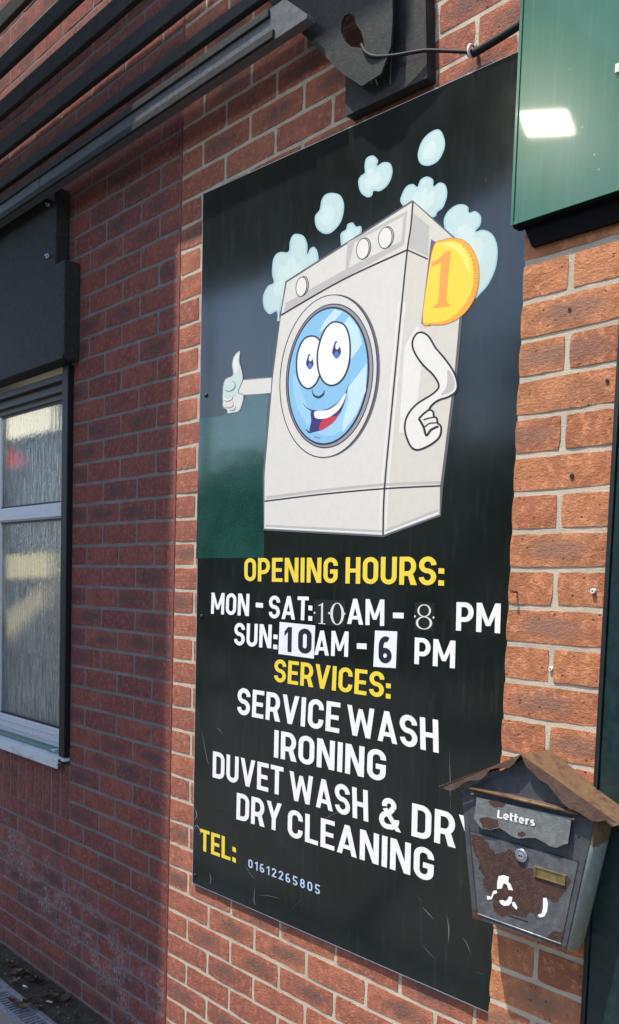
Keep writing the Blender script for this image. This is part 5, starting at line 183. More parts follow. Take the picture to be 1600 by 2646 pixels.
 ('scratch',3,'scratch',[(1.1446,0.7257),(1.1473,0.7152),(1.1472,0.7152),(1.1445,0.7257)]),
 ('scratch',3,'scratch',[(1.1081,0.8515),(1.1106,0.8442),(1.1105,0.8442),(1.108,0.8515)]),
 ('scratch',3,'scratch',[(0.1903,-0.4331),(0.1947,-0.445),(0.2011,-0.4624),(0.2082,-0.4818),(0.2149,-0.4998),(0.22,-0.5129),(0.2234,-0.5205),(0.2259,-0.5248),(0.2276,-0.527),(0.2289,-0.5282),(0.2299,-0.5294),(0.2297,-0.5295),(0.2285,-0.5284),(0.2268,-0.5273),(0.2247,-0.5252),(0.222,-0.521),(0.2185,-0.5134),(0.2135,-0.5002),(0.207,-0.4822),(0.2002,-0.4627),(0.1942,-0.4452),(0.1901,-0.4332)]),
 ('scratch',3,'scratch',[(0.1593,-0.3645),(0.1744,-0.3869),(0.1742,-0.3869),(0.1591,-0.3646)]),
 ('scratch',3,'scratch',[(1.1778,0.9132),(1.1793,0.903),(1.1791,0.9031),(1.1775,0.9133)]),
 ('scratch',3,'scratch',[(1.2192,0.9037),(1.2214,0.8982),(1.2213,0.8982),(1.219,0.9037)]),
 ('scratch',3,'scratch',[(1.2566,-0.2434),(1.2562,-0.199),(1.2563,-0.199),(1.2567,-0.2434)]),
 ('scratch',3,'scratch',[(0.7729,0.0695),(0.7955,0.0637),(0.7954,0.0636),(0.7728,0.0694)]),
 ('scratch',3,'scratch_faint',[(0.5091,-0.4254),(0.5127,-0.4272),(0.5126,-0.4272),(0.509,-0.4255)]),
 ('scratch',3,'scratch_faint',[(1.2103,-0.7611),(1.2139,-0.7711),(1.2138,-0.7712),(1.2102,-0.7611)]),
 ('scratch',3,'scratch_faint',[(0.8515,-0.4969),(0.8538,-0.5012),(0.8537,-0.5013),(0.8513,-0.497)]),
 ('scratch',3,'scratch_faint',[(1.138,-0.7879),(1.1412,-0.799),(1.1411,-0.799),(1.1379,-0.788)]),
 ('scratch',3,'scratch_faint',[(0.6159,-0.8126),(0.6298,-0.8214),(0.6297,-0.8215),(0.6158,-0.8126)]),
 ('scratch',3,'scratch_faint',[(0.933,-0.7573),(0.9442,-0.7518),(0.9443,-0.7518),(0.933,-0.7574)]),
 ('scratch',3,'scratch_faint',[(0.7802,-0.3748),(0.7705,-0.383),(0.7704,-0.3829),(0.7801,-0.3747)]),
 ('scratch',3,'scratch_faint',[(1.1953,-0.6191),(1.2089,-0.6222),(1.2088,-0.6223),(1.1952,-0.6192)]),
 ('scratch',3,'scratch_faint',[(0.8273,-0.6003),(0.8326,-0.6011),(0.8325,-0.6012),(0.8272,-0.6003)]),
 ('scratch',3,'scratch_faint',[(1.0983,-0.2981),(1.1008,-0.2993),(1.1007,-0.2994),(1.0983,-0.2982)]),
 ('scratch',3,'scratch_faint',[(0.5777,-0.7504),(0.6011,-0.7524),(0.601,-0.7525),(0.5777,-0.7504)]),
 ('scratch',3,'scratch_faint',[(0.7187,-0.4674),(0.7248,-0.4769),(0.7247,-0.477),(0.7186,-0.4674)]),
 ('scratch',3,'scratch_faint',[(0.6733,-0.8889),(0.6908,-0.894),(0.6907,-0.8941),(0.6733,-0.889)]),
 ('scratch',3,'scratch_faint',[(0.2814,-0.5653),(0.2738,-0.581),(0.2736,-0.581),(0.2812,-0.5653)]),
 ('scratch',3,'scratch_faint',[(0.5183,-0.6035),(0.519,-0.6062),(0.5189,-0.6062),(0.5182,-0.6035)]),
 ('scratch',3,'scratch_faint',[(1.198,-0.8649),(1.1956,-0.8768),(1.1955,-0.8768),(1.1979,-0.865)]),
 ('scratch',3,'scratch_faint',[(0.2205,-0.6279),(0.2107,-0.6369),(0.2105,-0.6369),(0.2203,-0.6278)]),
 ('scratch',3,'scratch_faint',[(0.9521,-0.8547),(0.9575,-0.8575),(0.9575,-0.8576),(0.952,-0.8548)]),
 ('scratch',3,'scratch_faint',[(0.7504,-0.4135),(0.7598,-0.4105),(0.7598,-0.4106),(0.7505,-0.4135)]),
 ('scratch',3,'scratch_faint',[(0.2554,-0.5197),(0.2387,-0.534),(0.2386,-0.5339),(0.2553,-0.5197)]),
 ('scratch',3,'scratch_faint',[(0.5751,-0.4109),(0.5732,-0.4163),(0.5731,-0.4163),(0.575,-0.4109)]),
 ('scratch',3,'scratch_faint',[(0.2704,-0.5164),(0.2825,-0.526),(0.2823,-0.526),(0.2703,-0.5165)]),
 ('scratch',3,'scratch_faint',[(0.26,-0.7925),(0.2634,-0.7957),(0.2632,-0.7958),(0.2599,-0.7926)]),
 ('scratch',3,'scratch_faint',[(1.0774,-0.5415),(1.0599,-0.5397),(1.06,-0.5396),(1.0775,-0.5414)]),
 ('scratch',3,'scratch_faint',[(0.5265,-0.6647),(0.5245,-0.6711),(0.5244,-0.6711),(0.5263,-0.6647)]),
 ('scratch',3,'scratch_faint',[(1.1292,-0.5881),(1.1302,-0.59),(1.1301,-0.5901),(1.1292,-0.5881)]),
 ('scratch',3,'scratch_faint',[(0.5204,-0.506),(0.5226,-0.5099),(0.5225,-0.5099),(0.5203,-0.5061)]),
 ('scratch',3,'scratch_faint',[(1.2103,-0.6108),(1.1971,-0.6227),(1.197,-0.6227),(1.2102,-0.6108)]),
 ('scratch',3,'scratch_faint',[(1.1918,-0.6724),(1.1939,-0.6798),(1.1938,-0.6798),(1.1917,-0.6725)]),
 ('scratch',3,'scratch_faint',[(1.2,-0.8446),(1.2072,-0.842),(1.2072,-0.8421),(1.2,-0.8447)]),
 ('scratch',3,'scratch_faint',[(1.1075,-0.6884),(1.1097,-0.6981),(1.1096,-0.6982),(1.1074,-0.6884)]),
 ('scratch',3,'scratch_faint',[(1.2158,-0.3014),(1.2315,-0.3033),(1.2315,-0.3034),(1.2158,-0.3015)]),
 ('scratch',3,'scratch_faint',[(0.9708,-0.3164),(0.9749,-0.3304),(0.9748,-0.3305),(0.9707,-0.3165)]),
 ('scratch',3,'scratch_faint',[(0.2778,-0.514),(0.2914,-0.5217),(0.2913,-0.5218),(0.2777,-0.5141)]),
 ('scratch',3,'scratch_faint',[(1.0713,-0.891),(1.0798,-0.9008),(1.0798,-0.9009),(1.0713,-0.891)]),
 ('scratch',3,'scratch_faint',[(1.1538,-0.3367),(1.1602,-0.3466),(1.1601,-0.3467),(1.1536,-0.3368)]),
 ('scratch',3,'scratch_faint',[(1.1696,-0.6118),(1.1718,-0.6215),(1.1717,-0.6215),(1.1695,-0.6118)]),
 ('scratch',3,'scratch_faint',[(1.1884,-0.7505),(1.1954,-0.7538),(1.1953,-0.7539),(1.1884,-0.7506)]),
 ('scratch',3,'scratch_faint',[(0.2245,-0.4095),(0.2498,-0.4131),(0.2498,-0.4132),(0.2244,-0.4096)]),
 ('scratch',3,'scratch_faint',[(0.3921,-0.655),(0.4107,-0.6599),(0.4106,-0.66),(0.392,-0.6551)]),
 ('scratch',3,'scratch_faint',[(1.1123,-0.3232),(1.1259,-0.3262),(1.1258,-0.3263),(1.1123,-0.3233)]),
 ('scratch',3,'scratch_faint',[(0.5188,-0.7269),(0.5353,-0.7367),(0.5352,-0.7368),(0.5187,-0.727)]),
 ('scratch',3,'scratch_faint',[(0.3676,-0.8755),(0.3656,-0.8854),(0.3654,-0.8855),(0.3674,-0.8755)]),
 ('scratch',3,'scratch_faint',[(1.0683,-0.3177),(1.0829,-0.3225),(1.0829,-0.3225),(1.0683,-0.3178)]),
 ('scratch',3,'scratch_faint',[(0.7495,-0.9047),(0.7481,-0.9097),(0.748,-0.9097),(0.7494,-0.9047)]),
 ('scratch',3,'scratch_faint',[(0.8102,-0.5496),(0.8012,-0.5585),(0.801,-0.5584),(0.8101,-0.5495)]),
 ('scratch',3,'scratch_faint',[(1.0079,-0.2853),(1.0159,-0.29),(1.0158,-0.2901),(1.0079,-0.2854)]),
 ('scratch',3,'scratch_faint',[(0.7909,-0.3634),(0.7886,-0.3689),(0.7884,-0.3689),(0.7908,-0.3634)]),
 ('scratch',3,'scratch_faint',[(0.6751,-0.9036),(0.667,-0.917),(0.6668,-0.917),(0.675,-0.9036)]),
 ('scratch',3,'scratch_faint',[(1.0957,-0.6721),(1.101,-0.6771),(1.101,-0.6772),(1.0956,-0.6721)]),
 ('scratch',3,'scratch_faint',[(1.0735,-0.5111),(1.0759,-0.5129),(1.0758,-0.5129),(1.0734,-0.5111)]),
 ('scratch',3,'scratch_faint',[(1.0998,-0.3851),(1.1122,-0.3924),(1.1121,-0.3924),(1.0998,-0.3851)]),
 ('scratch',3,'scratch_faint',[(0.8931,-0.5408),(0.8998,-0.5452),(0.8997,-0.5453),(0.893,-0.5409)]),
 ('scratch',3,'scratch_faint',[(0.4556,-0.8787),(0.4631,-0.8825),(0.463,-0.8825),(0.4555,-0.8788)]),
 ('scratch',3,'scratch_faint',[(0.2193,-0.3983),(0.2013,-0.412),(0.2011,-0.4119),(0.2192,-0.3983)]),
 ('scratch',3,'scratch_faint',[(1.2164,-0.3536),(1.2249,-0.3578),(1.2248,-0.3579),(1.2163,-0.3536)]),
 ('scratch',3,'scratch_faint',[(0.3718,-0.8999),(0.3885,-0.9021),(0.3884,-0.9022),(0.3717,-0.9)]),
 ('scratch',3,'scratch_faint',[(0.7247,-0.7617),(0.7462,-0.757),(0.7462,-0.7571),(0.7247,-0.7618)]),
 ('scratch',3,'scratch_faint',[(0.6024,-0.5088),(0.6231,-0.5154),(0.623,-0.5155),(0.6023,-0.5089)]),
 ('scratch',3,'scratch_faint',[(0.7115,-0.6162),(0.7043,-0.6308),(0.7042,-0.6308),(0.7114,-0.6162)]),
 ('number_sticker',1,'sticker_black',[(0.6779,-0.0122),(0.7941,-0.011),(0.795,-0.0794),(0.6791,-0.0766)]),
 ('number_sticker',1,'sticker_black',[(1.0256,-0.0078),(1.0856,-0.0089),(1.0871,-0.0749),(1.027,-0.0741)]),
 ('number_sticker',2,'sticker_white',[(0.5414,-0.0779),(0.6853,-0.0804),(0.6841,-0.1692),(0.5397,-0.167)]),
 ('number_sticker',2,'sticker_white',[(0.9013,-0.082),(0.9745,-0.0802),(0.974,-0.1696),(0.8998,-0.1721)]),
 ('number_sticker',3,'sticker_cream',[(0.6845,-0.047),(0.6845,-0.0475),(0.6844,-0.0479),(0.6842,-0.0483),(0.684,-0.0487),(0.6838,-0.0491),(0.6834,-0.0494),(0.6831,-0.0497),(0.6827,-0.0499),(0.6822,-0.0501),(0.6818,-0.0502),(0.6813,-0.0503),(0.6808,-0.0502),(0.6804,-0.0502),(0.6799,-0.05),(0.6795,-0.0498),(0.6791,-0.0496),(0.6788,-0.0493),(0.6785,-0.049),(0.6782,-0.0486),(0.6781,-0.0482),(0.6779,-0.0477),(0.6779,-0.0473),(0.6779,-0.0469),(0.678,-0.0464),(0.6781,-0.046),(0.6783,-0.0456),(0.6786,-0.0453),(0.6789,-0.0449),(0.6793,-0.0447),(0.6797,-0.0444),(0.6801,-0.0443),(0.6806,-0.0442),(0.681,-0.0441),(0.6815,-0.0441),(0.682,-0.0442),(0.6824,-0.0443),(0.6828,-0.0445),(0.6832,-0.0448),(0.6836,-0.0451),(0.6839,-0.0454),(0.6841,-0.0458),(0.6843,-0.0462),(0.6844,-0.0466)]),
 ('number_sticker',3,'sticker_cream',[(0.7398,-0.0454),(0.7397,-0.0458),(0.7397,-0.0463),(0.7395,-0.0467),(0.7393,-0.0471),(0.7391,-0.0474),(0.7388,-0.0477),(0.7384,-0.048),(0.738,-0.0482),(0.7376,-0.0484),(0.7372,-0.0485),(0.7367,-0.0485),(0.7363,-0.0485),(0.7358,-0.0485),(0.7354,-0.0483),(0.735,-0.0481),(0.7346,-0.0479),(0.7343,-0.0476),(0.734,-0.0473),(0.7337,-0.0469),(0.7336,-0.0465),(0.7334,-0.0461),(0.7334,-0.0457),(0.7334,-0.0452),(0.7335,-0.0448),(0.7336,-0.0444),(0.7338,-0.044),(0.7341,-0.0436),(0.7344,-0.0433),(0.7347,-0.0431),(0.7351,-0.0428),(0.7355,-0.0427),(0.736,-0.0426),(0.7364,-0.0425),(0.7369,-0.0425),(0.7373,-0.0426),(0.7378,-0.0427),(0.7382,-0.0429),(0.7386,-0.0432),(0.7389,-0.0435),(0.7392,-0.0438),(0.7394,-0.0442),(0.7396,-0.0446),(0.7397,-0.045)]),
 ('number_sticker',3,'sticker_cream',[(0.7964,-0.0448),(0.7964,-0.0452),(0.7963,-0.0456),(0.7962,-0.0461),(0.796,-0.0464),(0.7957,-0.0468),(0.7954,-0.0471),(0.7951,-0.0474),(0.7947,-0.0476),(0.7943,-0.0477),(0.7939,-0.0479),(0.7935,-0.0479),(0.793,-0.0479),(0.7926,-0.0478),(0.7922,-0.0477),(0.7918,-0.0475),(0.7914,-0.0473),(0.7911,-0.047),(0.7908,-0.0466),(0.7906,-0.0463),(0.7904,-0.0459),(0.7903,-0.0455),(0.7903,-0.0451),(0.7903,-0.0446),(0.7903,-0.0442),(0.7905,-0.0438),(0.7907,-0.0434),(0.7909,-0.0431),(0.7912,-0.0428),(0.7916,-0.0425),(0.7919,-0.0423),(0.7923,-0.0421),(0.7928,-0.042),(0.7932,-0.042),(0.7936,-0.042),(0.7941,-0.0421),(0.7945,-0.0422),(0.7949,-0.0424),(0.7952,-0.0426),(0.7956,-0.0429),(0.7958,-0.0432),(0.7961,-0.0436),(0.7962,-0.044),(0.7963,-0.0444)]),
 ('number_sticker',3,'sticker_cream',[(1.0307,-0.0415),(1.0306,-0.0419),(1.0306,-0.0423),(1.0305,-0.0426),(1.0303,-0.043),(1.0301,-0.0433),(1.0299,-0.0436),(1.0296,-0.0438),(1.0293,-0.044),(1.0289,-0.0442),(1.0285,-0.0443),(1.0282,-0.0443),(1.0278,-0.0443),(1.0274,-0.0443),(1.0271,-0.0441),(1.0267,-0.044),(1.0264,-0.0437),(1.0261,-0.0435),(1.0259,-0.0432),(1.0257,-0.0428),(1.0256,-0.0425),(1.0255,-0.0421),(1.0254,-0.0417),(1.0254,-0.0413),(1.0255,-0.0409),(1.0256,-0.0406),(1.0258,-0.0402),(1.026,-0.0399),(1.0262,-0.0396),(1.0265,-0.0394),(1.0268,-0.0392),(1.0272,-0.039),(1.0275,-0.0389),(1.0279,-0.0389),(1.0283,-0.0389),(1.0286,-0.0389),(1.029,-0.0391),(1.0293,-0.0392),(1.0296,-0.0395),(1.0299,-0.0397),(1.0302,-0.04),(1.0304,-0.0404),(1.0305,-0.0407),(1.0306,-0.0411)]),
 ('number_sticker',3,'sticker_cream',[(1.0866,-0.0416),(1.0866,-0.042),(1.0865,-0.0424),(1.0864,-0.0428),(1.0863,-0.0431),(1.0861,-0.0434),(1.0858,-0.0437),(1.0856,-0.0439),(1.0853,-0.0441),(1.0849,-0.0443),(1.0846,-0.0444),(1.0842,-0.0444),(1.0839,-0.0444),(1.0835,-0.0444),(1.0832,-0.0442),(1.0829,-0.0441),(1.0826,-0.0439),(1.0823,-0.0436),(1.0821,-0.0433),(1.0819,-0.043),(1.0817,-0.0426),(1.0816,-0.0422),(1.0816,-0.0419),(1.0816,-0.0415),(1.0816,-0.0411),(1.0817,-0.0407),(1.0819,-0.0404),(1.0821,-0.0401),(1.0823,-0.0398),(1.0826,-0.0395),(1.0829,-0.0393),(1.0833,-0.0392),(1.0836,-0.0391),(1.084,-0.0391),(1.0843,-0.0391),(1.0847,-0.0391),(1.085,-0.0393),(1.0853,-0.0394),(1.0856,-0.0396),(1.0859,-0.0399),(1.0861,-0.0402),(1.0863,-0.0405),(1.0865,-0.0409),(1.0866,-0.0413)]),
]
TEXT = [('OPENING', (0.3809, 0.0327), (0.7648, 0.0324), (0.3792, 0.0989), 'yellow', 'bold'), ('HOURS', (0.7929, 0.0323), (1.088, 0.0324), (0.7913, 0.0991), 'yellow', 'bold'), ('colon', (1.0945, 0.0325), (1.1113, 0.0318), (1.0925, 0.0948), 'yellow', 'bold'), ('MON', (0.2237, -0.0682), (0.4062, -0.0678), (0.2247, -0.0041), 'white', 'bold'), ('dash', (0.437, -0.062), (0.4694, -0.0626), (0.4345, -0.0004), 'white', 'bold'), ('SAT', (0.4938, -0.0696), (0.6572, -0.0688), (0.494, -0.0058), 'white', 'bold'), ('colon', (0.658, -0.0688), (0.6736, -0.0692), (0.6561, -0.0058), 'white', 'bold'), ('1', (0.6944, -0.0752), (0.7272, -0.0754), (0.6927, -0.0187), 'sticker_cream', 'serif'), ('0', (0.7421, -0.0752), (0.7932, -0.0749), (0.7402, -0.0178), 'sticker_cream', 'serif'), ('8', (1.0323, -0.0717), (1.0817, -0.0706), (1.0306, -0.0128), 'sticker_cream', 'serif'), ('AM', (0.8041, -0.0704), (0.9316, -0.0695), (0.8018, -0.0057), 'white', 'bold'), ('dash', (0.9597, -0.0697), (0.9943, -0.069), (0.9574, -0.0083), 'white', 'bold'), ('PM', (1.1507, -0.0684), (1.2702, -0.068), (1.1491, -0.0039), 'white', 'bold'), ('SUN', (0.3397, -0.1558), (0.5088, -0.1537), (0.3403, -0.0894), 'white', 'bold'), ('colon', (0.5175, -0.155), (0.5354, -0.155), (0.5166, -0.0908), 'white', 'bold'), ('1', (0.5644, -0.1578), (0.5946, -0.1581), (0.5633, -0.0896), 'black', 'sans'), ('0', (0.6206, -0.158), (0.6741, -0.1576), (0.6194, -0.0909), 'black', 'sans'), ('AM', (0.6854, -0.1585), (0.8112, -0.1547), (0.685, -0.0933), 'white', 'bold'), ('dash', (0.8418, -0.1535), (0.8762, -0.1525), (0.8402, -0.0887), 'white', 'bold'), ('6', (0.9163, -0.1598), (0.9599, -0.1595), (0.9153, -0.0943), 'black', 'sans'), ('PM', (1.0318, -0.1541), (1.1522, -0.1547), (1.0306, -0.0912), 'white', 'bold'), ('SERVICES', (0.5242, -0.2456), (0.9382, -0.2463), (0.5252, -0.1817), 'yellow', 'bold'), ('colon', (0.9455, -0.246), (0.9614, -0.2458), (0.944, -0.1879), 'yellow', 'bold'), ('SERVICE', (0.3619, -0.3576), (0.7883, -0.3549), (0.3637, -0.2781), 'white', 'bold'), ('WASH', (0.8207, -0.3531), (1.1164, -0.3549), (0.8148, -0.2765), 'white', 'bold'), ('IRONING', (0.5333, -0.4587), (0.9547, -0.4529), (0.5326, -0.381), 'white', 'bold'), ('DUVET', (0.2506, -0.5658), (0.5767, -0.5611), (0.2497, -0.4852), 'white', 'bold'), ('WASH', (0.6072, -0.5645), (0.9026, -0.5641), (0.6012, -0.4854), 'white', 'bold'), ('&', (0.9389, -0.5688), (1.0105, -0.5669), (0.9365, -0.4907), 'white', 'bold'), ('DRY', (1.0441, -0.5669), (1.2492, -0.5654), (1.0426, -0.4872), 'white', 'bold'), ('DRY', (0.3713, -0.6703), (0.5732, -0.6643), (0.3711, -0.5904), 'white', 'bold'), ('CLEANING', (0.6005, -0.6687), (1.1166, -0.6626), (0.5989, -0.5912), 'white', 'bold'), ('TEL', (0.1949, -0.8056), (0.3484, -0.8016), (0.1936, -0.738), 'yellow', 'bold'), ('colon', (0.3575, -0.8013), (0.3745, -0.8027), (0.3557, -0.7303), 'yellow', 'bold'), ('01612265805', (0.4333, -0.7998), (0.7363, -0.7975), (0.4329, -0.7748), 'phone', 'mono')]
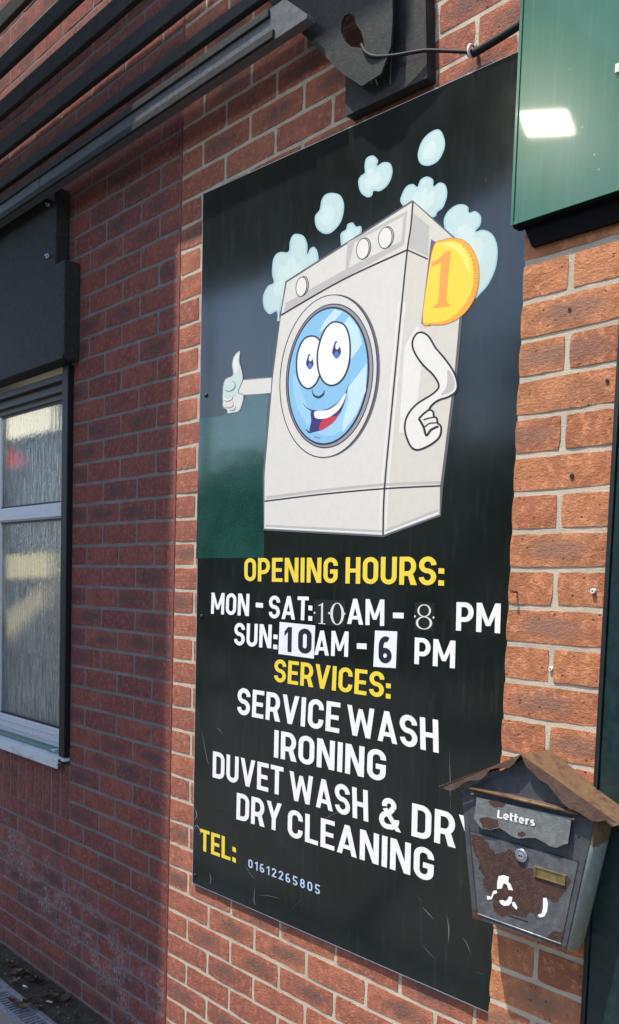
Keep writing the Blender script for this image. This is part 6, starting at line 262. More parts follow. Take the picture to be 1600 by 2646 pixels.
MB = {'lipL': [(1.4622, -0.2829), (1.4483, -0.302), (1.4373, -0.3134), (1.4198, -0.3159), (1.4065, -0.3186), (1.3932, -0.325), (1.3824, -0.3397), (1.3699, -0.3489), (1.3482, -0.3534), (1.3343, -0.3598), (1.321, -0.3718), (1.3094, -0.3792), (1.2981, -0.3835), (1.2807, -0.3809)], 'lipR': [(1.6623, -0.3713), (1.6511, -0.3729), (1.6424, -0.3692), (1.6293, -0.3757), (1.6145, -0.378), (1.6003, -0.3729), (1.5859, -0.3676), (1.5676, -0.3648), (1.554, -0.3575), (1.5343, -0.3402), (1.5215, -0.3288), (1.5061, -0.3243), (1.4903, -0.3137), (1.4772, -0.3061), (1.4695, -0.2963), (1.4628, -0.2838)], 'flap': [(1.3578, -0.3867), (1.568, -0.3843), (1.5645, -0.4318), (1.5585, -0.434), (1.5417, -0.4445), (1.5282, -0.4448), (1.5114, -0.4394), (1.4973, -0.4365), (1.4778, -0.441), (1.4608, -0.4461), (1.4432, -0.4443), (1.4281, -0.4383), (1.4159, -0.4352), (1.3951, -0.4436), (1.3767, -0.4454), (1.3671, -0.4402), (1.3555, -0.4296), (1.3574, -0.4082)], 'door': [(1.3411, -0.4589), (1.5844, -0.4618), (1.5577, -0.6242), (1.3691, -0.6226)], 'plate': [(1.4942, -0.4923), (1.5601, -0.493), (1.5604, -0.5123), (1.4948, -0.5116)], 'slot': [(1.4421, -0.6029), (1.4853, -0.6023), (1.4851, -0.6046), (1.4422, -0.605)], 'lock': (1.4649, -0.4788), 'hinge': [(1.3414, -0.3703), (1.5826, -0.3729)], 's1': [(1.4126, -0.5593), (1.4124, -0.545), (1.4148, -0.5327), (1.426, -0.528), (1.4386, -0.5283), (1.4373, -0.5383), (1.4432, -0.5419), (1.4488, -0.5519), (1.4394, -0.5537), (1.4344, -0.5443), (1.4269, -0.5437), (1.4239, -0.5549)], 's2': [(1.3898, -0.5795), (1.3999, -0.5785), (1.4038, -0.5656), (1.4113, -0.5622), (1.4136, -0.5668), (1.4057, -0.5716), (1.4017, -0.5824), (1.3914, -0.5869)], 's3': [(1.4187, -0.581), (1.4257, -0.5772), (1.4324, -0.5784), (1.4381, -0.5729), (1.4401, -0.5666), (1.4483, -0.5654), (1.4472, -0.5767), (1.4411, -0.5841), (1.4308, -0.5879), (1.4232, -0.5862)], 's4': [(1.4489, -0.575), (1.4538, -0.5735), (1.4604, -0.5819), (1.459, -0.5874), (1.4493, -0.5818)], 's5': [(1.5153, -0.5485), (1.5221, -0.5458), (1.526, -0.5566), (1.525, -0.5718), (1.5193, -0.583), (1.5106, -0.5871), (1.5053, -0.5839), (1.5142, -0.578), (1.5164, -0.5669)], 'paint': [(1.5874, -0.4378), (1.6052, -0.4131), (1.605, -0.4312), (1.6192, -0.4135), (1.6165, -0.4094)], 'r1': [(1.3455, -0.4664), (1.3458, -0.4649), (1.3542, -0.4649), (1.3525, -0.464), (1.3597, -0.4629), (1.3598, -0.4639), (1.3618, -0.465), (1.3676, -0.4642), (1.3727, -0.4632), (1.3738, -0.464), (1.3772, -0.466), (1.3799, -0.4716), (1.3851, -0.4711), (1.3885, -0.478), (1.3887, -0.4817), (1.3924, -0.4833), (1.3936, -0.4847), (1.3998, -0.486), (1.4033, -0.4893), (1.4015, -0.4896), (1.4049, -0.4913), (1.4097, -0.4896), (1.4105, -0.4888), (1.4142, -0.4882), (1.4194, -0.4827), (1.4241, -0.4833), (1.4254, -0.4833), (1.4279, -0.4798), (1.4324, -0.4789), (1.4324, -0.4744), (1.4371, -0.4742), (1.4411, -0.4754), (1.4393, -0.477), (1.4414, -0.4742), (1.4449, -0.4784), (1.4473, -0.4769), (1.4507, -0.4781), (1.4501, -0.4851), (1.455, -0.4835), (1.4559, -0.4894), (1.4585, -0.4904), (1.4649, -0.4913), (1.4671, -0.4949), (1.4715, -0.4965), (1.4747, -0.5012), (1.4804, -0.5023), (1.4798, -0.5002), (1.4862, -0.4993), (1.4882, -0.4988), (1.4885, -0.5003), (1.4911, -0.4989), (1.4894, -0.5039), (1.4927, -0.5034), (1.4925, -0.5082), (1.4951, -0.5077), (1.4941, -0.5133), (1.4976, -0.5136), (1.5075, -0.5119), (1.5133, -0.5143), (1.5195, -0.5123), (1.525, -0.5155), (1.5289, -0.5144), (1.5358, -0.5138), (1.5417, -0.5175), (1.5447, -0.5179), (1.5503, -0.5181), (1.5507, -0.5142), (1.5526, -0.5162), (1.5587, -0.5102), (1.5595, -0.5084), (1.5606, -0.5076), (1.5612, -0.5067), (1.5631, -0.5037), (1.5631, -0.499), (1.5606, -0.4985), (1.5625, -0.4934), (1.5634, -0.493), (1.5672, -0.4972), (1.5653, -0.4977), (1.5712, -0.4985), (1.5713, -0.4976), (1.5703, -0.501), (1.5695, -0.5046), (1.5668, -0.5096), (1.5653, -0.5113), (1.5664, -0.5162), (1.5624, -0.5171), (1.5618, -0.5193), (1.5623, -0.522), (1.556, -0.5265), (1.5564, -0.5283), (1.5546, -0.53), (1.5508, -0.5363), (1.5482, -0.5393), (1.5473, -0.5439), (1.5466, -0.546), (1.5435, -0.5472), (1.5422, -0.548), (1.5407, -0.549), (1.5393, -0.5496), (1.5356, -0.5509), (1.5321, -0.5488), (1.5306, -0.5508), (1.5316, -0.5473), (1.5308, -0.5458), (1.5273, -0.5467), (1.5232, -0.5467), (1.5211, -0.5481), (1.5176, -0.5473), (1.5176, -0.548), (1.5144, -0.5475), (1.5137, -0.5514), (1.5124, -0.5593), (1.5151, -0.5618), (1.5107, -0.5694), (1.5117, -0.573), (1.5081, -0.577), (1.5094, -0.5763), (1.5072, -0.5799), (1.5036, -0.584), (1.5019, -0.5863), (1.4981, -0.5858), (1.498, -0.583), (1.4931, -0.5832), (1.4895, -0.5825), (1.4879, -0.5827), (1.4837, -0.5879), (1.484, -0.5874), (1.4832, -0.5899), (1.4815, -0.5954), (1.4795, -0.5972), (1.4762, -0.5962), (1.4748, -0.5968), (1.4696, -0.6002), (1.4699, -0.5964), (1.4655, -0.5981), (1.4594, -0.5991), (1.4536, -0.5982), (1.4529, -0.5992), (1.4457, -0.5997), (1.4425, -0.6017), (1.4375, -0.6057), (1.4358, -0.6031), (1.4344, -0.6072), (1.4301, -0.6074), (1.4299, -0.6097), (1.4253, -0.6105), (1.4247, -0.6095), (1.417, -0.609), (1.4176, -0.6071), (1.4121, -0.6077), (1.4119, -0.6037), (1.4076, -0.6063), (1.407, -0.6029), (1.4076, -0.5999), (1.4056, -0.5997), (1.4056, -0.5953), (1.4037, -0.5931), (1.4033, -0.5905), (1.4061, -0.586), (1.4046, -0.5817), (1.3999, -0.5809), (1.4002, -0.5758), (1.3922, -0.5725), (1.39, -0.5709), (1.3883, -0.5677), (1.3866, -0.5654), (1.3828, -0.5655), (1.3824, -0.5629), (1.3803, -0.5591), (1.3778, -0.5592), (1.3814, -0.5553), (1.3781, -0.5519), (1.3786, -0.5466), (1.3829, -0.5438), (1.3813, -0.5406), (1.3755, -0.5389), (1.3748, -0.5373), (1.3746, -0.5338), (1.3699, -0.5345), (1.3676, -0.5305), (1.3649, -0.5299), (1.3676, -0.5243), (1.3694, -0.5174), (1.3657, -0.517), (1.3686, -0.5119), (1.3636, -0.5101), (1.3612, -0.5079), (1.3606, -0.5071), (1.3584, -0.5074), (1.3565, -0.5042), (1.3533, -0.4995), (1.3524, -0.4985), (1.3514, -0.4945), (1.352, -0.4889), (1.349, -0.4881), (1.3465, -0.4836), (1.3467, -0.4786), (1.3481, -0.4747), (1.3446, -0.4688)], 'r2': [(1.5261, -0.6211), (1.5296, -0.616), (1.5323, -0.6128), (1.5349, -0.6091), (1.537, -0.6071), (1.5401, -0.604), (1.5444, -0.6027), (1.5477, -0.6014), (1.5534, -0.6021), (1.5573, -0.6003), (1.5592, -0.6012), (1.5597, -0.6041), (1.5593, -0.6069), (1.558, -0.6125), (1.5566, -0.6166), (1.5564, -0.6205), (1.5514, -0.6198), (1.5452, -0.6209), (1.5416, -0.6214), (1.5359, -0.6218), (1.5312, -0.6209)], 'r3': [(1.3542, -0.6134), (1.3574, -0.614), (1.3597, -0.6164), (1.3643, -0.6171), (1.3679, -0.6196), (1.3714, -0.6217), (1.3759, -0.6228), (1.3803, -0.6268), (1.3838, -0.6303), (1.3891, -0.6333), (1.384, -0.6341), (1.3783, -0.6337), (1.3714, -0.635), (1.3673, -0.6342), (1.3604, -0.6339), (1.3564, -0.6339), (1.3567, -0.627), (1.354, -0.6207)], 'r4': [(1.5146, -0.6302), (1.5245, -0.6284), (1.5335, -0.6283), (1.5446, -0.6266), (1.552, -0.6269), (1.5595, -0.6268), (1.5676, -0.6258), (1.5675, -0.6287), (1.5666, -0.6312), (1.5673, -0.6332), (1.5596, -0.6342), (1.5514, -0.6341), (1.5421, -0.6356), (1.5339, -0.6355), (1.5231, -0.636), (1.5148, -0.6366), (1.5156, -0.6344), (1.5139, -0.6328)], 'r5': [(1.369, -0.4269), (1.3751, -0.4235), (1.38, -0.4226), (1.3884, -0.4196), (1.3956, -0.4205), (1.4029, -0.421), (1.4115, -0.42), (1.4129, -0.4246), (1.4132, -0.4284), (1.4161, -0.4317), (1.4103, -0.4356), (1.4037, -0.4379), (1.3953, -0.4424), (1.3907, -0.442), (1.3819, -0.4421), (1.3774, -0.4428), (1.3761, -0.4375), (1.3704, -0.4328)], 'r6': [(1.3876, -0.3882), (1.395, -0.3855), (1.4012, -0.3854), (1.4107, -0.3831), (1.4153, -0.3845), (1.42, -0.3855), (1.426, -0.3851), (1.4251, -0.388), (1.423, -0.3902), (1.4235, -0.3918), (1.4174, -0.3943), (1.4106, -0.3951), (1.402, -0.3982), (1.3994, -0.3965), (1.3927, -0.3953), (1.3902, -0.3947), (1.3908, -0.3926), (1.3871, -0.391)], 'r7': [(1.4586, -0.4348), (1.4628, -0.4337), (1.4662, -0.4321), (1.4689, -0.4298), (1.4727, -0.4315), (1.475, -0.4321), (1.4766, -0.4347), (1.474, -0.4372), (1.47, -0.4391), (1.4683, -0.442), (1.4664, -0.4407), (1.4639, -0.4405), (1.4607, -0.441), (1.4588, -0.44), (1.4585, -0.4364)], 'letters': [(1.4105, -0.4166), (1.4948, -0.415), (1.4108, -0.4007)]}
HP = {'plate': [(0.253, 1.7984), (0.4819, 1.5627), (0.6398, 1.4046), (0.7776, 1.2625), (0.845, 1.2083), (0.9068, 1.2125), (0.9344, 1.2612), (0.937, 1.3277), (0.9236, 1.4765)], 'hole': [(0.768, 1.3827), (0.7779, 1.3962), (0.795, 1.3942), (0.8125, 1.3796), (0.8186, 1.3594), (0.8349, 1.3385), (0.8464, 1.3102), (0.8538, 1.2871), (0.8277, 1.3029), (0.8014, 1.3154), (0.7807, 1.3372), (0.7689, 1.3626)], 'box': [(0.7583, 1.183), (1.0181, 1.1747), (0.9989, 1.4157), (0.8176, 1.5001), (0.8412, 1.2781), (0.7536, 1.2809)], 'cable': [[0.8294, -0.055, 1.313], [0.8571, -0.069, 1.2784], [0.8882, -0.068, 1.2568], [0.9419, -0.06, 1.2412], [1.0015, -0.048, 1.2306], [1.0288, -0.04, 1.2254], [1.0762, -0.03, 1.2088], [1.1254, -0.02, 1.1915], [1.1418, -0.018, 1.1857]], 'cable2': [[1.0005, -0.012, 1.2191], [1.0511, -0.012, 1.2116], [1.1303, -0.014, 1.1912], [1.1814, -0.016, 1.1737], [1.2238, -0.02, 1.1642], [1.2647, -0.03, 1.1479], [1.3225, -0.04, 1.1258]], 'clip': [1.1286, -0.02, 1.1902]}
ST = {'nail': (1.3689, 0.0228), 'plug1': (1.5373, 0.0278), 'plug2': (1.4548, -0.1255), 'screw1': (1.4561, 0.5577), 'screw2': (1.5415, 0.4128), 'screw3': (1.479, 0.2446)}
SS = [(0.1746, 0.5883), (0.1772, -0.078), (0.1721, -0.8927)]
SG = [(0.1369, 1.1871), (1.2431, 1.1466), (1.2936, -0.912), (0.1564, -0.9206)]
LV = {'leaves': [(-0.685, -0.198), (-0.689, -0.158), (-0.649, -0.192), (-0.628, -0.153), (-0.737, -0.198), (-0.941, -0.081), (-0.912, -0.073), (-0.862, -0.068), (-0.831, -0.062), (-0.808, -0.045), (-0.979, -0.088), (-0.932, -0.052), (-0.648, -0.068), (-0.644, -0.038), (-0.612, -0.035), (-0.672, -0.088), (-0.634, -0.011), (-0.865, -0.127), (-1.057, -0.078), (-1.016, -0.075)], 'cig': [(-0.814, -0.107), (-0.636, -0.093)], 'stone': [(-0.856, -0.115), (-0.912, -0.118), (-0.896, -0.109), (-0.668, -0.017), (-0.643, -0.102), (-0.57, -0.033)]}
WIN = {'lampA': [(-1.546, 0.7402), (-1.0202, 0.7334), (-1.0181, 0.6361), (-1.5447, 0.6361)], 'band': [(-1.588, 0.1196), (-1.0585, 0.136), (-1.0564, 0.0358), (-1.5867, 0.0161)], 'diag': [(-1.0561, 0.0196), (-1.0887, -0.0788), (-1.5911, -0.3298), (-1.6054, -0.1859)], 'red': [(-1.6022, 0.6242), (-1.3939, 0.6128), (-1.3926, 0.5282), (-1.6012, 0.5363)]}
CAM = [1088.0, 343.0]

# ---------------------------------------------------------------- helpers
def tag(o, label=None, cat=None, group=None, kind=None):
    if label: o['label'] = label
    if cat: o['category'] = cat
    if group: o['group'] = group
    if kind: o['kind'] = kind
    return o
def thing(name, label, cat, loc=(0, 0, 0), group=None):
    o = bpy.data.objects.new(name, None); COL.objects.link(o); o.location = loc; o.empty_display_size = .05
    return tag(o, label, cat, group)
def link(name, me, parent=None, at=None):
    o = bpy.data.objects.new(name, me); COL.objects.link(o)
    if parent is not None:
        o.parent = parent
    if at is not None: o.location = at
    return o
def wl(o):
    v = Vector((0, 0, 0))
    while o is not None: v += o.location; o = o.parent
    return v
def part(name, bm, mats, parent=None, label=None, smooth=False):
    """link bmesh given in world coordinates as one object; its origin is put at its own centre"""
    bm.normal_update()
    me = bpy.data.meshes.new(name)
    vs = [v.co.copy() for v in bm.verts]
    c = Vector([(min(v[i] for v in vs) + max(v[i] for v in vs)) / 2 for i in range(3)])
    bmesh.ops.translate(bm, verts=bm.verts, vec=-c)
    bm.to_mesh(me); bm.free()
    if not isinstance(mats, (list, tuple)): mats = [mats]
    for m in mats: me.materials.append(m)
    if smooth:
        for p in me.polygons: p.use_smooth = True
    o = link(name, me, parent, c - (wl(parent) if parent is not None else Vector((0, 0, 0))))
    if label: o['label'] = label
    return o
def box(bm, x0, x1, y0, y1, z0, z1, bev=0, mat=0):
    r = bmesh.ops.create_cube(bm, size=1)
    vs = r['verts']
    for v in vs:
        v.co = Vector(((x0 + x1) / 2 + v.co.x * (x1 - x0), (y0 + y1) / 2 + v.co.y * (y1 - y0), (z0 + z1) / 2 + v.co.z * (z1 - z0)))
    fs = list({f for v in vs for f in v.link_faces})
    for f in fs: f.material_index = mat
    if bev:
        es = list({e for v in vs for e in v.link_edges})
        r2 = bmesh.ops.bevel(bm, geom=es, offset=bev, segments=2, affect='EDGES', profile=.6)
        for f in r2['faces']: f.material_index = mat
def prism(bm, pts, y0, y1, mat=0):
    """polygon in the XZ plane between depth y0 (front) and y1"""
    n = len(pts)
    f = [bm.verts.new((a[0], y0, a[1])) for a in pts]; b = [bm.verts.new((a[0], y1, a[1])) for a in pts]
    tris = tessellate_polygon([[Vector((a[0], a[1], 0)) for a in pts]])
    for t in tris:
        for vs, fl in ((f, 0), (b, 1)):
            try:
                fc = bm.faces.new([vs[i] for i in (t if not fl else t[::-1])]); fc.material_index = mat
            except ValueError: pass
    for i in range(n):
        j = (i + 1) % n
        fc = bm.faces.new([f[i], f[j], b[j], b[i]]); fc.material_index = mat
    bmesh.ops.recalc_face_normals(bm, faces=bm.faces)
def sheet(bm, pts, y, mat=0):
    vs = [bm.verts.new((a[0], y, a[1])) for a in pts]
    for t in tessellate_polygon([[Vector((a[0], a[1], 0)) for a in pts]]):
        try: fc = bm.faces.new([vs[i] for i in t])
        except ValueError: continue
        fc.normal_update()
        if fc.normal.y > 0: fc.normal_flip()
        fc.material_index = mat
def tube(bm, pts, r, seg=8, mat=0, cap=True):
    pts = [Vector(p) for p in pts]; rings = []
    for i, p in enumerate(pts):
        d = (pts[min(i + 1, len(pts) - 1)] - pts[max(i - 1, 0)]).normalized()
        a = d.orthogonal().normalized()
        if rings:
            pa = rings[-1][1]; a = (pa - d * pa.dot(d)).normalized()
        b = d.cross(a); rr = r[i] if isinstance(r, (list, tuple)) else r
        rings.append(([bm.verts.new(p + (a * math.cos(t) + b * math.sin(t)) * rr) for t in [2 * math.pi * k / seg for k in range(seg)]], a))
    for i in range(len(rings) - 1):
        A, B = rings[i][0], rings[i + 1][0]
        for k in range(seg):
            f = bm.faces.new([A[k], A[(k + 1) % seg], B[(k + 1) % seg], B[k]]); f.material_index = mat; f.smooth = True
    if cap:
        bm.faces.new(rings[0][0][::-1]).material_index = mat; bm.faces.new(rings[-1][0]).material_index = mat
def spline(pts, n=6):
    o = []; P = [Vector(p) for p in pts]
    for i in range(len(P) - 1):
        p0, p1, p2, p3 = P[max(i - 1, 0)], P[i], P[i + 1], P[min(i + 2, len(P) - 1)]
        for k in range(n):
            t = k / n
            o.append(.5 * (2 * p1 + (p2 - p0) * t + (2 * p0 - 5 * p1 + 4 * p2 - p3) * t * t + (3 * p1 - p0 - 3 * p2 + p3) * t ** 3))
    return o + [P[-1]]

# ---------------------------------------------------------------- materials
class NT:
    def __init__(s, name):
        s.m = bpy.data.materials.new(name); s.m.use_nodes = True; s.t = s.m.node_tree; s.b = s.t.nodes['Principled BSDF']
    def n(s, typ, **kw):
        o = s.t.nodes.new(typ)
        for k, v in kw.items():
            if k.startswith('i_'):
                o.inputs[int(k[2:]) if k[2:].isdigit() else k[2:].replace('_', ' ')].default_value = v
            else: setattr(o, k, v)
        return o
    def l(s, a, b): s.t.links.new(a, b)
    def math(s, op, a, b=None, c=None, clamp=False):
        o = s.n('ShaderNodeMath', operation=op); o.use_clamp = clamp
        for i, v in enumerate((a, b, c)):
            if v is None: continue
            if isinstance(v, (int, float)): o.inputs[i].default_value = v
            else: s.l(v, o.inputs[i])
        return o.outputs[0]
    def mix(s, f, a, b, blend='MIX'):
        o = s.n('ShaderNodeMix', data_type='RGBA', blend_type=blend)
        for k, v in ((0, f), (6, a), (7, b)):
            if isinstance(v, (int, float)): o.inputs[k].default_value = v
            elif isinstance(v, tuple): o.inputs[k].default_value = (*v, 1)
            else: s.l(v, o.inputs[k])
        return o.outputs[2]
    def pos(s, scale=(1, 1, 1), obj=False, add=None):
        g = s.n('ShaderNodeTexCoord').outputs['Object'] if obj else s.n('ShaderNodeNewGeometry').outputs['Position']
        mp = s.n('ShaderNodeMapping'); mp.inputs['Scale'].default_value = scale; s.l(g, mp.inputs[0])
        if add is not None: s.l(add, mp.inputs[1])
        return mp.outputs[0]
    def noise(s, vec, scale, detail=4, rough=.6):
        o = s.n('ShaderNodeTexNoise'); o.inputs['Scale'].default_value = scale; o.inputs['Detail'].default_value = detail; o.inputs['Roughness'].default_value = rough
        s.l(vec, o.inputs['Vector']); return o.outputs[0]
    def ramp(s, f, a, b, lo=0., hi=1.):
        o = s.n('ShaderNodeMapRange'); o.clamp = True; o.interpolation_type = 'SMOOTHSTEP'
        s.l(f, o.inputs[0]); o.inputs[1].default_value = a; o.inputs[2].default_value = b; o.inputs[3].default_value = lo; o.inputs[4].default_value = hi
        return o.outputs[0]
    def bump(s, h, dist, strength=1, prev=None):
        o = s.n('ShaderNodeBump'); o.inputs['Distance'].default_value = dist; o.inputs['Strength'].default_value = strength
        s.l(h, o.inputs['Height'])
        if prev is not None: s.l(prev, o.inputs['Normal'])
        return o.outputs[0]
    def set(s, **kw):
        for k, v in kw.items():
            i = s.b.inputs[k.replace('_', ' ')]
            if isinstance(v, (int, float)): i.default_value = v
            elif isinstance(v, tuple): i.default_value = (*v, 1)
            else: s.l(v, i)
        return s.m
def flat(name, col, rough=.5, metal=0, spec=.5, var=.08, bump=0):
    t = NT(name); p = t.pos()
    n = t.noise(p, 60, 5); k = t.ramp(n, .3, .7, 1 - var, 1 + var * .5)
    m = t.mix(1, tuple(col), (1, 1, 1), 'MULTIPLY')
    c = t.n('ShaderNodeVectorMath', operation='SCALE'); t.l(m, c.inputs[0]); t.l(k, c.inputs['Scale'])
    t.set(Base_Color=c.outputs[0], Roughness=rough, Metallic=metal)
    t.b.inputs['Specular IOR Level'].default_value = spec
    if bump: t.set(Normal=t.bump(t.noise(p, 220, 4), bump))
    return t.m

def brick_mat(name, c0, c1, c2, blot, fac, salt=False):
    t = NT(name); info = t.n('ShaderNodeObjectInfo'); rnd = info.outputs['Random']
    p = t.pos(); po = t.pos(obj=True)
    r2 = t.math('FRACT', t.math('MULTIPLY', rnd, 17.31)); r3 = t.math('FRACT', t.math('MULTIPLY', rnd, 91.7))
    a = t.mix(t.ramp(rnd, .0, 1), c0, c1); a = t.mix(t.ramp(r3, .45, .9), a, c2); a = t.mix(t.ramp(r2, .0, .12, .45, 0), a, tuple(x * .5 for x in c2))
    n1 = t.noise(p, 16, 6, .65); a = t.mix(t.ramp(n1, .35, .68, 0, .8), a, tuple(x * .62 for x in c0))
    n2 = t.noise(p, 55, 6, .75); a = t.mix(t.ramp(n2, .46, .7, 0, .75), a, tuple(min(1, x * 1.45 + .02) for x in c1))
    # fired dark heart of some bricks
    sx = t.n('ShaderNodeSeparateXYZ'); t.l(po, sx.inputs[0])
    ex = t.math('POWER', t.math('DIVIDE', t.math('ADD', sx.outputs[0], t.math('MULTIPLY', t.math('SUBTRACT', r3, .5), .07)), .085), 2)
    ez = t.math('POWER', t.math('DIVIDE', sx.outputs[2], .027), 2)
    d = t.math('ADD', t.math('ADD', ex, ez), t.math('MULTIPLY', t.noise(p, 38, 6, .75), 2.2))
    bl = t.math('MULTIPLY', t.ramp(d, 1.0, 2.3, 1, 0), t.ramp(r2, 1 - fac, 1 - fac + .12))
    bl = t.math('MULTIPLY', bl, .75)
    a = t.mix(bl, a, blot)
    # pits and light grit
    v = t.n('ShaderNodeTexVoronoi'); v.inputs['Scale'].default_value = 85; t.l(p, v.inputs['Vector'])
    vp = t.n('ShaderNodeSeparateXYZ'); t.l(v.outputs['Color'], vp.inputs[0])
    pit = t.math('MULTIPLY', t.ramp(v.outputs['Distance'], .1, .26, 1, 0), t.ramp(vp.outputs[0], .8, .86))
    grit = t.math('MULTIPLY', t.ramp(v.outputs['Distance'], .08, .2, 1, 0), t.ramp(vp.outputs[1], .8, .86))
    a = t.mix(t.math('MULTIPLY', pit, .8), a, (.03, .018, .014)); a = t.mix(t.math('MULTIPLY', grit, .55), a, (.62, .45, .33))
    fine = t.noise(p, 420, 3, .7); a = t.mix(t.ramp(fine, .3, .75, .0, .45), a, tuple(x * .55 for x in c0))
    if salt:
        sp = t.n('ShaderNodeSeparateXYZ'); t.l(p, sp.inputs[0])
        # salt bloom low on the wall
        zz = t.math('MULTIPLY_ADD', sp.outputs[0], .25, sp.outputs[2])
        band = t.math('MULTIPLY', t.ramp(zz, -1.62, -1.52), t.ramp(zz, -1.36, -1.24, 1, 0))
        sn = t.math('MULTIPLY', t.ramp(t.noise(p, 9, 3), .42, .6), t.ramp(t.noise(t.pos((1, 1, .45)), 130, 5, .75), .46, .6))
        a = t.mix(t.math('MULTIPLY', t.math('MULTIPLY', band, sn), .5), a, (.58, .52, .52))
        # algae / splash dirt at the foot
        ft = t.math('MULTIPLY', t.ramp(sp.outputs[2], -1.6, -1.45, 1, 0), t.ramp(t.noise(p, 30, 4), .35, .65))
        a = t.mix(t.math('MULTIPLY', ft, .5), a, (.05, .045, .035))
    b1 = t.bump(t.noise(t.pos((1, 1, 1.5)), 120, 6, .75), .006, 1)
    b2 = t.bump(fine, .0012, 1, b1); b3 = t.bump(t.math('SUBTRACT', 1, pit), .002, 1, b2)
    return t.set(Base_Color=a, Roughness=.92, Normal=b3)
def mortar_mat(name, c, dirt):
    t = NT(name); p = t.pos()
    a = t.mix(t.ramp(t.noise(p, 14, 5), .35, .7), c, tuple(x * .78 for x in c))
    a = t.mix(t.ramp(t.noise(p, 260, 3, .7), .5, .7, 0, .5), a, tuple(x * .55 for x in c))
    a = t.mix(t.ramp(t.noise(t.pos((1, 1, .5)), 5, 5), .5, .75, 0, .6), a, dirt)
    return t.set(Base_Color=a, Roughness=.95, Normal=t.bump(t.noise(p, 300, 4, .7), .002))
MT = {}
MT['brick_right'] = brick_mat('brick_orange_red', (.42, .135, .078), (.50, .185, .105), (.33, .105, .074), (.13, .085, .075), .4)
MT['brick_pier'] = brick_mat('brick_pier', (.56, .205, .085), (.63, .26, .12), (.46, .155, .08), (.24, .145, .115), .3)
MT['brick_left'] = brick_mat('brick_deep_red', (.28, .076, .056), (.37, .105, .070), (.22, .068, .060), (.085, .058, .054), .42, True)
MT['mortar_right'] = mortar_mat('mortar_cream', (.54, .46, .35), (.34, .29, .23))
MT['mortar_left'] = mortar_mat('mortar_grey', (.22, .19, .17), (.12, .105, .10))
MT['mastic'] = flat('joint_sealant', (.22, .06, .042), .6, var=.3, bump=.002)

def panel_mat():
    t = NT('black_sign_panel'); p = t.pos()
    a = t.mix(t.ramp(t.noise(p, 3, 5), .35, .7), (.007, .010, .009), (.012, .016, .015))
    streak = t.noise(t.pos((1, 1, .12)), 70, 4); a = t.mix(t.ramp(streak, .5, .8, 0, .25), a, (.05, .055, .05))
    dust = t.noise(p, 500, 2, .8); a = t.mix(t.ramp(dust, .64, .76, 0, .2), a, (.18, .18, .17))
    r = t.ramp(t.noise(t.pos((1, 1, .5)), 9, 5), .3, .7, .09, .16)
    return t.set(Base_Color=a, Roughness=r, Normal=t.bump(t.noise(p, 3, 1), .002, .3), Coat_Weight=.55, Coat_Roughness=.10)
MT['panel'] = panel_mat()
MT['white_edge'] = flat('white_core', (.72, .72, .74), .5)
INKS = dict(ink=(.02, .018, .025), ink_soft=(.10, .095, .105), bubble_rim=(.33, .52, .55), bubble=(.47, .60, .58), bubble_light=(.54, .65, .62), cabinet=(.63, .60, .54),
            cabinet_side=(.59, .555, .48), cabinet_shade=(.45, .43, .395), cabinet_light=(.70, .675, .61), white=(.78, .78, .78), ring_dark=(.11, .10, .12), ring_grey=(.27, .265, .29),
            blue=(.22, .46, .66), blue_light=(.30, .54, .72), blue_pale=(.50, .66, .76), navy=(.03, .025, .13), blue_eye=(.08, .16, .45), red=(.50, .03, .06),
            coin_edge=(.46, .19, .04), coin_rim=(.80, .35, .04), coin_face=(.86, .58, .05), coin_light=(.90, .68, .14), coin_one=(.80, .32, .06), mint=(.50, .60, .55),
            yellow=(.76, .58, .05), black=(.012, .014, .018), sticker_black=(.009, .010, .010), sticker_white=(.74, .75, .80), sticker_cream=(.66, .64, .58), phone=(.44, .55, .78),
            scratch=(.24, .26, .25), scratch_faint=(.06, .065, .063))
PM = {k: flat('print_' + k, v, .42, var=.03) for k, v in INKS.items()}
def patch_mat():
    t = NT('green_touch_up_paint'); p = t.pos()
    a = t.mix(t.ramp(t.noise(p, 6, 5), .35, .65), (.008, .045, .032), (.018, .065, .055))
    a = t.mix(t.ramp(t.noise(p, 300, 3), .45, .7, 0, .4), a, (.03, .10, .08))
    return t.set(Base_Color=a, Roughness=.12, Coat_Weight=.8, Coat_Roughness=.06, Normal=t.bump(t.noise(p, 3, 1), .002, .3))
PM['patch'] = patch_mat()

def fascia_mat():
    t = NT('weathered_green_fascia'); p = t.pos()
    a = t.mix(t.ramp(t.noise(p, 2.5, 4), .3, .7), (.004, .085, .042), (.006, .11, .062))
    st = t.noise(t.pos((1, 1, .05)), 110, 4, .6); a = t.mix(t.ramp(st, .5, .85, 0, .4), a, (.12, .22, .17))
    sp = t.n('ShaderNodeTexVoronoi'); sp.inputs['Scale'].default_value = 26; t.l(p, sp.inputs['Vector'])
    a = t.mix(t.ramp(sp.outputs['Distance'], .03, .07, .5, 0), a, (.4, .5, .42))
    a = t.mix(t.ramp(t.noise(p, 600, 2), .5, .7, 0, .3), a, (.03, .14, .085))
    return t.set(Base_Color=a, Roughness=.3, Coat_Weight=.35, Coat_Roughness=.05, Normal=t.bump(t.noise(t.pos((1, 1, .03)), 40, 2), .0006, .3))
MT['fascia'] = fascia_mat()
MT['fascia_under_shade'] = flat('fascia_underside_and_shade', (.006, .006, .007), .95, spec=.1)
MT['door_green'] = flat('dark_green_door_paint', (.010, .028, .028), .33, var=.35)
MT['black'] = flat('black_rubber', (.008, .009, .010), .55)
MT['dark_steel'] = flat('charcoal_steel', (.028, .029, .028), .65, spec=.25, var=.35, bump=.0008)
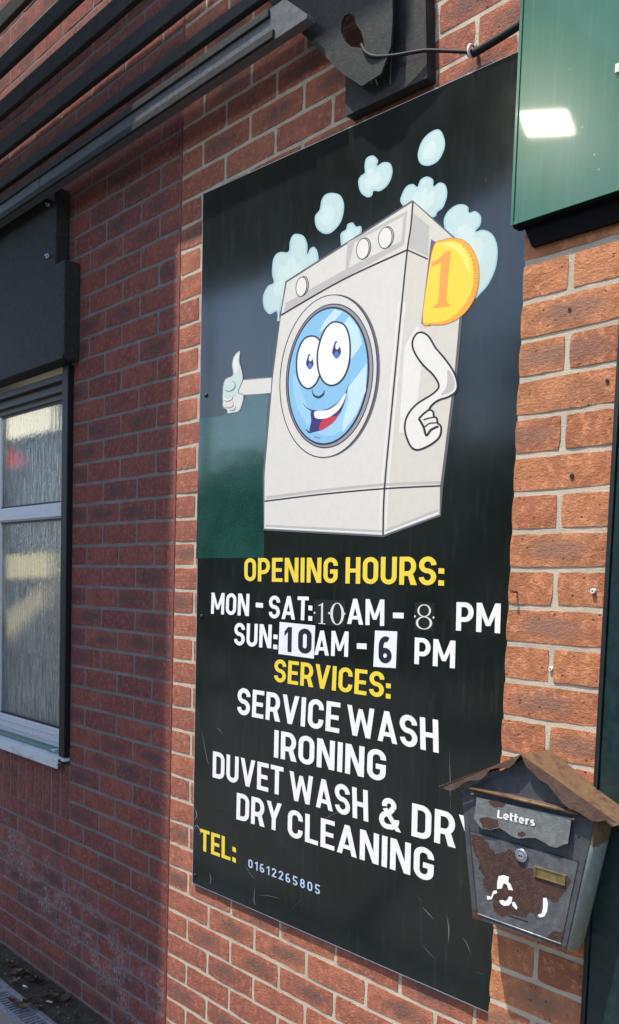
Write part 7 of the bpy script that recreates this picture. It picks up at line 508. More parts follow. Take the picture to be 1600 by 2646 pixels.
MT['rail'] = flat('galvanised_rail_paint', (.10, .105, .112), .42, var=.3)
MT['guide'] = flat('black_guide_rail', (.008, .009, .011), .5, spec=.3, var=.3)
MT['upvc'] = flat('white_window_frame', (.62, .63, .66), .3, var=.06)
MT['dirty_upvc'] = flat('grimy_window_head', (.085, .08, .075), .55, var=.3)
def sill_mat():
    t = NT('stained_white_sill'); p = t.pos()
    a = t.mix(t.ramp(t.noise(t.pos((.25, 1, 1)), 40, 5), .45, .75), (.66, .67, .69), (.40, .40, .38))
    return t.set(Base_Color=a, Roughness=.4)
MT['sill'] = sill_mat()
MT['sill_green'] = flat('green_packing_strip', (.17, .30, .26), .6, var=.2)
MT['cable'] = flat('black_cable', (.012, .012, .013), .6, spec=.2)
MT['clip'] = flat('white_plastic', (.72, .71, .68), .4)
MT['rust_screw'] = flat('rusty_metal', (.10, .055, .035), .8, var=.4)
MT['dark_screw'] = flat('dark_plug', (.02, .02, .024), .5)
MT['galv'] = flat('galvanised_grate', (.36, .37, .39), .45, .4, var=.35, bump=.0006)
MT['channel'] = flat('drain_channel', (.03, .03, .028), .8)

def metal_rust(name, base, base2, rust, cover, scale=14, mask=None, metal=.3):
    t = NT(name); p = t.pos()
    n = t.noise(p, scale, 7, .62)
    if mask:
        (cx, cz, rx, rz) = mask
        s = t.n('ShaderNodeSeparateXYZ'); t.l(p, s.inputs[0])
        e = t.math('ADD', t.math('POWER', t.math('DIVIDE', t.math('SUBTRACT', s.outputs[0], cx), rx), 2), t.math('POWER', t.math('DIVIDE', t.math('SUBTRACT', s.outputs[2], cz), rz), 2))
        n = t.math('ADD', t.math('MULTIPLY', t.math('SUBTRACT', n, .5), 1.9), t.math('SUBTRACT', 1.35, e))
        k = t.ramp(n, .36, .42)
    else: k = t.ramp(n, cover - .03, cover + .12)
    b = t.mix(t.ramp(t.noise(p, 60, 6, .7), .35, .7), base, base2)
    b = t.mix(t.ramp(t.noise(p, 400, 3), .6, .8, 0, .5), b, tuple(x * 1.8 for x in base2))
    rc = t.mix(t.ramp(t.noise(p, 110, 6, .75), .35, .7), rust, tuple(x * .5 for x in rust))
    rc = t.mix(t.ramp(t.noise(p, 500, 3), .55, .75, 0, .6), rc, (rust[0] * 1.7, rust[1] * 1.5, rust[2] * 1.3))
    ro = t.math('MULTIPLY_ADD', k, .4, .5)
    bp = t.bump(t.noise(p, 260, 5, .7), .0012, .8); bp = t.bump(k, .0006, .7, bp)
    return t.set(Base_Color=t.mix(k, b, rc), Roughness=ro, Metallic=t.math('MULTIPLY', t.math('SUBTRACT', 1, k), metal), Normal=bp)
GREY, GREY2, RUST = (.095, .10, .105), (.15, .155, .16), (.085, .038, .022)
MT['mb_body'] = metal_rust('letterbox_body', (.06, .066, .078), GREY, RUST, .63, 22)
MT['mb_door'] = metal_rust('letterbox_door', (.085, .09, .098), (.14, .145, .155), RUST, .66, 24)
MT['rust'] = metal_rust('rust_scab', (.07, .033, .024), (.035, .02, .018), (.13, .055, .03), .55, 110, metal=0)
MT['mb_flap'] = metal_rust('letterbox_flap', (.14, .15, .15), (.21, .225, .22), (.15, .068, .04), .62, 20)
MT['mb_roof'] = metal_rust('letterbox_roof', (.13, .075, .038), (.18, .11, .058), (.10, .045, .024), .52, 34, metal=.1)
MT['mb_lip'] = metal_rust('letterbox_roof_lip', (.09, .06, .045), (.13, .085, .06), (.10, .048, .03), .45, 30, metal=.1)
MT['mb_side'] = metal_rust('letterbox_side', (.19, .225, .20), (.25, .29, .26), (.17, .11, .05), .66, 26, (1.62, -.375, .06, .055), metal=.1)
MT['brass'] = flat('tarnished_brass', (.34, .26, .12), .38, .7, var=.3)
MT['chrome'] = flat('lock_steel', (.42, .46, .55), .3, .8)
MT['gap'] = flat('dark_gap', (.006, .006, .007), .8)

# ---------------------------------------------------------------- view test for the brick split
def in_view(x, y, z, mg=.02):
    d = Vector((x, y, z)) - loc; zz = d.dot(fwd)
    if zz < .05: return False
    px = 800 + CAMP['f'] * d.dot(rt2) / zz; py = CAMP['py'] - CAMP['f'] * d.dot(up2) / zz
    return -mg * 1600 < px < 1600 * (1 + mg) and -mg * 2646 < py < 2646 * (1 + mg)

rng = random.Random(11)
# ---------------------------------------------------------------- bricks
def brick_mesh(L, H, seed, depth=.03):
    r = random.Random(seed); bm = bmesh.new()
    nx, nz = (6, 3) if L > H else (3, 6)
    g = []
    for i in range(nx + 1):
        row = []
        for j in range(nz + 1):
            x = -L / 2 + L * i / nx; z = -H / 2 + H * j / nz; y = r.uniform(-.0004, .0006)
            ex, ez = i in (0, nx), j in (0, nz)
            if ex: x -= math.copysign(r.uniform(-.0008, .0016), x)
            if ez: z -= math.copysign(r.uniform(-.0008, .0014), z)
            if ex or ez:
                y += r.uniform(.0003, .0012)
                if ex and ez: x -= math.copysign(r.uniform(.0005, .003), x); z -= math.copysign(r.uniform(.0003, .0018), z)
                elif r.random() < .08: z *= .955
            row.append(bm.verts.new((x, y, z)))
        g.append(row)
    for i in range(nx):
        for j in range(nz): bm.faces.new([g[i][j], g[i + 1][j], g[i + 1][j + 1], g[i][j + 1]])
    ring = [g[i][0] for i in range(nx + 1)] + [g[nx][j] for j in range(1, nz + 1)] + [g[i][nz] for i in range(nx - 1, -1, -1)] + [g[0][j] for j in range(nz - 1, 0, -1)]
    back = [bm.verts.new((v.co.x, depth, v.co.z)) for v in ring]
    for i in range(len(ring)):
        j = (i + 1) % len(ring); bm.faces.new([ring[j], ring[i], back[i], back[j]])
    bm.normal_update()
    me = bpy.data.meshes.new('brick'); bm.to_mesh(me); bm.free(); return me
MESHES = {}
def get_mesh(L, H, matname, depth=.03):
    key = (round(L, 3), round(H, 3), matname, depth, rng.randrange(5))
    if key not in MESHES:
        me = brick_mesh(L, H, hash(key[:2]) % 9999 + key[4], depth) if False else brick_mesh(L, H, int(L * 1e4) + key[4] * 77, depth)
        me.materials.append(MT[matname]); MESHES[key] = me
    return MESHES[key]
class Wall:
    def __init__(s, root, y, matname, depth=.03):
        s.root, s.y, s.m, s.n, s.depth = root, y, matname, 0, depth; s.stuff = bmesh.new(); s.hasstuff = False
    def brick(s, x0, x1, z0, z1, name='brick', hide=None):
        if x1 - x0 < .02: return
        cx, cz = (x0 + x1) / 2, (z0 + z1) / 2
        vis = any(in_view(a, s.y, b) for a in (x0, cx, x1) for b in (z0, z1))
        if hide and hide(x0, x1, z0, z1): return
        if vis and s.n < 299:
            o = link(name, get_mesh(x1 - x0, z1 - z0, s.m, s.depth), s.root)
            o.location = Vector((cx, s.y + rng.uniform(-.0007, .0007), cz)) - s.root.location
            o.rotation_euler = (0, rng.uniform(-.003, .003), 0); s.n += 1
        else:
            box(s.stuff, x0, x1, s.y, s.y + s.depth, z0, z1); s.hasstuff = True
    def done(s):
        if s.hasstuff:
            o = part('brickwork_beyond_view', s.stuff, MT[s.m], s.root); o['kind'] = 'stuff'
        else: s.stuff.free()
GZ = -1.594
CH = .075
REC = .0022     # mortar recess
def courses(wall, z_off, kmin, kmax, fn):
    for k in range(kmin, kmax):
        z0 = max(k * CH + z_off + .005, GZ - .03); z1 = (k + 1) * CH + z_off - .005
        if z1 - z0 < .015: continue
        fn(wall, k, z0, z1)

# right-hand panel of the main wall (behind the sign)
wr = thing('brick_wall', 'orange-red brick wall with pale mortar behind and around the black sign', 'wall', (.65, .05, GZ))
W1 = Wall(wr, 0, 'brick_right')
hide_sign = lambda a, b, c, d: a > .15 and b < 1.45 and c > -.90 and d < 1.12
hide_pier = lambda a, b, c, d: a > 1.36
def row1(W, k, z0, z1):
    x = .007; nxt = .115 if k % 2 else .2275
    while x < 1.36:
        W.brick(x, min(nxt - .005, 1.55), z0, z1, hide=lambda *a: hide_sign(*a) or hide_pier(*a)); x = nxt + .005; nxt += .225
courses(W1, 0, -22, 36, row1); W1.done()
def wobbly_slab(bm, x0, x1, z0, z1, y, depth, holes=()):
    box(bm, x0, x1, y, y + depth, z0, z1)
bm = bmesh.new(); box(bm, .0065, 1.56, REC, .10, GZ - .05, 2.7); part('mortar', bm, MT['mortar_right'], wr)
bm = bmesh.new(); z = GZ
box(bm, -.0062, .0062, -.0012, .03, GZ - .03, 2.7, .002); part('movement_joint', bm, MT['mastic'], wr, 'brownish red sealant strip running up between the two brick panels')

# left-hand panel with the window opening
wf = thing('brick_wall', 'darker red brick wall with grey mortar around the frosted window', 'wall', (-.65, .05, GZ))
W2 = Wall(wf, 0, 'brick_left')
OX, OZ0, OZ1 = -.675, -.69, .95
def row2(W, k, z0, z1):
    x = -.007; nxt = -.115 if k % 2 else -.2275
    while x > -2.9:
        a, b = nxt + .005, x
        mid = (z0 + z1) / 2
        if OZ0 - .215 - .01 < mid < OZ1:
            a = max(a, OX + .0)
            if b > OX: W.brick(a, b, z0, z1)
        elif z0 >= OZ1 and b > -.6 or z0 >= 1.3 or z0 < OZ0: W.brick(a, b, z0, z1)
        else: W.brick(a, b, z0, z1)
        x = nxt - .005; nxt -= .225
courses(W2, 0, -22, 38, row2)
x = OX - .005                                     # soldier course under the sill
while x > -2.9:
    W2.brick(x - .065, x, OZ0 - .213, OZ0 - .002); x -= .075
W2.done()
bm = bmesh.new()
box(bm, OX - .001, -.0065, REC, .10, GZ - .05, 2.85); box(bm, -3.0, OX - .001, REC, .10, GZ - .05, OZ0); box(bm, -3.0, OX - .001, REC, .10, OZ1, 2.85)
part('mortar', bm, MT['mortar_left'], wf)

# brick pier to the right of the sign
PY, PX0, PX1 = -.1025, 1.3465, 1.5615
wp = thing('brick_pier', 'sunlit orange brick pier one brick wide beside the sign', 'pier', (1.454, -.05, GZ))
W3 = Wall(wp, PY, 'brick_pier', .1015)
def row3(W, k, z0, z1):
    if k % 2 == 0: W.brick(PX0, 1.449, z0, z1); W.brick(1.459, PX1, z0, z1)
    else: W.brick(PX0, PX1, z0, z1)
courses(W3, -.0075, -22, 14, row3); W3.done()
bm = bmesh.new(); box(bm, PX0 + .003, PX1 - .002, PY + REC, -.0005, GZ - .05, 1.2); part('mortar', bm, MT['mortar_right'], wp)

# ---------------------------------------------------------------- window
wn = thing('window', 'white framed obscured-glass window with a black guide rail at its right side', 'window', (-1.2, .05, -.69))
WXL, WXR = -2.3, -.678
bm = bmesh.new(); box(bm, WXL, WXR, .022, .07, .262, .322, .004); part('transom', bm, MT['upvc'], wn)
bm = bmesh.new(); box(bm, WXL, WXR, .015, .021, .268, .2755, .001); part('transom_bead', bm, MT['upvc'], wn)
bm = bmesh.new(); box(bm, WXL, WXR, .018, .07, -.640, -.566, .004); box(bm, WXL, WXR, .012, .0175, -.592, -.585, .001); box(bm, WXL, WXR, .012, .0175, -.618, -.612, .001); part('bottom_frame', bm, MT['upvc'], wn)
bm = bmesh.new(); box(bm, WXL, WXR, .018, .07, .712, .80, .004); box(bm, WXL, WXR, .000, .0175, .735, .745, .002); box(bm, WXL, WXR, -.004, .0175, .775, .80, .002); part('window_head', bm, MT['dirty_upvc'], wn)
bm = bmesh.new(); box(bm, WXL, WXR, .0255, .033, .703, .7118); box(bm, WXL, WXR, .0255, .033, .3222, .329); box(bm, WXL, WXR, .0255, .033, .2545, .2618); box(bm, WXL, WXR, .0255, .033, -.5658, -.558); part('glazing_gasket', bm, MT['black'], wn)
bm = bmesh.new(); box(bm, -1.395, -1.355, .022, .07, .322, .712, .004); box(bm, -1.395, -1.355, .022, .07, -.566, .262, .004); part('mullion', bm, MT['upvc'], wn)
def glass_mat():
    t = NT('obscured_glass'); m = t.t; m.nodes.remove(t.b)
    n = t.noise(t.pos((105, 1, 7)), 1, 2, .6); n2 = t.noise(t.pos((70, 1, 50)), 1, 3, .6)
    bp = t.bump(n, .022, 1); bp = t.bump(n2, .008, .8, bp)
    rf = t.n('ShaderNodeBsdfRefraction'); rf.inputs['Roughness'].default_value = .28; rf.inputs['IOR'].default_value = 1.25; rf.inputs['Color'].default_value = (.80, .84, .84, 1); t.l(bp, rf.inputs['Normal'])
    gl = t.n('ShaderNodeBsdfGlossy'); gl.inputs['Roughness'].default_value = .18; gl.inputs['Color'].default_value = (.8, .85, .9, 1); t.l(bp, gl.inputs['Normal'])
    df = t.n('ShaderNodeBsdfDiffuse'); t.l(t.mix(t.ramp(n, .38, .62), (.04, .04, .04), (.50, .50, .47)), df.inputs['Color']); t.l(bp, df.inputs['Normal'])
    fr = t.n('ShaderNodeFresnel'); fr.inputs[0].default_value = 1.6; t.l(bp, fr.inputs[1])
    a = t.n('ShaderNodeMixShader'); a.inputs[0].default_value = .45; t.l(rf.outputs[0], a.inputs[1]); t.l(df.outputs[0], a.inputs[2])
    b = t.n('ShaderNodeMixShader'); t.l(fr.outputs[0], b.inputs[0]); t.l(a.outputs[0], b.inputs[1]); t.l(gl.outputs[0], b.inputs[2])
    t.l(b.outputs[0], m.nodes['Material Output'].inputs[0]); return t.m
GL = glass_mat()
for z0, z1 in ((.3285, .7035), (-.5585, .255)):
    for x0, x1 in ((-1.356, WXR), (WXL, -1.394)):
        bm = bmesh.new(); sheet(bm, [(x0, z0), (x1, z0), (x1, z1), (x0, z1)], .03); part('glass_pane', bm, GL, wn)
# the lit room seen blurred through the glass
def emit(name, c, s):
    t = NT(name); t.b.inputs['Base Color'].default_value = (*c, 1); t.b.inputs['Emission Color'].default_value = (*c, 1); t.b.inputs['Emission Strength'].default_value = s; return t.m
bm = bmesh.new(); box(bm, -2.5, WXR + .005, .55, .6, -.75, .9); box(bm, -2.5, WXR + .005, .101, .55, -.76, -.71); box(bm, -2.5, WXR + .005, .101, .55, .9, .95)
box(bm, WXR + .005, WXR + .03, .101, .6, -.75, .9); part('room_lining', bm, flat('room_wall_paint', (.42, .42, .40), .8), wn)
def slabpts(pts, y0, y1, mat, name):
    bm = bmesh.new(); prism(bm, pts, y0, y1); return part(name, bm, mat, wn)
slabpts([(x - .0, z) for x, z in WIN['lampA']], .14, .16, emit('tube_light_diffuser', (1, .9, .68), .9), 'lit_lamp_diffuser')
slabpts(WIN['band'], .14, .18, emit('lamp_reflection_glow', (1, .84, .5), .42), 'lamp_reflection_band')  # glowing slab stands in for a lamp's reflection in the pane
slabpts(WIN['diag'], .14, .15, emit('streak_reflection_glow', (1, .83, .55), .25), 'sloping_reflection_streak')  # glowing slab stands in for a reflected streak, no lamp here
slabpts([(-1.60, .565), (-1.50, .61), (-1.42, .595), (-1.38, .56), (-1.32, .55), (-1.33, .515), (-1.42, .50), (-1.46, .535), (-1.52, .53)], .14, .15, emit('red_led_sign', (1, .06, .03), .35), 'red_led_display')
bm = bmesh.new(); box(bm, -.722, -.6765, -.022, .018, -.655, .82, .003); box(bm, -.7285, -.7225, -.016, .018, -.655, .82, .001); part('shutter_guide_rail', bm, MT['guide'], wn, 'black vertical rail between the glass and the brickwork')
# sill: sloped top, drop front, hooked end
sl_ = thing('window_sill', 'stained white plastic sill with a hollow cut end under the window', 'sill', (-1.4, 0, -.68))
prof = [(.016, -.648), (-.034, -.664), (-.034, -.702), (-.0305, -.702), (-.0305, -.668), (.016, -.6525)]
bm = bmesh.new(); A_ = [bm.verts.new((-2.4, a, b)) for a, b in prof]; B_ = [bm.verts.new((-.708, a, b)) for a, b in prof]
for i in range(6): bm.faces.new([A_[i], A_[(i + 1) % 6], B_[(i + 1) % 6], B_[i]])
bm.faces.new(A_[::-1]); bm.faces.new(B_); bmesh.ops.recalc_face_normals(bm, faces=bm.faces); part('sill_board', bm, MT['sill'], sl_)
bm = bmesh.new(); box(bm, -2.4, -.690, -.012, .0165, -.6475, -.6425, .001); part('packing_strip', bm, MT['sill_green'], sl_, 'pale green strip along the back of the sill')
bm = bmesh.new(); box(bm, -.7075, -.682, -.022, .012, -.672, -.659, .002); part('end_nib', bm, MT['sill'], sl_)
bm = bmesh.new(); box(bm, -.8, -.775, -.0125, -.0118, -.6478, -.6415); box(bm, -.80, -.782, -.012, .0165, -.6424, -.6414); part('sill_joint_tape', bm, MT['upvc'], sl_)
bm = bmesh.new(); box(bm, -2.4, -.7095, -.0302, -.018, -.6815, -.6795); part('sill_rib', bm, MT['sill'], sl_)

# shutter hood above the window
hd = thing('shutter_box', 'dark charcoal roller shutter box fixed above the window', 'shutter box', (-1.2, 0, .82))
bm = bmesh.new(); box(bm, -2.8, -.632, -.062, -.001, .822, 1.172, .004); part('hood', bm, MT['dark_steel'], hd)
bm = bmesh.new(); box(bm, -2.8, -.632, -.068, -.0625, .822, .838, .002); part('bottom_trim', bm, MT['dark_steel'], hd)
bm = bmesh.new(); box(bm, -2.8, -.716, -.055, -.001, 1.1725, 1.452, .004); part('mounting_plate', bm, MT['dark_steel'], hd)
bm = bmesh.new(); prism(bm, [(-.83, 1.475), (-.725, 1.475), (-.725, 1.40)], -.12, -.0555); part('gusset', bm, MT['rail'], hd, 'bluish grey triangular bracket with a bolt')
for xx, zz in ((-.765, 1.40), (-.765, 1.215)):
    bm = bmesh.new(); tube(bm, [(xx, -.0555, zz), (xx, -.066, zz)], .009, 6); tube(bm, [(xx + .002, -.066, zz), (xx + .002, -.074, zz)], .004, 8); part('bolt', bm, MT['chrome'], hd)

# ---------------------------------------------------------------- rails and end plate
rl = thing('rail_frame', 'dark metal sign frame of parallel rails crossing the upper brickwork', 'metal frame', (-.4, -.12, 1.45))
def chan(z0, z1, y0, y1, x0, x1, bev=.004):
    bm = bmesh.new(); box(bm, x0, x1, y0, y1, z0, z1, bev); return bm
bm = bmesh.new(); prism(bm, [(-2.8, 1.401), (.70, 1.401), (.70, 1.41), (.615, 1.484), (-2.8, 1.484)], -.118, -.09)
part('rail', bm, MT['rail'], rl)
bm = bmesh.new(); box(bm, -2.8, .58, -.126, -.1185, 1.403, 1.424, .002); box(bm, -2.8, .56, -.126, -.1185, 1.462, 1.482, .002); part('rail_flange', bm, MT['dark_steel'], rl)
for z0, z1, x1 in ((1.522, 1.556, .54), (1.648, 1.70, .40), (1.79, 1.85, .20), (1.95, 2.01, .1), (2.12, 2.18, 0)):
    part('rail', chan(z0, z1, -.122, -.10, -2.8, x1), MT['dark_steel'], rl)
for xx in (-1.5, -2.4):
    part('upright', chan(1.40, 2.2, -.0895, -.06, xx, xx + .04), MT['dark_steel'], rl)
# plate with torn hole at the right end of the rails
pl, ho = HP['plate'], HP['hole']
def plate_with_hole(outer, hole, y0, y1):
    bm = bmesh.new(); loops = [[Vector((a[0], a[1], 0)) for a in outer], [Vector((a[0], a[1], 0)) for a in hole]]
    fl = [p for l in loops for p in l]; F_ = [bm.verts.new((p.x, y0, p.y)) for p in fl]; B = [bm.verts.new((p.x, y1, p.y)) for p in fl]
    for t in tessellate_polygon(loops): bm.faces.new([F_[i] for i in t]); bm.faces.new([B[i] for i in t[::-1]])
    o = 0
    for l in loops:
        n = len(l)
        for i in range(n): j = (i + 1) % n; bm.faces.new([F_[o + i], F_[o + j], B[o + j], B[o + i]])
        o += n
    bmesh.ops.recalc_face_normals(bm, faces=bm.faces); return bm
part('end_plate', plate_with_hole(pl, ho, -.066, -.060), MT['dark_steel'], rl, 'dark end plate with a torn hole the cable comes out of')

jb = thing('junction_box', 'dark grey box mounted on the brick above the sign', 'box', (1.0, -.03, 1.2))
bm = bmesh.new(); prism(bm, HP['box'], -.032, -.0005); part('housing', bm, MT['dark_steel'], jb)
bm = bmesh.new(); box(bm, .905, .909, -.0345, -.0325, 1.20, 1.48, .0008); part('seam', bm, MT['rail'], jb)
cb = thing('cable', 'black cable drooping from the torn plate across the brick to the green fascia', 'cable', (1.2, -.05, 1.17))
bm = bmesh.new(); tube(bm, spline(HP['cable']), .0042, 8); part('thin_lead', bm, MT['cable'], cb)
c1 = [HP['cable'][-1]] + [[1.28, -.03, HP['cable'][-1][2] + .003], [1.34, -.06, HP['cable'][-1][2] + .006], [1.42, -.08, HP['cable'][-1][2] + .008]]
bm = bmesh.new(); tube(bm, spline([[HP['cable'][-2][0] + .004, -.022, HP['cable'][-2][2]]] + c1), .0085, 8); part('thick_sleeve', bm, MT['cable'], cb)
cl = HP['clip']; ck = thing('cable_clip', 'white plastic clip holding the black cable to the brick', 'cable clip', cl)
bm = bmesh.new(); n = 10
pr = [(math.cos(t) * .0115, math.sin(t) * .0125) for t in [math.pi * (-.5 + k / n * 1.0) for k in range(n + 1)]]
tube(bm, [(cl[0] + .003, cl[1] - a, cl[2] + b) for a, b in pr] , .0032, 6); box(bm, cl[0] - .001, cl[0] + .008, -.014, -.001, cl[2] + .009, cl[2] + .017, .001)
part('clip_body', bm, MT['clip'], ck)
bm = bmesh.new(); tube(bm, [(cl[0] + .0035, -.0145, cl[2] + .013), (cl[0] + .0035, -.0175, cl[2] + .013)], .003, 8); part('nail_head', bm, MT['rust_screw'], ck)

# ---------------------------------------------------------------- the sign
(TLx, TLz), (TRx, TRz), (BRx, BRz), (BLx, BLz) = SG
k_ = (1.338 - TLx) / (TRx - TLx)
TR2 = (1.338, TLz + (TRz - TLz) * k_); BR2 = (1.338, BRz)
sg = thing('sign_board', 'tall black shop sign with a cartoon washing machine and opening hours', 'sign', (.7, -.008, -.92))
bm = bmesh.new(); prism(bm, [(TLx - .0024, TLz + .0018), (TR2[0], TR2[1] + .0018), (BR2[0], BR2[1] - .0028), (BLx - .0024, BLz - .0028)], -.0105, -.005); part('panel_core', bm, MT['white_edge'], sg, 'thin white edge of the black panel')
bm = bmesh.new(); prism(bm, [(TLx, TLz), TR2, BR2, (BLx, BLz)], -.0116, -.0106); part('panel_face', bm, MT['panel'], sg)
YS = -.0118
labels = dict(steam_bubble='pale blue steam bubble printed above the machine')
groups = {}
order = []; LC = {}
for pt, layer, colr, pts in ART:
    key = pt
    # one object per printed bubble; other pieces gather by name
    if pt == 'steam_bubble' and layer == 1: groups.setdefault('bub', 0); groups['bub'] += 1
    if pt == 'steam_bubble': key = (pt, groups['bub'])
    elif pt == 'cartoon_eye':
        if layer in (16, 18): groups['eye'] = groups.get('eye', 0) + 1
        key = (pt, 1 if layer in (16, 17) else 2) if layer < 20 else (pt, 1 if pts[0][0] < .42 else 2)
    elif pt == 'control_knob':
        if layer == 8: groups['knob'] = groups.get('knob', 0) + 1
        key = (pt, groups['knob'])
    elif pt == 'number_sticker' and layer == 3: key = 'sticker_dots'
    elif pt == 'number_sticker': groups['st'] = groups.get('st', 0) + 1; key = (pt, groups['st'])
    if key not in groups: groups[key] = [bmesh.new(), []]; order.append(key)
    g = groups[key]
    if colr not in g[1]: g[1].append(colr)
    LC[layer] = LC.get(layer, 0) + 1
    sheet(g[0], pts, YS - layer * .0001 - (LC[layer] % 14) * .0000065, g[1].index(colr))
pic = None
for key in order:
    nm = key if isinstance(key, str) else key[0]; g = groups[key]
    par = sg
    if pic is not None and nm in ('control_knob', 'door_ring', 'door_glass', 'cartoon_eye', 'cartoon_face', 'coin_slot', 'coin', 'cartoon_arm', 'cartoon_hand'): par = pic
    o = part(nm, g[0], [PM[c] for c in g[1]], par)
    if nm == 'washing_machine_picture': pic = o; o['label'] = 'printed cartoon washing machine with a smiling face in its door'
    if nm == 'paint_patch': o['label'] = 'glossy dark green painted patch left of the washing machine'
    if nm == 'cartoon_hand': o['label'] = 'printed hand giving a thumbs up'
    if nm in ('scratch', 'sticker_dots'): o['kind'] = 'stuff'

# lettering ------------------------------------------------------
TH = .166
def arc(cx, cy, rx, ry, a0, a1, n=8):
    return [(cx + rx * math.cos(R(a0 + (a1 - a0) * i / n)), cy + ry * math.sin(R(a0 + (a1 - a0) * i / n))) for i in range(n + 1)]
def glyph(ch, t):
    a = t / 2; W = .56; r = W / 2 - a; P = lambda *p: ('p', list(p)); St = lambda pts, closed=False: ('s', pts, closed)
    c = W / 2
    if ch == 'O' or ch == '0': return W, [St(arc(c, 1 - a - r, r, r, 0, 180) + arc(c, a + r, r, r, 180, 360), True)]
    if ch == 'C': return W, [St([(W - a, .66)] + arc(c, 1 - a - r, r, r, 0, 180) + arc(c, a + r, r, r, 180, 360) + [(W - a, .34)])]
    if ch == 'G': return W, [St([(W - a, .68)] + arc(c, 1 - a - r, r, r, 0, 180) + arc(c, a + r, r, r, 180, 360) + [(W - a, .455), (c - .02, .455)])]
    if ch == 'S':
        q = (.5 - a) / 2 * 1.0; r1 = r
        return W, [St([(W - a, .70)] + arc(c, 1 - a - q, r1, q, 15, 180, 9) + arc(c, .5 + q, r1, q, 180, 250, 4) + [(c, .505)] + arc(c, .5 - q, r1, q, 75, 0, 4) + arc(c, a + q, r1, q, 0, -165, 9) + [(a, .28)])]
    if ch == 'U': return W, [St([(a, 1)] + arc(c, a + r, r, r, 180, 360) + [(W - a, 1)])]
    if ch == 'D': return W, [St([(a, a), (a, 1 - a)] + arc(c, 1 - a - r, r, r, 90, 0) + arc(c, a + r, r, r, 0, -90), True)]
    if ch in 'PR':
        q = (1 - a - .40) / 2
        o = [P((0, 0), (t, 0), (t, 1), (0, 1)), St([(t * .9, 1 - a)] + arc(c, 1 - a - q, r, q, 90, -90, 12) + [(t * .9, 1 - a - 2 * q)])]
        if ch == 'R': o.append(P((c - .03, .46), (c + .15, .46), (W + .03, 0), (W - t - .01, 0)))
        return W, o
    if ch == 'E': w = .48; return w, [P((0, 0), (t, 0), (t, 1), (0, 1)), P((t * .9, 0), (w, 0), (w, t * .93), (t * .9, t * .93)), P((t * .9, .42), (w * .92, .42), (w * .92, .42 + t * .9), (t * .9, .42 + t * .9)), P((t * .9, 1 - t * .93), (w, 1 - t * .93), (w, 1), (t * .9, 1))]
    if ch == 'L': w = .47; return w, [P((0, 0), (w, 0), (w, t * .93), (t, t * .93), (t, 1), (0, 1))]
    if ch == 'T': w = .52; return w, [P((w / 2 - a, 0), (w / 2 + a, 0), (w / 2 + a, 1 - t * .93), (w, 1 - t * .93), (w, 1), (0, 1), (0, 1 - t * .93), (w / 2 - a, 1 - t * .93))]
    if ch == 'H': return W, [P((0, 0), (t, 0), (t, 1), (0, 1)), P((W - t, 0), (W, 0), (W, 1), (W - t, 1)), P((t * .9, .42), (W - t * .9, .42), (W - t * .9, .42 + t * .9), (t * .9, .42 + t * .9))]
    if ch == 'I': return t, [P((0, 0), (t, 0), (t, 1), (0, 1))]
    if ch == 'N': return .60, [P((0, 0), (t, 0), (t, 1), (0, 1)), P((.60 - t, 0), (.60, 0), (.60, 1), (.60 - t, 1)), P((.02, 1), (t + .02, 1), (.58, 0), (.58 - t, 0))]
    if ch == 'M': w = .74; return w, [P((0, 0), (t, 0), (t, 1), (0, 1)), P((w - t, 0), (w, 0), (w, 1), (w - t, 1)), P((.0, 1), (t, 1), (w / 2 + a * .8, .22), (w / 2 - a * .8, .22)), P((w, 1), (w - t, 1), (w / 2 - a * .8, .22), (w / 2 + a * .8, .22))]
    if ch == 'A': w = .66; return w, [P((0, 0), (t * 1.02, 0), (w / 2 + a, 1), (w / 2 - a, 1)), P((w, 0), (w - t * 1.02, 0), (w / 2 - a, 1), (w / 2 + a, 1)), P((w * .25, .19), (w * .75, .19), (w * .71, .19 + t * .85), (w * .29, .19 + t * .85))]
    if ch == 'V': w = .64; return w, [P((0, 1), (t * 1.02, 1), (w / 2 + a, 0), (w / 2 - a, 0)), P((w, 1), (w - t * 1.02, 1), (w / 2 - a, 0), (w / 2 + a, 0))]
    if ch == 'W':
        w = .96; x = [0, .25, .48, .71, .96]
        return w, [P((0, 1), (t, 1), (.25 + a, 0), (.25 - a, 0)), P((.48 + a * .85, .92), (.48 - a * .85, .92), (.25 - a, 0), (.25 + a, 0)), P((.48 - a * .85, .92), (.48 + a * .85, .92), (.71 + a, 0), (.71 - a, 0)), P((.96, 1), (.96 - t, 1), (.71 - a, 0), (.71 + a, 0))]
    if ch == 'Y': w = .62; return w, [P((w / 2 - a, 0), (w / 2 + a, 0), (w / 2 + a, .42), (w / 2 - a, .42)), P((0, 1), (t * 1.05, 1), (w / 2 + a, .40), (w / 2 - a, .40)), P((w, 1), (w - t * 1.05, 1), (w / 2 - a, .40), (w / 2 + a, .40))]
    if ch == '&':
        return .72, [P((.56, 0), (.73, 0), (.27, .68), (.12, .62)), St(arc(.33, .765, .155, .15, 200, -30, 10)), St([(.46, .69), (.36, .56), (.24, .48)] + arc(.27, .285, .185, .2, 118, 200, 5)), St(arc(.27, .285, .185, .2, 195, 285, 6) + arc(.34, .31, .24, .225, 290, 372, 6))]
    if ch == '1': return .36, [P((.36 - t, 0), (.36, 0), (.36, 1), (.36 - t, 1)), P((.36 - t + .01, 1), (.0, .80), (.0, .80 - t * .95), (.36 - t + .01, .82))]
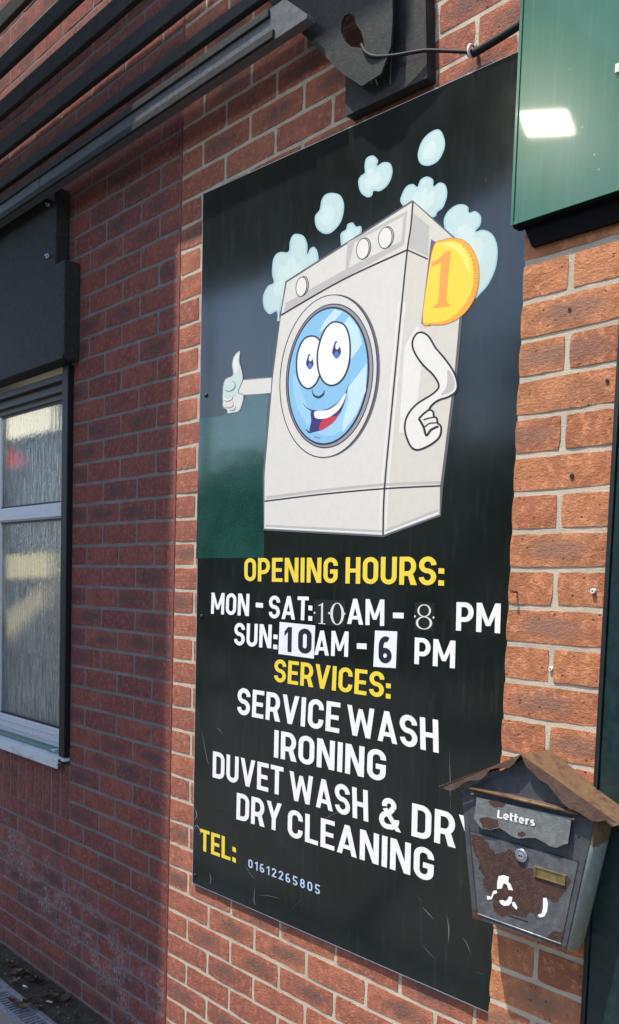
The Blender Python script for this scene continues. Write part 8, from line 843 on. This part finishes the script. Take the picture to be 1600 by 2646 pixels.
    if ch == '6': return W, [St(arc(c, a + r, r, r * 1.05, 0, 360, 20)[:-1], True), St([(a, .33), (a + .0, .5)] + arc(c + .02, .62, r + .02, 1 - a - .62, 175, 60, 7))]
    if ch == '8': q1, q2 = (.5 - a) * .46, (.5 - a) * .54; return W, [St(arc(c, a + q2, r, q2, 0, 360, 18)[:-1], True), St(arc(c, 1 - a - q1, r * .88, q1, 0, 360, 18)[:-1], True)]
    if ch == '2': return W, [St([(a, .70)] + arc(c, 1 - a - r * .95, r, r * .95, 175, -20, 10) + [(a * 1.2, a), (W, a)])]
    if ch == '5': return W, [St([(W - .02, 1 - a), (a + .03, 1 - a), (a, .56)] + arc(c - .01, a + r * 1.0, r, r * 1.08, 115, -160, 14))]
    if ch == 'colon': return 1, [P((0, 0), (1, 0), (1, .20), (0, .20)), P((0, .44), (1, .44), (1, .64), (0, .64))]
    if ch == 'dash': return 1, [P((0, .34), (1, .34), (1, .56), (0, .56))]
    # lower case for the letterbox
    x = .74; rx = .2
    if ch == 'e': return .50, [St([(a * 1.1, x / 2), (.5 - a, x / 2)] + arc(.25, x / 2 + .02, .25 - a, x / 2 - a, 5, 180, 8) + arc(.25, x / 2 - .02, .25 - a, x / 2 - a, 180, 320, 8))]
    if ch == 't': return .34, [St([(.12, .98), (.12, .2)] + arc(.23, .2, .11, .13, 180, 290, 5)), P((0, x - t), (.34, x - t), (.34, x), (0, x))]
    if ch == 'r': return .34, [P((0, 0), (t, 0), (t, x), (0, x)), St([(t * .6, .42)] + arc(.26, x - a - .16, .15, .16, 160, 70, 5))]
    if ch == 's': q = x / 4 - a / 2; return .42, [St(arc(.21, x - a - q, .21 - a, q, 40, 180, 6) + arc(.21, x / 2 + q, .21 - a, q, 180, 260, 3) + arc(.21, x / 2 - q, .21 - a, q, 80, 0, 3) + arc(.21, a + q, .21 - a, q, 0, -140, 6))]
    return .5, []
def ribbon(pts, t, closed):
    """mitred strip; returns quads"""
    P = [Vector(p) for p in pts]; out = [P[0]]
    for p in P[1:]:
        if (p - out[-1]).length > 1e-4: out.append(p)
    P = out
    if closed and (P[0] - P[-1]).length < 1e-4: P.pop()
    n = len(P); L, Rr = [], []
    for i in range(n):
        pa = P[i - 1] if (i > 0 or closed) else None; pb = P[(i + 1) % n] if (i < n - 1 or closed) else None
        d1 = (P[i] - pa).normalized() if pa is not None else None; d2 = (pb - P[i]).normalized() if pb is not None else None
        if d1 is None: d1 = d2
        if d2 is None: d2 = d1
        n1 = Vector((-d1.y, d1.x)); n2 = Vector((-d2.y, d2.x)); m = (n1 + n2)
        m = m.normalized() if m.length > 1e-5 else n1
        k = min(1 / max(m.dot(n1), .35), 2.2)
        L.append(P[i] + m * t / 2 * k); Rr.append(P[i] - m * t / 2 * k)
    q = []
    for i in range(n if closed else n - 1):
        j = (i + 1) % n; q.append((L[i], L[j], Rr[j], Rr[i]))
    return q
def write(name, st, BL, BR, TL, col, y, parent, th=TH, gap=.09, style='bold', label=None):
    BL, BR, TL = Vector(BL), Vector(BR), Vector(TL)
    chars = [st] if st in ('colon', 'dash') else list(st)
    if style == 'mono': th, gap = .15, .30
    if style == 'sans': th = .20
    gl = []; x = 0
    for c in chars:
        w_, g = glyph(c, th)
        if style == 'serif': w_, g = serif(c)
        gl.append((x, g)); x += w_ + gap
    tot = x - gap; bm = bmesh.new(); e = 0
    def mp(p, x0): u = (x0 + p[0]) / tot; return BL + (BR - BL) * u + (TL - BL) * p[1]
    for x0, g in gl:
        for it in g:
            e += 1; yy = y - (e % 4) * .00006
            if it[0] == 'p': sheet(bm, [mp(p, x0) for p in it[1]], yy)
            elif it[0] == 'r':
                A, B = it[1], it[2]; n = len(A)
                for i in range(n): j = (i + 1) % n; quad(bm, [mp(v, x0) for v in (A[i], A[j], B[j], B[i])], yy)
            else:
                for qd in ribbon(it[1], th, it[2]): quad(bm, [mp(v, x0) for v in qd], yy)
    bmesh.ops.remove_doubles(bm, verts=bm.verts, dist=1e-6)
    o = part(name, bm, col if not isinstance(col, str) else PM[col], parent)
    if label: o['label'] = label
    return o
def quad(bm, vs, y):
    f = bm.faces.new([bm.verts.new((v[0], y, v[1])) for v in vs]); f.normal_update()
    if f.normal.y > 0: f.normal_flip()
def serif(c):
    def ring(cx, cy, rx, ry, hx, hy): return ('r', arc(cx, cy, rx, ry, 0, 360, 24)[:-1], arc(cx, cy, rx - hx, ry - hy, 0, 360, 24)[:-1])
    if c == '1': return .5, [('p', [(.20, .03), (.31, .03), (.31, 1), (.20, .93)]), ('p', [(.06, 0), (.46, 0), (.46, .035), (.06, .035)]), ('p', [(.2, .93), (.04, .86), (.05, .83), (.2, .87)])]
    if c == '0': return .6, [ring(.3, .5, .3, .5, .115, .035)]
    return .6, [ring(.3, .26, .3, .26, .085, .035), ring(.3, .75, .25, .25, .07, .035)]
for st, BL, BR, TL, colr, style in TEXT:
    nm = {'colon': 'printed_colon', 'dash': 'printed_dash'}.get(st, 'lettering')
    write(nm, st, BL, BR, TL, colr, YS - .0006, sg, style=style, label=None if nm != 'lettering' else ('hand-applied numeral ' if len(st) < 3 and st.isdigit() else 'printed words ') + st)
for (sx, sz) in SS:
    bm = bmesh.new(); tube(bm, [(sx, YS, sz), (sx, YS - .0035, sz), (sx, YS - .005, sz)], [.0062, .006, .003], 12); part('screw', bm, MT['black'], sg)

# ---------------------------------------------------------------- green fascia box, top right
fb = thing('fascia_box', 'weathered green shop fascia box at the top right corner', 'fascia', (2.2, -.1, .73))
FX, FZ, FY = 1.331, .737, -.127
LTX, LTZ0, LTZ1 = 1.5390, 0.9433, 0.9580
bm = bmesh.new(); box(bm, FX, 4.2, FY, -.103, FZ + .003, 1.62); part('fascia_panel', bm, MT['fascia'], fb)
bm = bmesh.new(); box(bm, FX - .0006, FX + .006, FY - .0025, FY - .0002, FZ, 1.62, .0006); box(bm, FX + .0062, 4.2, FY - .0025, FY - .0002, FZ, FZ + .006, .0006); part('edge_lip', bm, MT['fascia'], fb)
bm = bmesh.new(); box(bm, FX + .004, 4.2, FY + .001, -.1032, FZ - .004, FZ + .0025); part('underside', bm, MT['fascia_under_shade'], fb)
bm = bmesh.new(); prism(bm, [(1.352, .7325), (1.371, .692), (4.2, .690), (4.2, .7325)], -.112, -.1035); part('fascia_shade_strip', bm, MT['fascia_under_shade'], fb)  # black strip stands in for the shade beneath the fascia
bm = bmesh.new(); box(bm, FX + .02, FX + .06, -.1025, -.0, .80, 1.5); part('rear_batten', bm, MT['fascia_under_shade'], fb)
bm = bmesh.new(); box(bm, LTX, 1.62, FY - .0035, FY - .0005, LTZ0, LTZ1); part('white_letter_corner', bm, MT['clip'], fb)

# ---------------------------------------------------------------- door surround at the right edge
df = thing('door_surround', 'dark green painted door surround at the right edge of the pier', 'door frame', (1.8, -.1, GZ))
bm = bmesh.new(); box(bm, 1.5625, 1.5705, -.112, -.02, GZ, .735, .001); part('rubber_seal', bm, MT['black'], df)
bm = bmesh.new(); box(bm, 1.571, 1.5735, -.1165, -.02, GZ, .735, .0008); part('seal_lip', bm, MT['door_green'], df)
bm = bmesh.new(); box(bm, 1.5755, 1.70, -.113, -.02, GZ, .735, .002); part('frame_board', bm, MT['door_green'], df)
bm = bmesh.new(); box(bm, 1.7015, 2.6, -.09, -.03, GZ, .735, .002); part('door_leaf', bm, MT['door_green'], df)

# ---------------------------------------------------------------- fixings on the pier
def screw(name, xz, r, mat, label, cat, depth=.004, group=None):
    o = thing(name, label, cat, (xz[0], PY, xz[1]), group)
    bm = bmesh.new(); tube(bm, [(xz[0], PY + .004, xz[1]), (xz[0], PY - depth, xz[1])], r, 12); part('head', bm, mat, o)
    bm = bmesh.new(); tube(bm, [(xz[0], PY - depth - .0002, xz[1]), (xz[0], PY - depth - .0006, xz[1])], r * .38, 8); part('socket', bm, MT['gap'], o)
screw('wall_plug', ST['plug1'], .0048, MT['clip'], 'larger white plastic wall plug near the right edge of the pier', 'wall plug', .006)
screw('wall_plug', ST['plug2'], .004, MT['clip'], 'smaller white wall plug in the mortar joint of the pier', 'wall plug', .003)
screw('screw', ST['screw1'], .0035, MT['dark_screw'], 'highest dark screw head on the pier, below the fascia box', 'screw', .002)
screw('screw', ST['screw2'], .0035, MT['dark_screw'], 'dark screw head close to the right edge of the pier', 'screw', .002)
screw('screw', ST['screw3'], .0045, MT['dark_screw'], 'dark round plug head low in the middle of the pier', 'screw', .002)
nx_, nz_ = ST['nail']
nl = thing('rusty_nail', 'bent rusty nail sticking out of the pier beside the sign', 'nail', (nx_, PY, nz_))
bm = bmesh.new(); tube(bm, [(nx_, PY + .003, nz_), (nx_ - .001, PY - .008, nz_ - .001), (nx_ - .003, PY - .014, nz_ + .001)], .0022, 7); part('shank', bm, MT['rust_screw'], nl)
bm = bmesh.new(); tube(bm, [(nx_ - .003, PY - .0142, nz_ + .001), (nx_ - .0035, PY - .0158, nz_ + .001)], .0042, 9); part('nail_head', bm, MT['rust_screw'], nl)

# ---------------------------------------------------------------- letterbox
lb = thing('letterbox', 'rusty grey metal letterbox with a pitched roof hung on the pier', 'letterbox', (1.461, -.15, -.63))
CX = 1.461
YF = -.182
def outline(hw_top, hw_bot, zt, zb, gable):
    return [(CX - hw_top, zt), (CX - hw_bot, zb), (CX + hw_bot, zb), (CX + hw_top, zt), (CX, gable)]
# body: loft from front outline to back outline, sides bulging
bm = bmesh.new()
secs = [(YF, 0.0), (-.174, .004), (-.155, .0085), (-.135, .0075), (-.118, .002), (-.104, -.010)]
rings = []
for y, g in secs:
    pts = outline(.148 + g, .106 + g, -.385, -.634 + max(0, (-.104 - 0 - y)) * 0 + (0 if y < -.15 else (y + .15) * .55), -.292)
    rings.append([bm.verts.new((a, y, b)) for a, b in pts])
for i in range(len(rings) - 1):
    for k in range(5):
        j = (k + 1) % 5; f = bm.faces.new([rings[i][k], rings[i + 1][k], rings[i + 1][j], rings[i][j]]); f.smooth = True
bm.faces.new(rings[0][::-1]); bm.faces.new(rings[-1]); bmesh.ops.recalc_face_normals(bm, faces=bm.faces)
part('body', bm, MT['mb_side'], lb, 'pale green-grey side of the box with flaking paint')
bm = bmesh.new(); prism(bm, outline(.147, .105, -.385, -.6335, -.294), YF - .0018, YF - .0003); part('front_plate', bm, MT['mb_body'], lb)
# raised rim strips round the door
dp = MB['door']
def strip(a, b, w, y0, y1, mat, name):
    a, b = Vector(a), Vector(b); d = (b - a).normalized(); n = Vector((-d.y, d.x)) * w
    bm = bmesh.new(); prism(bm, [a, b, b + n, a + n], y0, y1); return part(name, bm, mat, lb)
hwA = lambda z: .105 + (.147 - .105) * (z + .6335) / (.6335 - .385)
strip((CX - hwA(-.455) + .0005, -.455), (CX - hwA(-.632) + .0005, -.632), .011, YF - .0032, YF - .0019, MT['mb_body'], 'rim')
strip((CX + hwA(-.632) - .0005, -.632), (CX + hwA(-.455) - .0005, -.455), .011, YF - .0032, YF - .0019, MT['mb_body'], 'rim')
bm = bmesh.new(); prism(bm, [(CX - .093, -.6325), (CX + .093, -.6325), (CX + .096, -.6215), (CX - .096, -.6215)], YF - .0032, YF - .0019); part('rim', bm, MT['mb_body'], lb)
cxd = sum(p[0] for p in dp) / 4; czd = sum(p[1] for p in dp) / 4
bm = bmesh.new(); prism(bm, [(cxd + (a - cxd) * .985, czd + (b - czd) * .985) for a, b in dp], YF - .0048, YF - .0019); dr = part('door', bm, MT['mb_door'], lb, 'locking front panel covered with a big brown rust patch')
bm = bmesh.new(); tube(bm, [(dp[3][0] + .001, YF - .0045, dp[3][1] + .0008), (dp[2][0] - .001, YF - .0045, dp[2][1] + .0008)], .0013, 6); part('door_bottom_lip', bm, MT['galv'], dr)
bm = bmesh.new(); tube(bm, [(dp[0][0] + .001, YF - .0045, dp[0][1] - .0002), (dp[1][0] - .001, YF - .0045, dp[1][1] - .0002)], .0009, 6); part('door_top_lip', bm, MT['gap'], dr)
for k in ('s1', 's2', 's3', 's4', 's5'):
    bm = bmesh.new(); prism(bm, MB[k], YF - .0056, YF - .005); part('torn_sticker', bm, PM['white'], dr)
bm = bmesh.new(); prism(bm, MB['slot'], YF - .0053, YF - .005); part('slit', bm, MT['gap'], dr)
for nm_, yo, par_ in (('r1', YF - .00515, dr), ('r2', YF - .00515, dr), ('r3', YF - .0034, lb), ('r4', YF - .0034, lb)):
    bm = bmesh.new(); sheet(bm, MB[nm_], yo); part('rust_patch', bm, MT['rust'], par_)
lx, lz = MB['lock']
bm = bmesh.new(); tube(bm, [(lx, YF - .005, lz), (lx, YF - .0085, lz), (lx, YF - .0105, lz)], [.0135, .0135, .011], 20); lk = part('lock', bm, MT['chrome'], lb)
bm = bmesh.new(); tube(bm, [(lx, YF - .0106, lz), (lx, YF - .0110, lz)], .0072, 14); part('lock_barrel', bm, MT['galv'], lk)
bm = bmesh.new(); box(bm, lx - .0045, lx + .0045, YF - .0116, YF - .0111, lz - .0011, lz + .0011); part('keyhole', bm, MT['gap'], lk)
npl = MB['plate']; cxp = sum(p[0] for p in npl) / 4; czp = sum(p[1] for p in npl) / 4
bm = bmesh.new(); prism(bm, npl, YF - .0068, YF - .0049); pp = part('name_plate', bm, MT['brass'], lb)
for i in range(4):
    a, b = Vector(npl[i]), Vector(npl[(i + 1) % 4]); c = Vector((cxp, czp)); bm = bmesh.new()
    prism(bm, [a, b, b + (c - b) * .0 + (c - b).normalized() * .004, a + (c - a).normalized() * .004], YF - .0084, YF - .0069); part('plate_frame', bm, MT['brass'], pp)
# flap, tilted a little outwards at its foot
bm = bmesh.new(); prism(bm, MB['flap'], -.1925, -.191)
zt = max(p[1] for p in MB['flap'])
for v in bm.verts: v.co.y -= (zt - v.co.z) * .05
fp = part('letter_flap', bm, MT['mb_flap'], lb, 'wavy edged grey flap over the letter slot marked Letters')
for nm_ in ('r5', 'r6', 'r7'):
    bm = bmesh.new(); sheet(bm, MB[nm_], -.1929)
    for v in bm.verts: v.co.y -= (zt - v.co.z) * .05
    part('rust_patch', bm, MT['rust'], fp)
(b1, b2, b3) = MB['letters']
write('lettering', 'Letters', b1, b2, b3, flat('flap_lettering_white', (.75, .75, .74), .5), -.1953, fp, th=.185, gap=.07, label='white word Letters')
(h1, h2) = MB['hinge']
bm = bmesh.new(); tube(bm, [(h1[0], -.195, h1[1]), (h2[0], -.195, h2[1])], .0034, 8); box(bm, h1[0], h2[0], -.194, YF - .0018, h1[1] + .0005, h1[1] + .0022); part('hinge_rod', bm, MT['mb_roof'], lb)
for s_ in (h1, h2):
    bm = bmesh.new(); tube(bm, [(s_[0] + (.006 if s_ is h1 else -.006), -.1945, s_[1] - .012), (s_[0] + (.012 if s_ is h1 else -.012), -.1945, s_[1] - .012)], .003, 8); part('hinge_pin', bm, MT['rust_screw'], lb)
# roof
for s_ in (-1, 1):
    bm = bmesh.new()
    RZ, EZ, EX = -.2835, -.3785, .192
    prof = []
    for i in range(9):
        t = i / 8; prof.append((CX + s_ * EX * t, RZ + (EZ - RZ) * t - .0025 * math.sin(t * math.pi)))
    ys = [-.2015, -.17, -.135, -.1035]
    g = [[bm.verts.new((a + (0 if 0 < j < 3 else 0), y, b + rng.uniform(-.0003, .0003) + (-.0012 if (i == 8) else 0))) for j, y in enumerate(ys)] for i, (a, b) in enumerate(prof)]
    g2 = [[bm.verts.new(v.co + Vector((0, 0, -.0009))) for v in r_] for r_ in g]
    for i in range(8):
        for j in range(3):
            bm.faces.new([g[i][j], g[i + 1][j], g[i + 1][j + 1], g[i][j + 1]]); bm.faces.new([g2[i][j], g2[i][j + 1], g2[i + 1][j + 1], g2[i + 1][j]])
    for i in range(8):
        bm.faces.new([g[i][0], g2[i][0], g2[i + 1][0], g[i + 1][0]]); bm.faces.new([g[i][3], g[i + 1][3], g2[i + 1][3], g2[i][3]])
    for j in range(3): bm.faces.new([g[8][j], g2[8][j], g2[8][j + 1], g[8][j + 1]])
    bmesh.ops.recalc_face_normals(bm, faces=bm.faces)
    rf = part('roof', bm, MT['mb_roof'], lb, 'brown rusted sheet metal roof slope')
    bm = bmesh.new(); prism(bm, MB['lipL' if s_ < 0 else 'lipR'], -.2032, -.2017); part('scalloped_edge', bm, MT['mb_lip'], rf)

# ---------------------------------------------------------------- ground
def conc_mat():
    t = NT('worn_concrete_paving'); p = t.pos()
    a = t.mix(t.ramp(t.noise(p, 5, 6), .35, .7), (.27, .245, .20), (.36, .33, .28)); a = t.mix(t.ramp(t.noise(p, 240, 3, .8), .5, .7), a, (.19, .175, .15))
    return t.set(Base_Color=a, Roughness=.9, Normal=t.bump(t.noise(p, 200, 4), .002))
def soil_mat():
    t = NT('mossy_soil'); p = t.pos()
    a = t.mix(t.ramp(t.noise(p, 18, 6), .4, .65), (.03, .028, .018), (.06, .055, .03)); a = t.mix(t.ramp(t.noise(p, 160, 4, .8), .52, .7), a, (.13, .11, .08))
    return t.set(Base_Color=a, Roughness=.95, Normal=t.bump(t.noise(p, 90, 6, .75), .01))
bm = bmesh.new()
for a in ((-60, 0.0), ): pass
vs = [bm.verts.new(v) for v in ((-60, -1.3, GZ), (60, -1.3, GZ), (60, -.2495, GZ), (-60, -.2495, GZ))]; bm.faces.new(vs)
tag(part('pavement', bm, conc_mat()), kind='structure')
bm = bmesh.new(); vs = [bm.verts.new(v) for v in ((-150, -150, GZ - .02), (150, -150, GZ - .02), (150, -1.3, GZ - .02), (-150, -1.3, GZ - .02))]; bm.faces.new(vs)
tag(part('road', bm, flat('asphalt_yard', (.06, .058, .055), .9, var=.3)), kind='structure')
bm = bmesh.new(); nx_n, ny_n = 220, 10
gv = [[None] * (ny_n + 1) for _ in range(nx_n + 1)]
for i in range(nx_n + 1):
    for j in range(ny_n + 1):
        x = -3.2 + 6.4 * i / nx_n; y = -.1395 + .145 * j / ny_n
        gv[i][j] = bm.verts.new((x, y, GZ - .004 + rng.uniform(0, .007) + (.010 * (j / ny_n) ** 2)))
for i in range(nx_n):
    for j in range(ny_n): bm.faces.new([gv[i][j], gv[i + 1][j], gv[i + 1][j + 1], gv[i][j + 1]])
tag(part('soil_strip', bm, soil_mat()), kind='structure')
dn = thing('drain_channel', 'galvanised slotted drain running along the foot of the wall', 'drain', (-1, -.19, GZ))
bm = bmesh.new(); box(bm, -3.2, 3.2, -.249, -.14, GZ - .06, GZ - .02); part('channel', bm, MT['channel'], dn)
for i in range(-6, 4):
    x0 = i * .5 + .13; bm = bmesh.new()
    box(bm, x0 + .002, x0 + .498, -.2485, -.226, GZ - .018, GZ + .003, .0015); box(bm, x0 + .002, x0 + .498, -.163, -.1405, GZ - .018, GZ + .003, .0015)
    box(bm, x0 + .002, x0 + .02, -.226, -.163, GZ - .018, GZ + .0025); box(bm, x0 + .48, x0 + .498, -.226, -.163, GZ - .018, GZ + .0025)
    gr = part('grate_section', bm, MT['galv'], dn)
    if -1.4 < x0 < 0:
        for k in range(22):
            xx = x0 + .0235 + k * .021
            if 'SLAT' not in MT:
                b2_ = bmesh.new(); box(b2_, -.005, .005, -.0312, .0312, -.008, .0018, .001); me = bpy.data.meshes.new('slat'); b2_.to_mesh(me); b2_.free(); me.materials.append(MT['galv']); MT['SLAT'] = me
            o = link('slat', MT['SLAT'], gr); o.location = Vector((xx, -.1945, GZ)) - wl(gr)
# leaves
LM = []
def leaf_mesh(seed):
    r = random.Random(seed); bm = bmesh.new(); n = 8; L = .052; g = []
    cu = r.uniform(10, 24); cv = r.uniform(15, 30)
    for i in range(n + 1):
        t = i / n; wv = .019 * math.sin(math.pi * t ** .85) ** .8 * (1 + .25 * math.sin(t * 19 + seed)) + .0006; row = []
        for j in range(5):
            s_ = (j - 2) / 2; x = (t - .5) * L; y = s_ * wv; row.append(bm.verts.new((x, y, cu * x * x + cv * y * y + r.uniform(-.0015, .0015) + .002 * abs(s_))))
        g.append(row)
    for i in range(n):
        for j in range(4): f = bm.faces.new([g[i][j], g[i + 1][j], g[i + 1][j + 1], g[i][j + 1]]); f.smooth = True
    tube(bm, [(L / 2, 0, cu * L * L / 4), (L / 2 + .01, .002, cu * L * L / 4 + .004), (L / 2 + .02, .006, cu * L * L / 4 + .004)], .0007, 5)
    me = bpy.data.meshes.new('leaf'); bm.to_mesh(me); bm.free(); return me
def leaf_mat():
    t = NT('dead_leaf'); p = t.pos(obj=True); info = t.n('ShaderNodeObjectInfo')
    a = t.mix(info.outputs['Random'], (.07, .032, .02), (.20, .13, .08)); a = t.mix(t.ramp(t.noise(p, 160, 4), .4, .7, 0, .7), a, (.035, .02, .014))
    return t.set(Base_Color=a, Roughness=.75, Normal=t.bump(t.noise(p, 300, 4), .0015))
LMAT = leaf_mat()
for s_ in range(6): me = leaf_mesh(s_); me.materials.append(LMAT); LM.append(me)
for i, (lx_, ly_) in enumerate(LV['leaves']):
    o = link('dry_leaf', LM[i % 6]); sc = rng.uniform(.75, 1.25); ong = ly_ < -.139
    o.location = (lx_, ly_ if ly_ < -.02 else -.03, GZ + (.010 if ong else .013) + rng.uniform(0, .004)); o.rotation_euler = (rng.uniform(-.6, .6), rng.uniform(-.5, .5), rng.uniform(0, 6.28)); o.scale = (sc,) * 3
    if ong: tag(o, 'crumpled dark brown leaf lying on the galvanised drain grate', 'leaf', 'leaves on the drain')
    else: tag(o, 'dry brown leaf on the soil between the drain and the wall', 'leaf', 'leaves along the wall foot')
bm = bmesh.new()
for i in range(900):
    x, y = rng.uniform(-1.5, 1.0), -.138 + .12 * rng.random() ** .8; a = rng.uniform(0, 6.28); s_ = rng.uniform(.002, .009)
    p0 = Vector((x, y, GZ + rng.uniform(.005, .012))); d = Vector((math.cos(a), math.sin(a), rng.uniform(-.3, .5))) * s_; e_ = Vector((-math.sin(a), math.cos(a), rng.uniform(-.3, .6))) * s_ * rng.uniform(.2, .7)
    bm.faces.new([bm.verts.new(p0 - d), bm.verts.new(p0 + e_), bm.verts.new(p0 + d), bm.verts.new(p0 - e_)])
tag(part('leaf_litter', bm, LMAT), 'fine crumbled leaf litter on the soil strip', 'litter', kind='stuff')
bm = bmesh.new()
for i in range(160):
    x, y = rng.uniform(-1.5, 1.0), -.135 + .12 * rng.random(); r_ = rng.uniform(.002, .006)
    q_ = bmesh.ops.create_icosphere(bm, subdivisions=1, radius=r_)
    for v in q_['verts']: v.co = Vector((v.co.x * rng.uniform(.8, 1.3) + x, v.co.y + y, v.co.z * .7 + GZ + .007))
tag(part('grit', bm, flat('grit_stone', (.16, .14, .12), .9, var=.5)), 'small stones and grit in the soil strip', 'grit', kind='stuff')
for i, ((x, y), lab) in enumerate(zip(LV['cig'], ('white cigarette end nearer the drain grate on the soil', 'yellowish cigarette end on the soil beside the curled leaf'))):
    c = thing('cigarette_end', lab, 'cigarette end', (x, y, GZ + .012)); a = .25 + i * .2
    d = Vector((math.cos(a), math.sin(a), 0)); p0 = Vector((x, y, GZ + .014))
    bm = bmesh.new(); tube(bm, [p0 - d * .012, p0 + d * .004], .0038, 9); part('paper', bm, PM['white'] if i == 0 else flat('yellowed_paper', (.6, .5, .3), .7), c)
    bm = bmesh.new(); tube(bm, [p0 + d * .0042, p0 + d * .013], .0039, 9); part('filter', bm, flat('cigarette_filter', (.55, .42, .26), .7), c)

# ---------------------------------------------------------------- the rest of the yard (seen as reflection; an unseen canopy is added to shade the left bay and above the sign)
cn = thing('shade_canopy', 'unseen flat canopy added over the yard to shade the left of the wall', 'canopy', (-2, -2, 2.47))
sx_, sz_ = -SUN_TO.x / -SUN_TO.y, SUN_TO.z / -SUN_TO.y
CZ = 2.47
def cy(zw): return (CZ - zw) / sz_
ya, yb, yc = cy(1.62), cy(-1.75), 3.0
ym = cy(1.19)
cpts = [(-4, -ya), (.98 - sx_ * ya, -ya), (.98 - sx_ * ym, -ym), (-.02 - sx_ * ym, -ym), (-.02 - sx_ * yb, -yb), (.9 - sx_ * yb, -yb), (.9 - sx_ * yb, -yc), (-4, -yc)]  # added slab, outline shaped to drop shade left of the joint and above the sign
bm = bmesh.new(); prism(bm, cpts, CZ, CZ + .12)
for v in bm.verts: v.co = Vector((v.co.x, v.co.z, v.co.y))
bmesh.ops.recalc_face_normals(bm, faces=bm.faces); part('shade_slab', bm, flat('shade_slab_finish', (.30, .29, .28), .8), cn)
for px_ in (-3.8, -1.2):
    bm = bmesh.new(); tube(bm, [(px_, -2.9, GZ), (px_, -2.9, CZ)], .05, 12); part('post', bm, MT['dark_steel'], cn)
ob = thing('opposite_building', 'low terrace with dark slate roof across the yard', 'building', (-14, -14, GZ))
far_brick = flat('far_brick', (.10, .05, .04), .9, var=.3); slate = flat('far_slate', (.03, .033, .036), .8)
bm = bmesh.new(); box(bm, -40, 20, -20, -13, GZ, 2.0); part('terrace_wall', bm, far_brick, ob)
bm = bmesh.new(); A_ = [bm.verts.new(v) for v in ((-40, -12.7, 1.95), (-40, -20.3, 1.95), (-40, -16.5, 3.7))]; B_ = [bm.verts.new(v) for v in ((20, -12.7, 1.95), (20, -20.3, 1.95), (20, -16.5, 3.7))]
for i in range(3): bm.faces.new([A_[i], A_[(i + 1) % 3], B_[(i + 1) % 3], B_[i]])
bm.faces.new(A_); bm.faces.new(B_); bmesh.ops.recalc_face_normals(bm, faces=bm.faces); part('roof', bm, slate, ob)
for k in range(10):
    bm = bmesh.new(); box(bm, -38 + k * 5.2, -36.6 + k * 5.2, -13.05, -12.99, -.6, .8); part('window', bm, flat('far_window', (.3, .33, .38), .2), ob)
leafg = flat('tree_foliage', (.03, .07, .03), .8, var=.5); bark = flat('tree_bark', (.06, .045, .03), .9)
for (tx, ty, tr_, th_, lab) in ((-9.9, -8.1, 1.5, 1.0, 'small round-crowned tree across the yard, farther left'), (-4.3, -8.4, 2.3, 1.9, 'broad taller tree across the yard, nearer the sign')):
    tt = thing('tree', lab, 'tree', (tx, ty, GZ)); bm = bmesh.new(); tube(bm, [(tx, ty, GZ), (tx + .05, ty, 0), (tx, ty, th_)], [.16, .12, .07], 9); part('trunk', bm, bark, tt)
    for k in range(5):
        a = k * 1.3; bm = bmesh.new(); tube(bm, [(tx, ty, -.2 + .2 * k), (tx + math.cos(a) * tr_ * .6, ty + math.sin(a) * tr_ * .6, th_ + .1 * k)], [.06, .02], 6); part('limb', bm, bark, tt)
    bm = bmesh.new(); cl_ = [(rng.uniform(-.6, .6) * tr_, rng.uniform(-.6, .6) * tr_, rng.uniform(-.5, .55) * tr_, rng.uniform(.35, .6) * tr_) for _ in range(12)]
    for k in range(4200):
        c = cl_[k % 12]; v = Vector((rng.gauss(0, 1), rng.gauss(0, 1), rng.gauss(0, 1))).normalized() * c[3] * rng.random() ** .4
        p0 = Vector((tx + c[0], ty + c[1], th_ + c[2])) + v; u = Vector((rng.gauss(0, 1), rng.gauss(0, 1), rng.gauss(0, 1))).normalized(); w_ = u.orthogonal().normalized() * .05; u *= .09
        bm.faces.new([bm.verts.new(p0 - u), bm.verts.new(p0 + w_), bm.verts.new(p0 + u), bm.verts.new(p0 - w_)])
    part('crown', bm, leafg, tt)['kind'] = 'stuff'
# lit floodlight whose reflection shows in the green fascia
fr0 = Vector(FRX); dr_ = (fr0 - loc).normalized(); dr_.y *= -1
fpz = fr0 + dr_ * 2.2
fl_ = thing('floodlight', 'lit floodlight on a pole behind the viewer', 'floodlight', fpz)
bm = bmesh.new(); box(bm, -.125, .125, -.06, .06, -.02, .02, .004)
rotm = dr_.to_track_quat('Z', 'Y').to_matrix().to_4x4() @ Matrix.Rotation(R(-2), 4, 'Z') @ Matrix.Rotation(R(-40), 4, 'Y') @ Matrix.Rotation(R(38), 4, 'X'); bmesh.ops.transform(bm, matrix=Matrix.Translation(fpz + dr_ * .03) @ rotm, verts=bm.verts); part('lamp_body', bm, MT['black'], fl_)
bm = bmesh.new(); box(bm, -.115, .115, -.05, .05, -.004, .004)
bmesh.ops.transform(bm, matrix=Matrix.Translation(fpz) @ rotm, verts=bm.verts); part('lamp_lens', bm, emit('floodlight_lens', (1, .93, .75), 70), fl_)
bm = bmesh.new(); pe = fpz + dr_ * .06; tube(bm, [pe, pe + Vector((0, 0, -.1)), (pe.x, pe.y, GZ)], .022, 10); part('pole', bm, MT['dark_steel'], fl_)
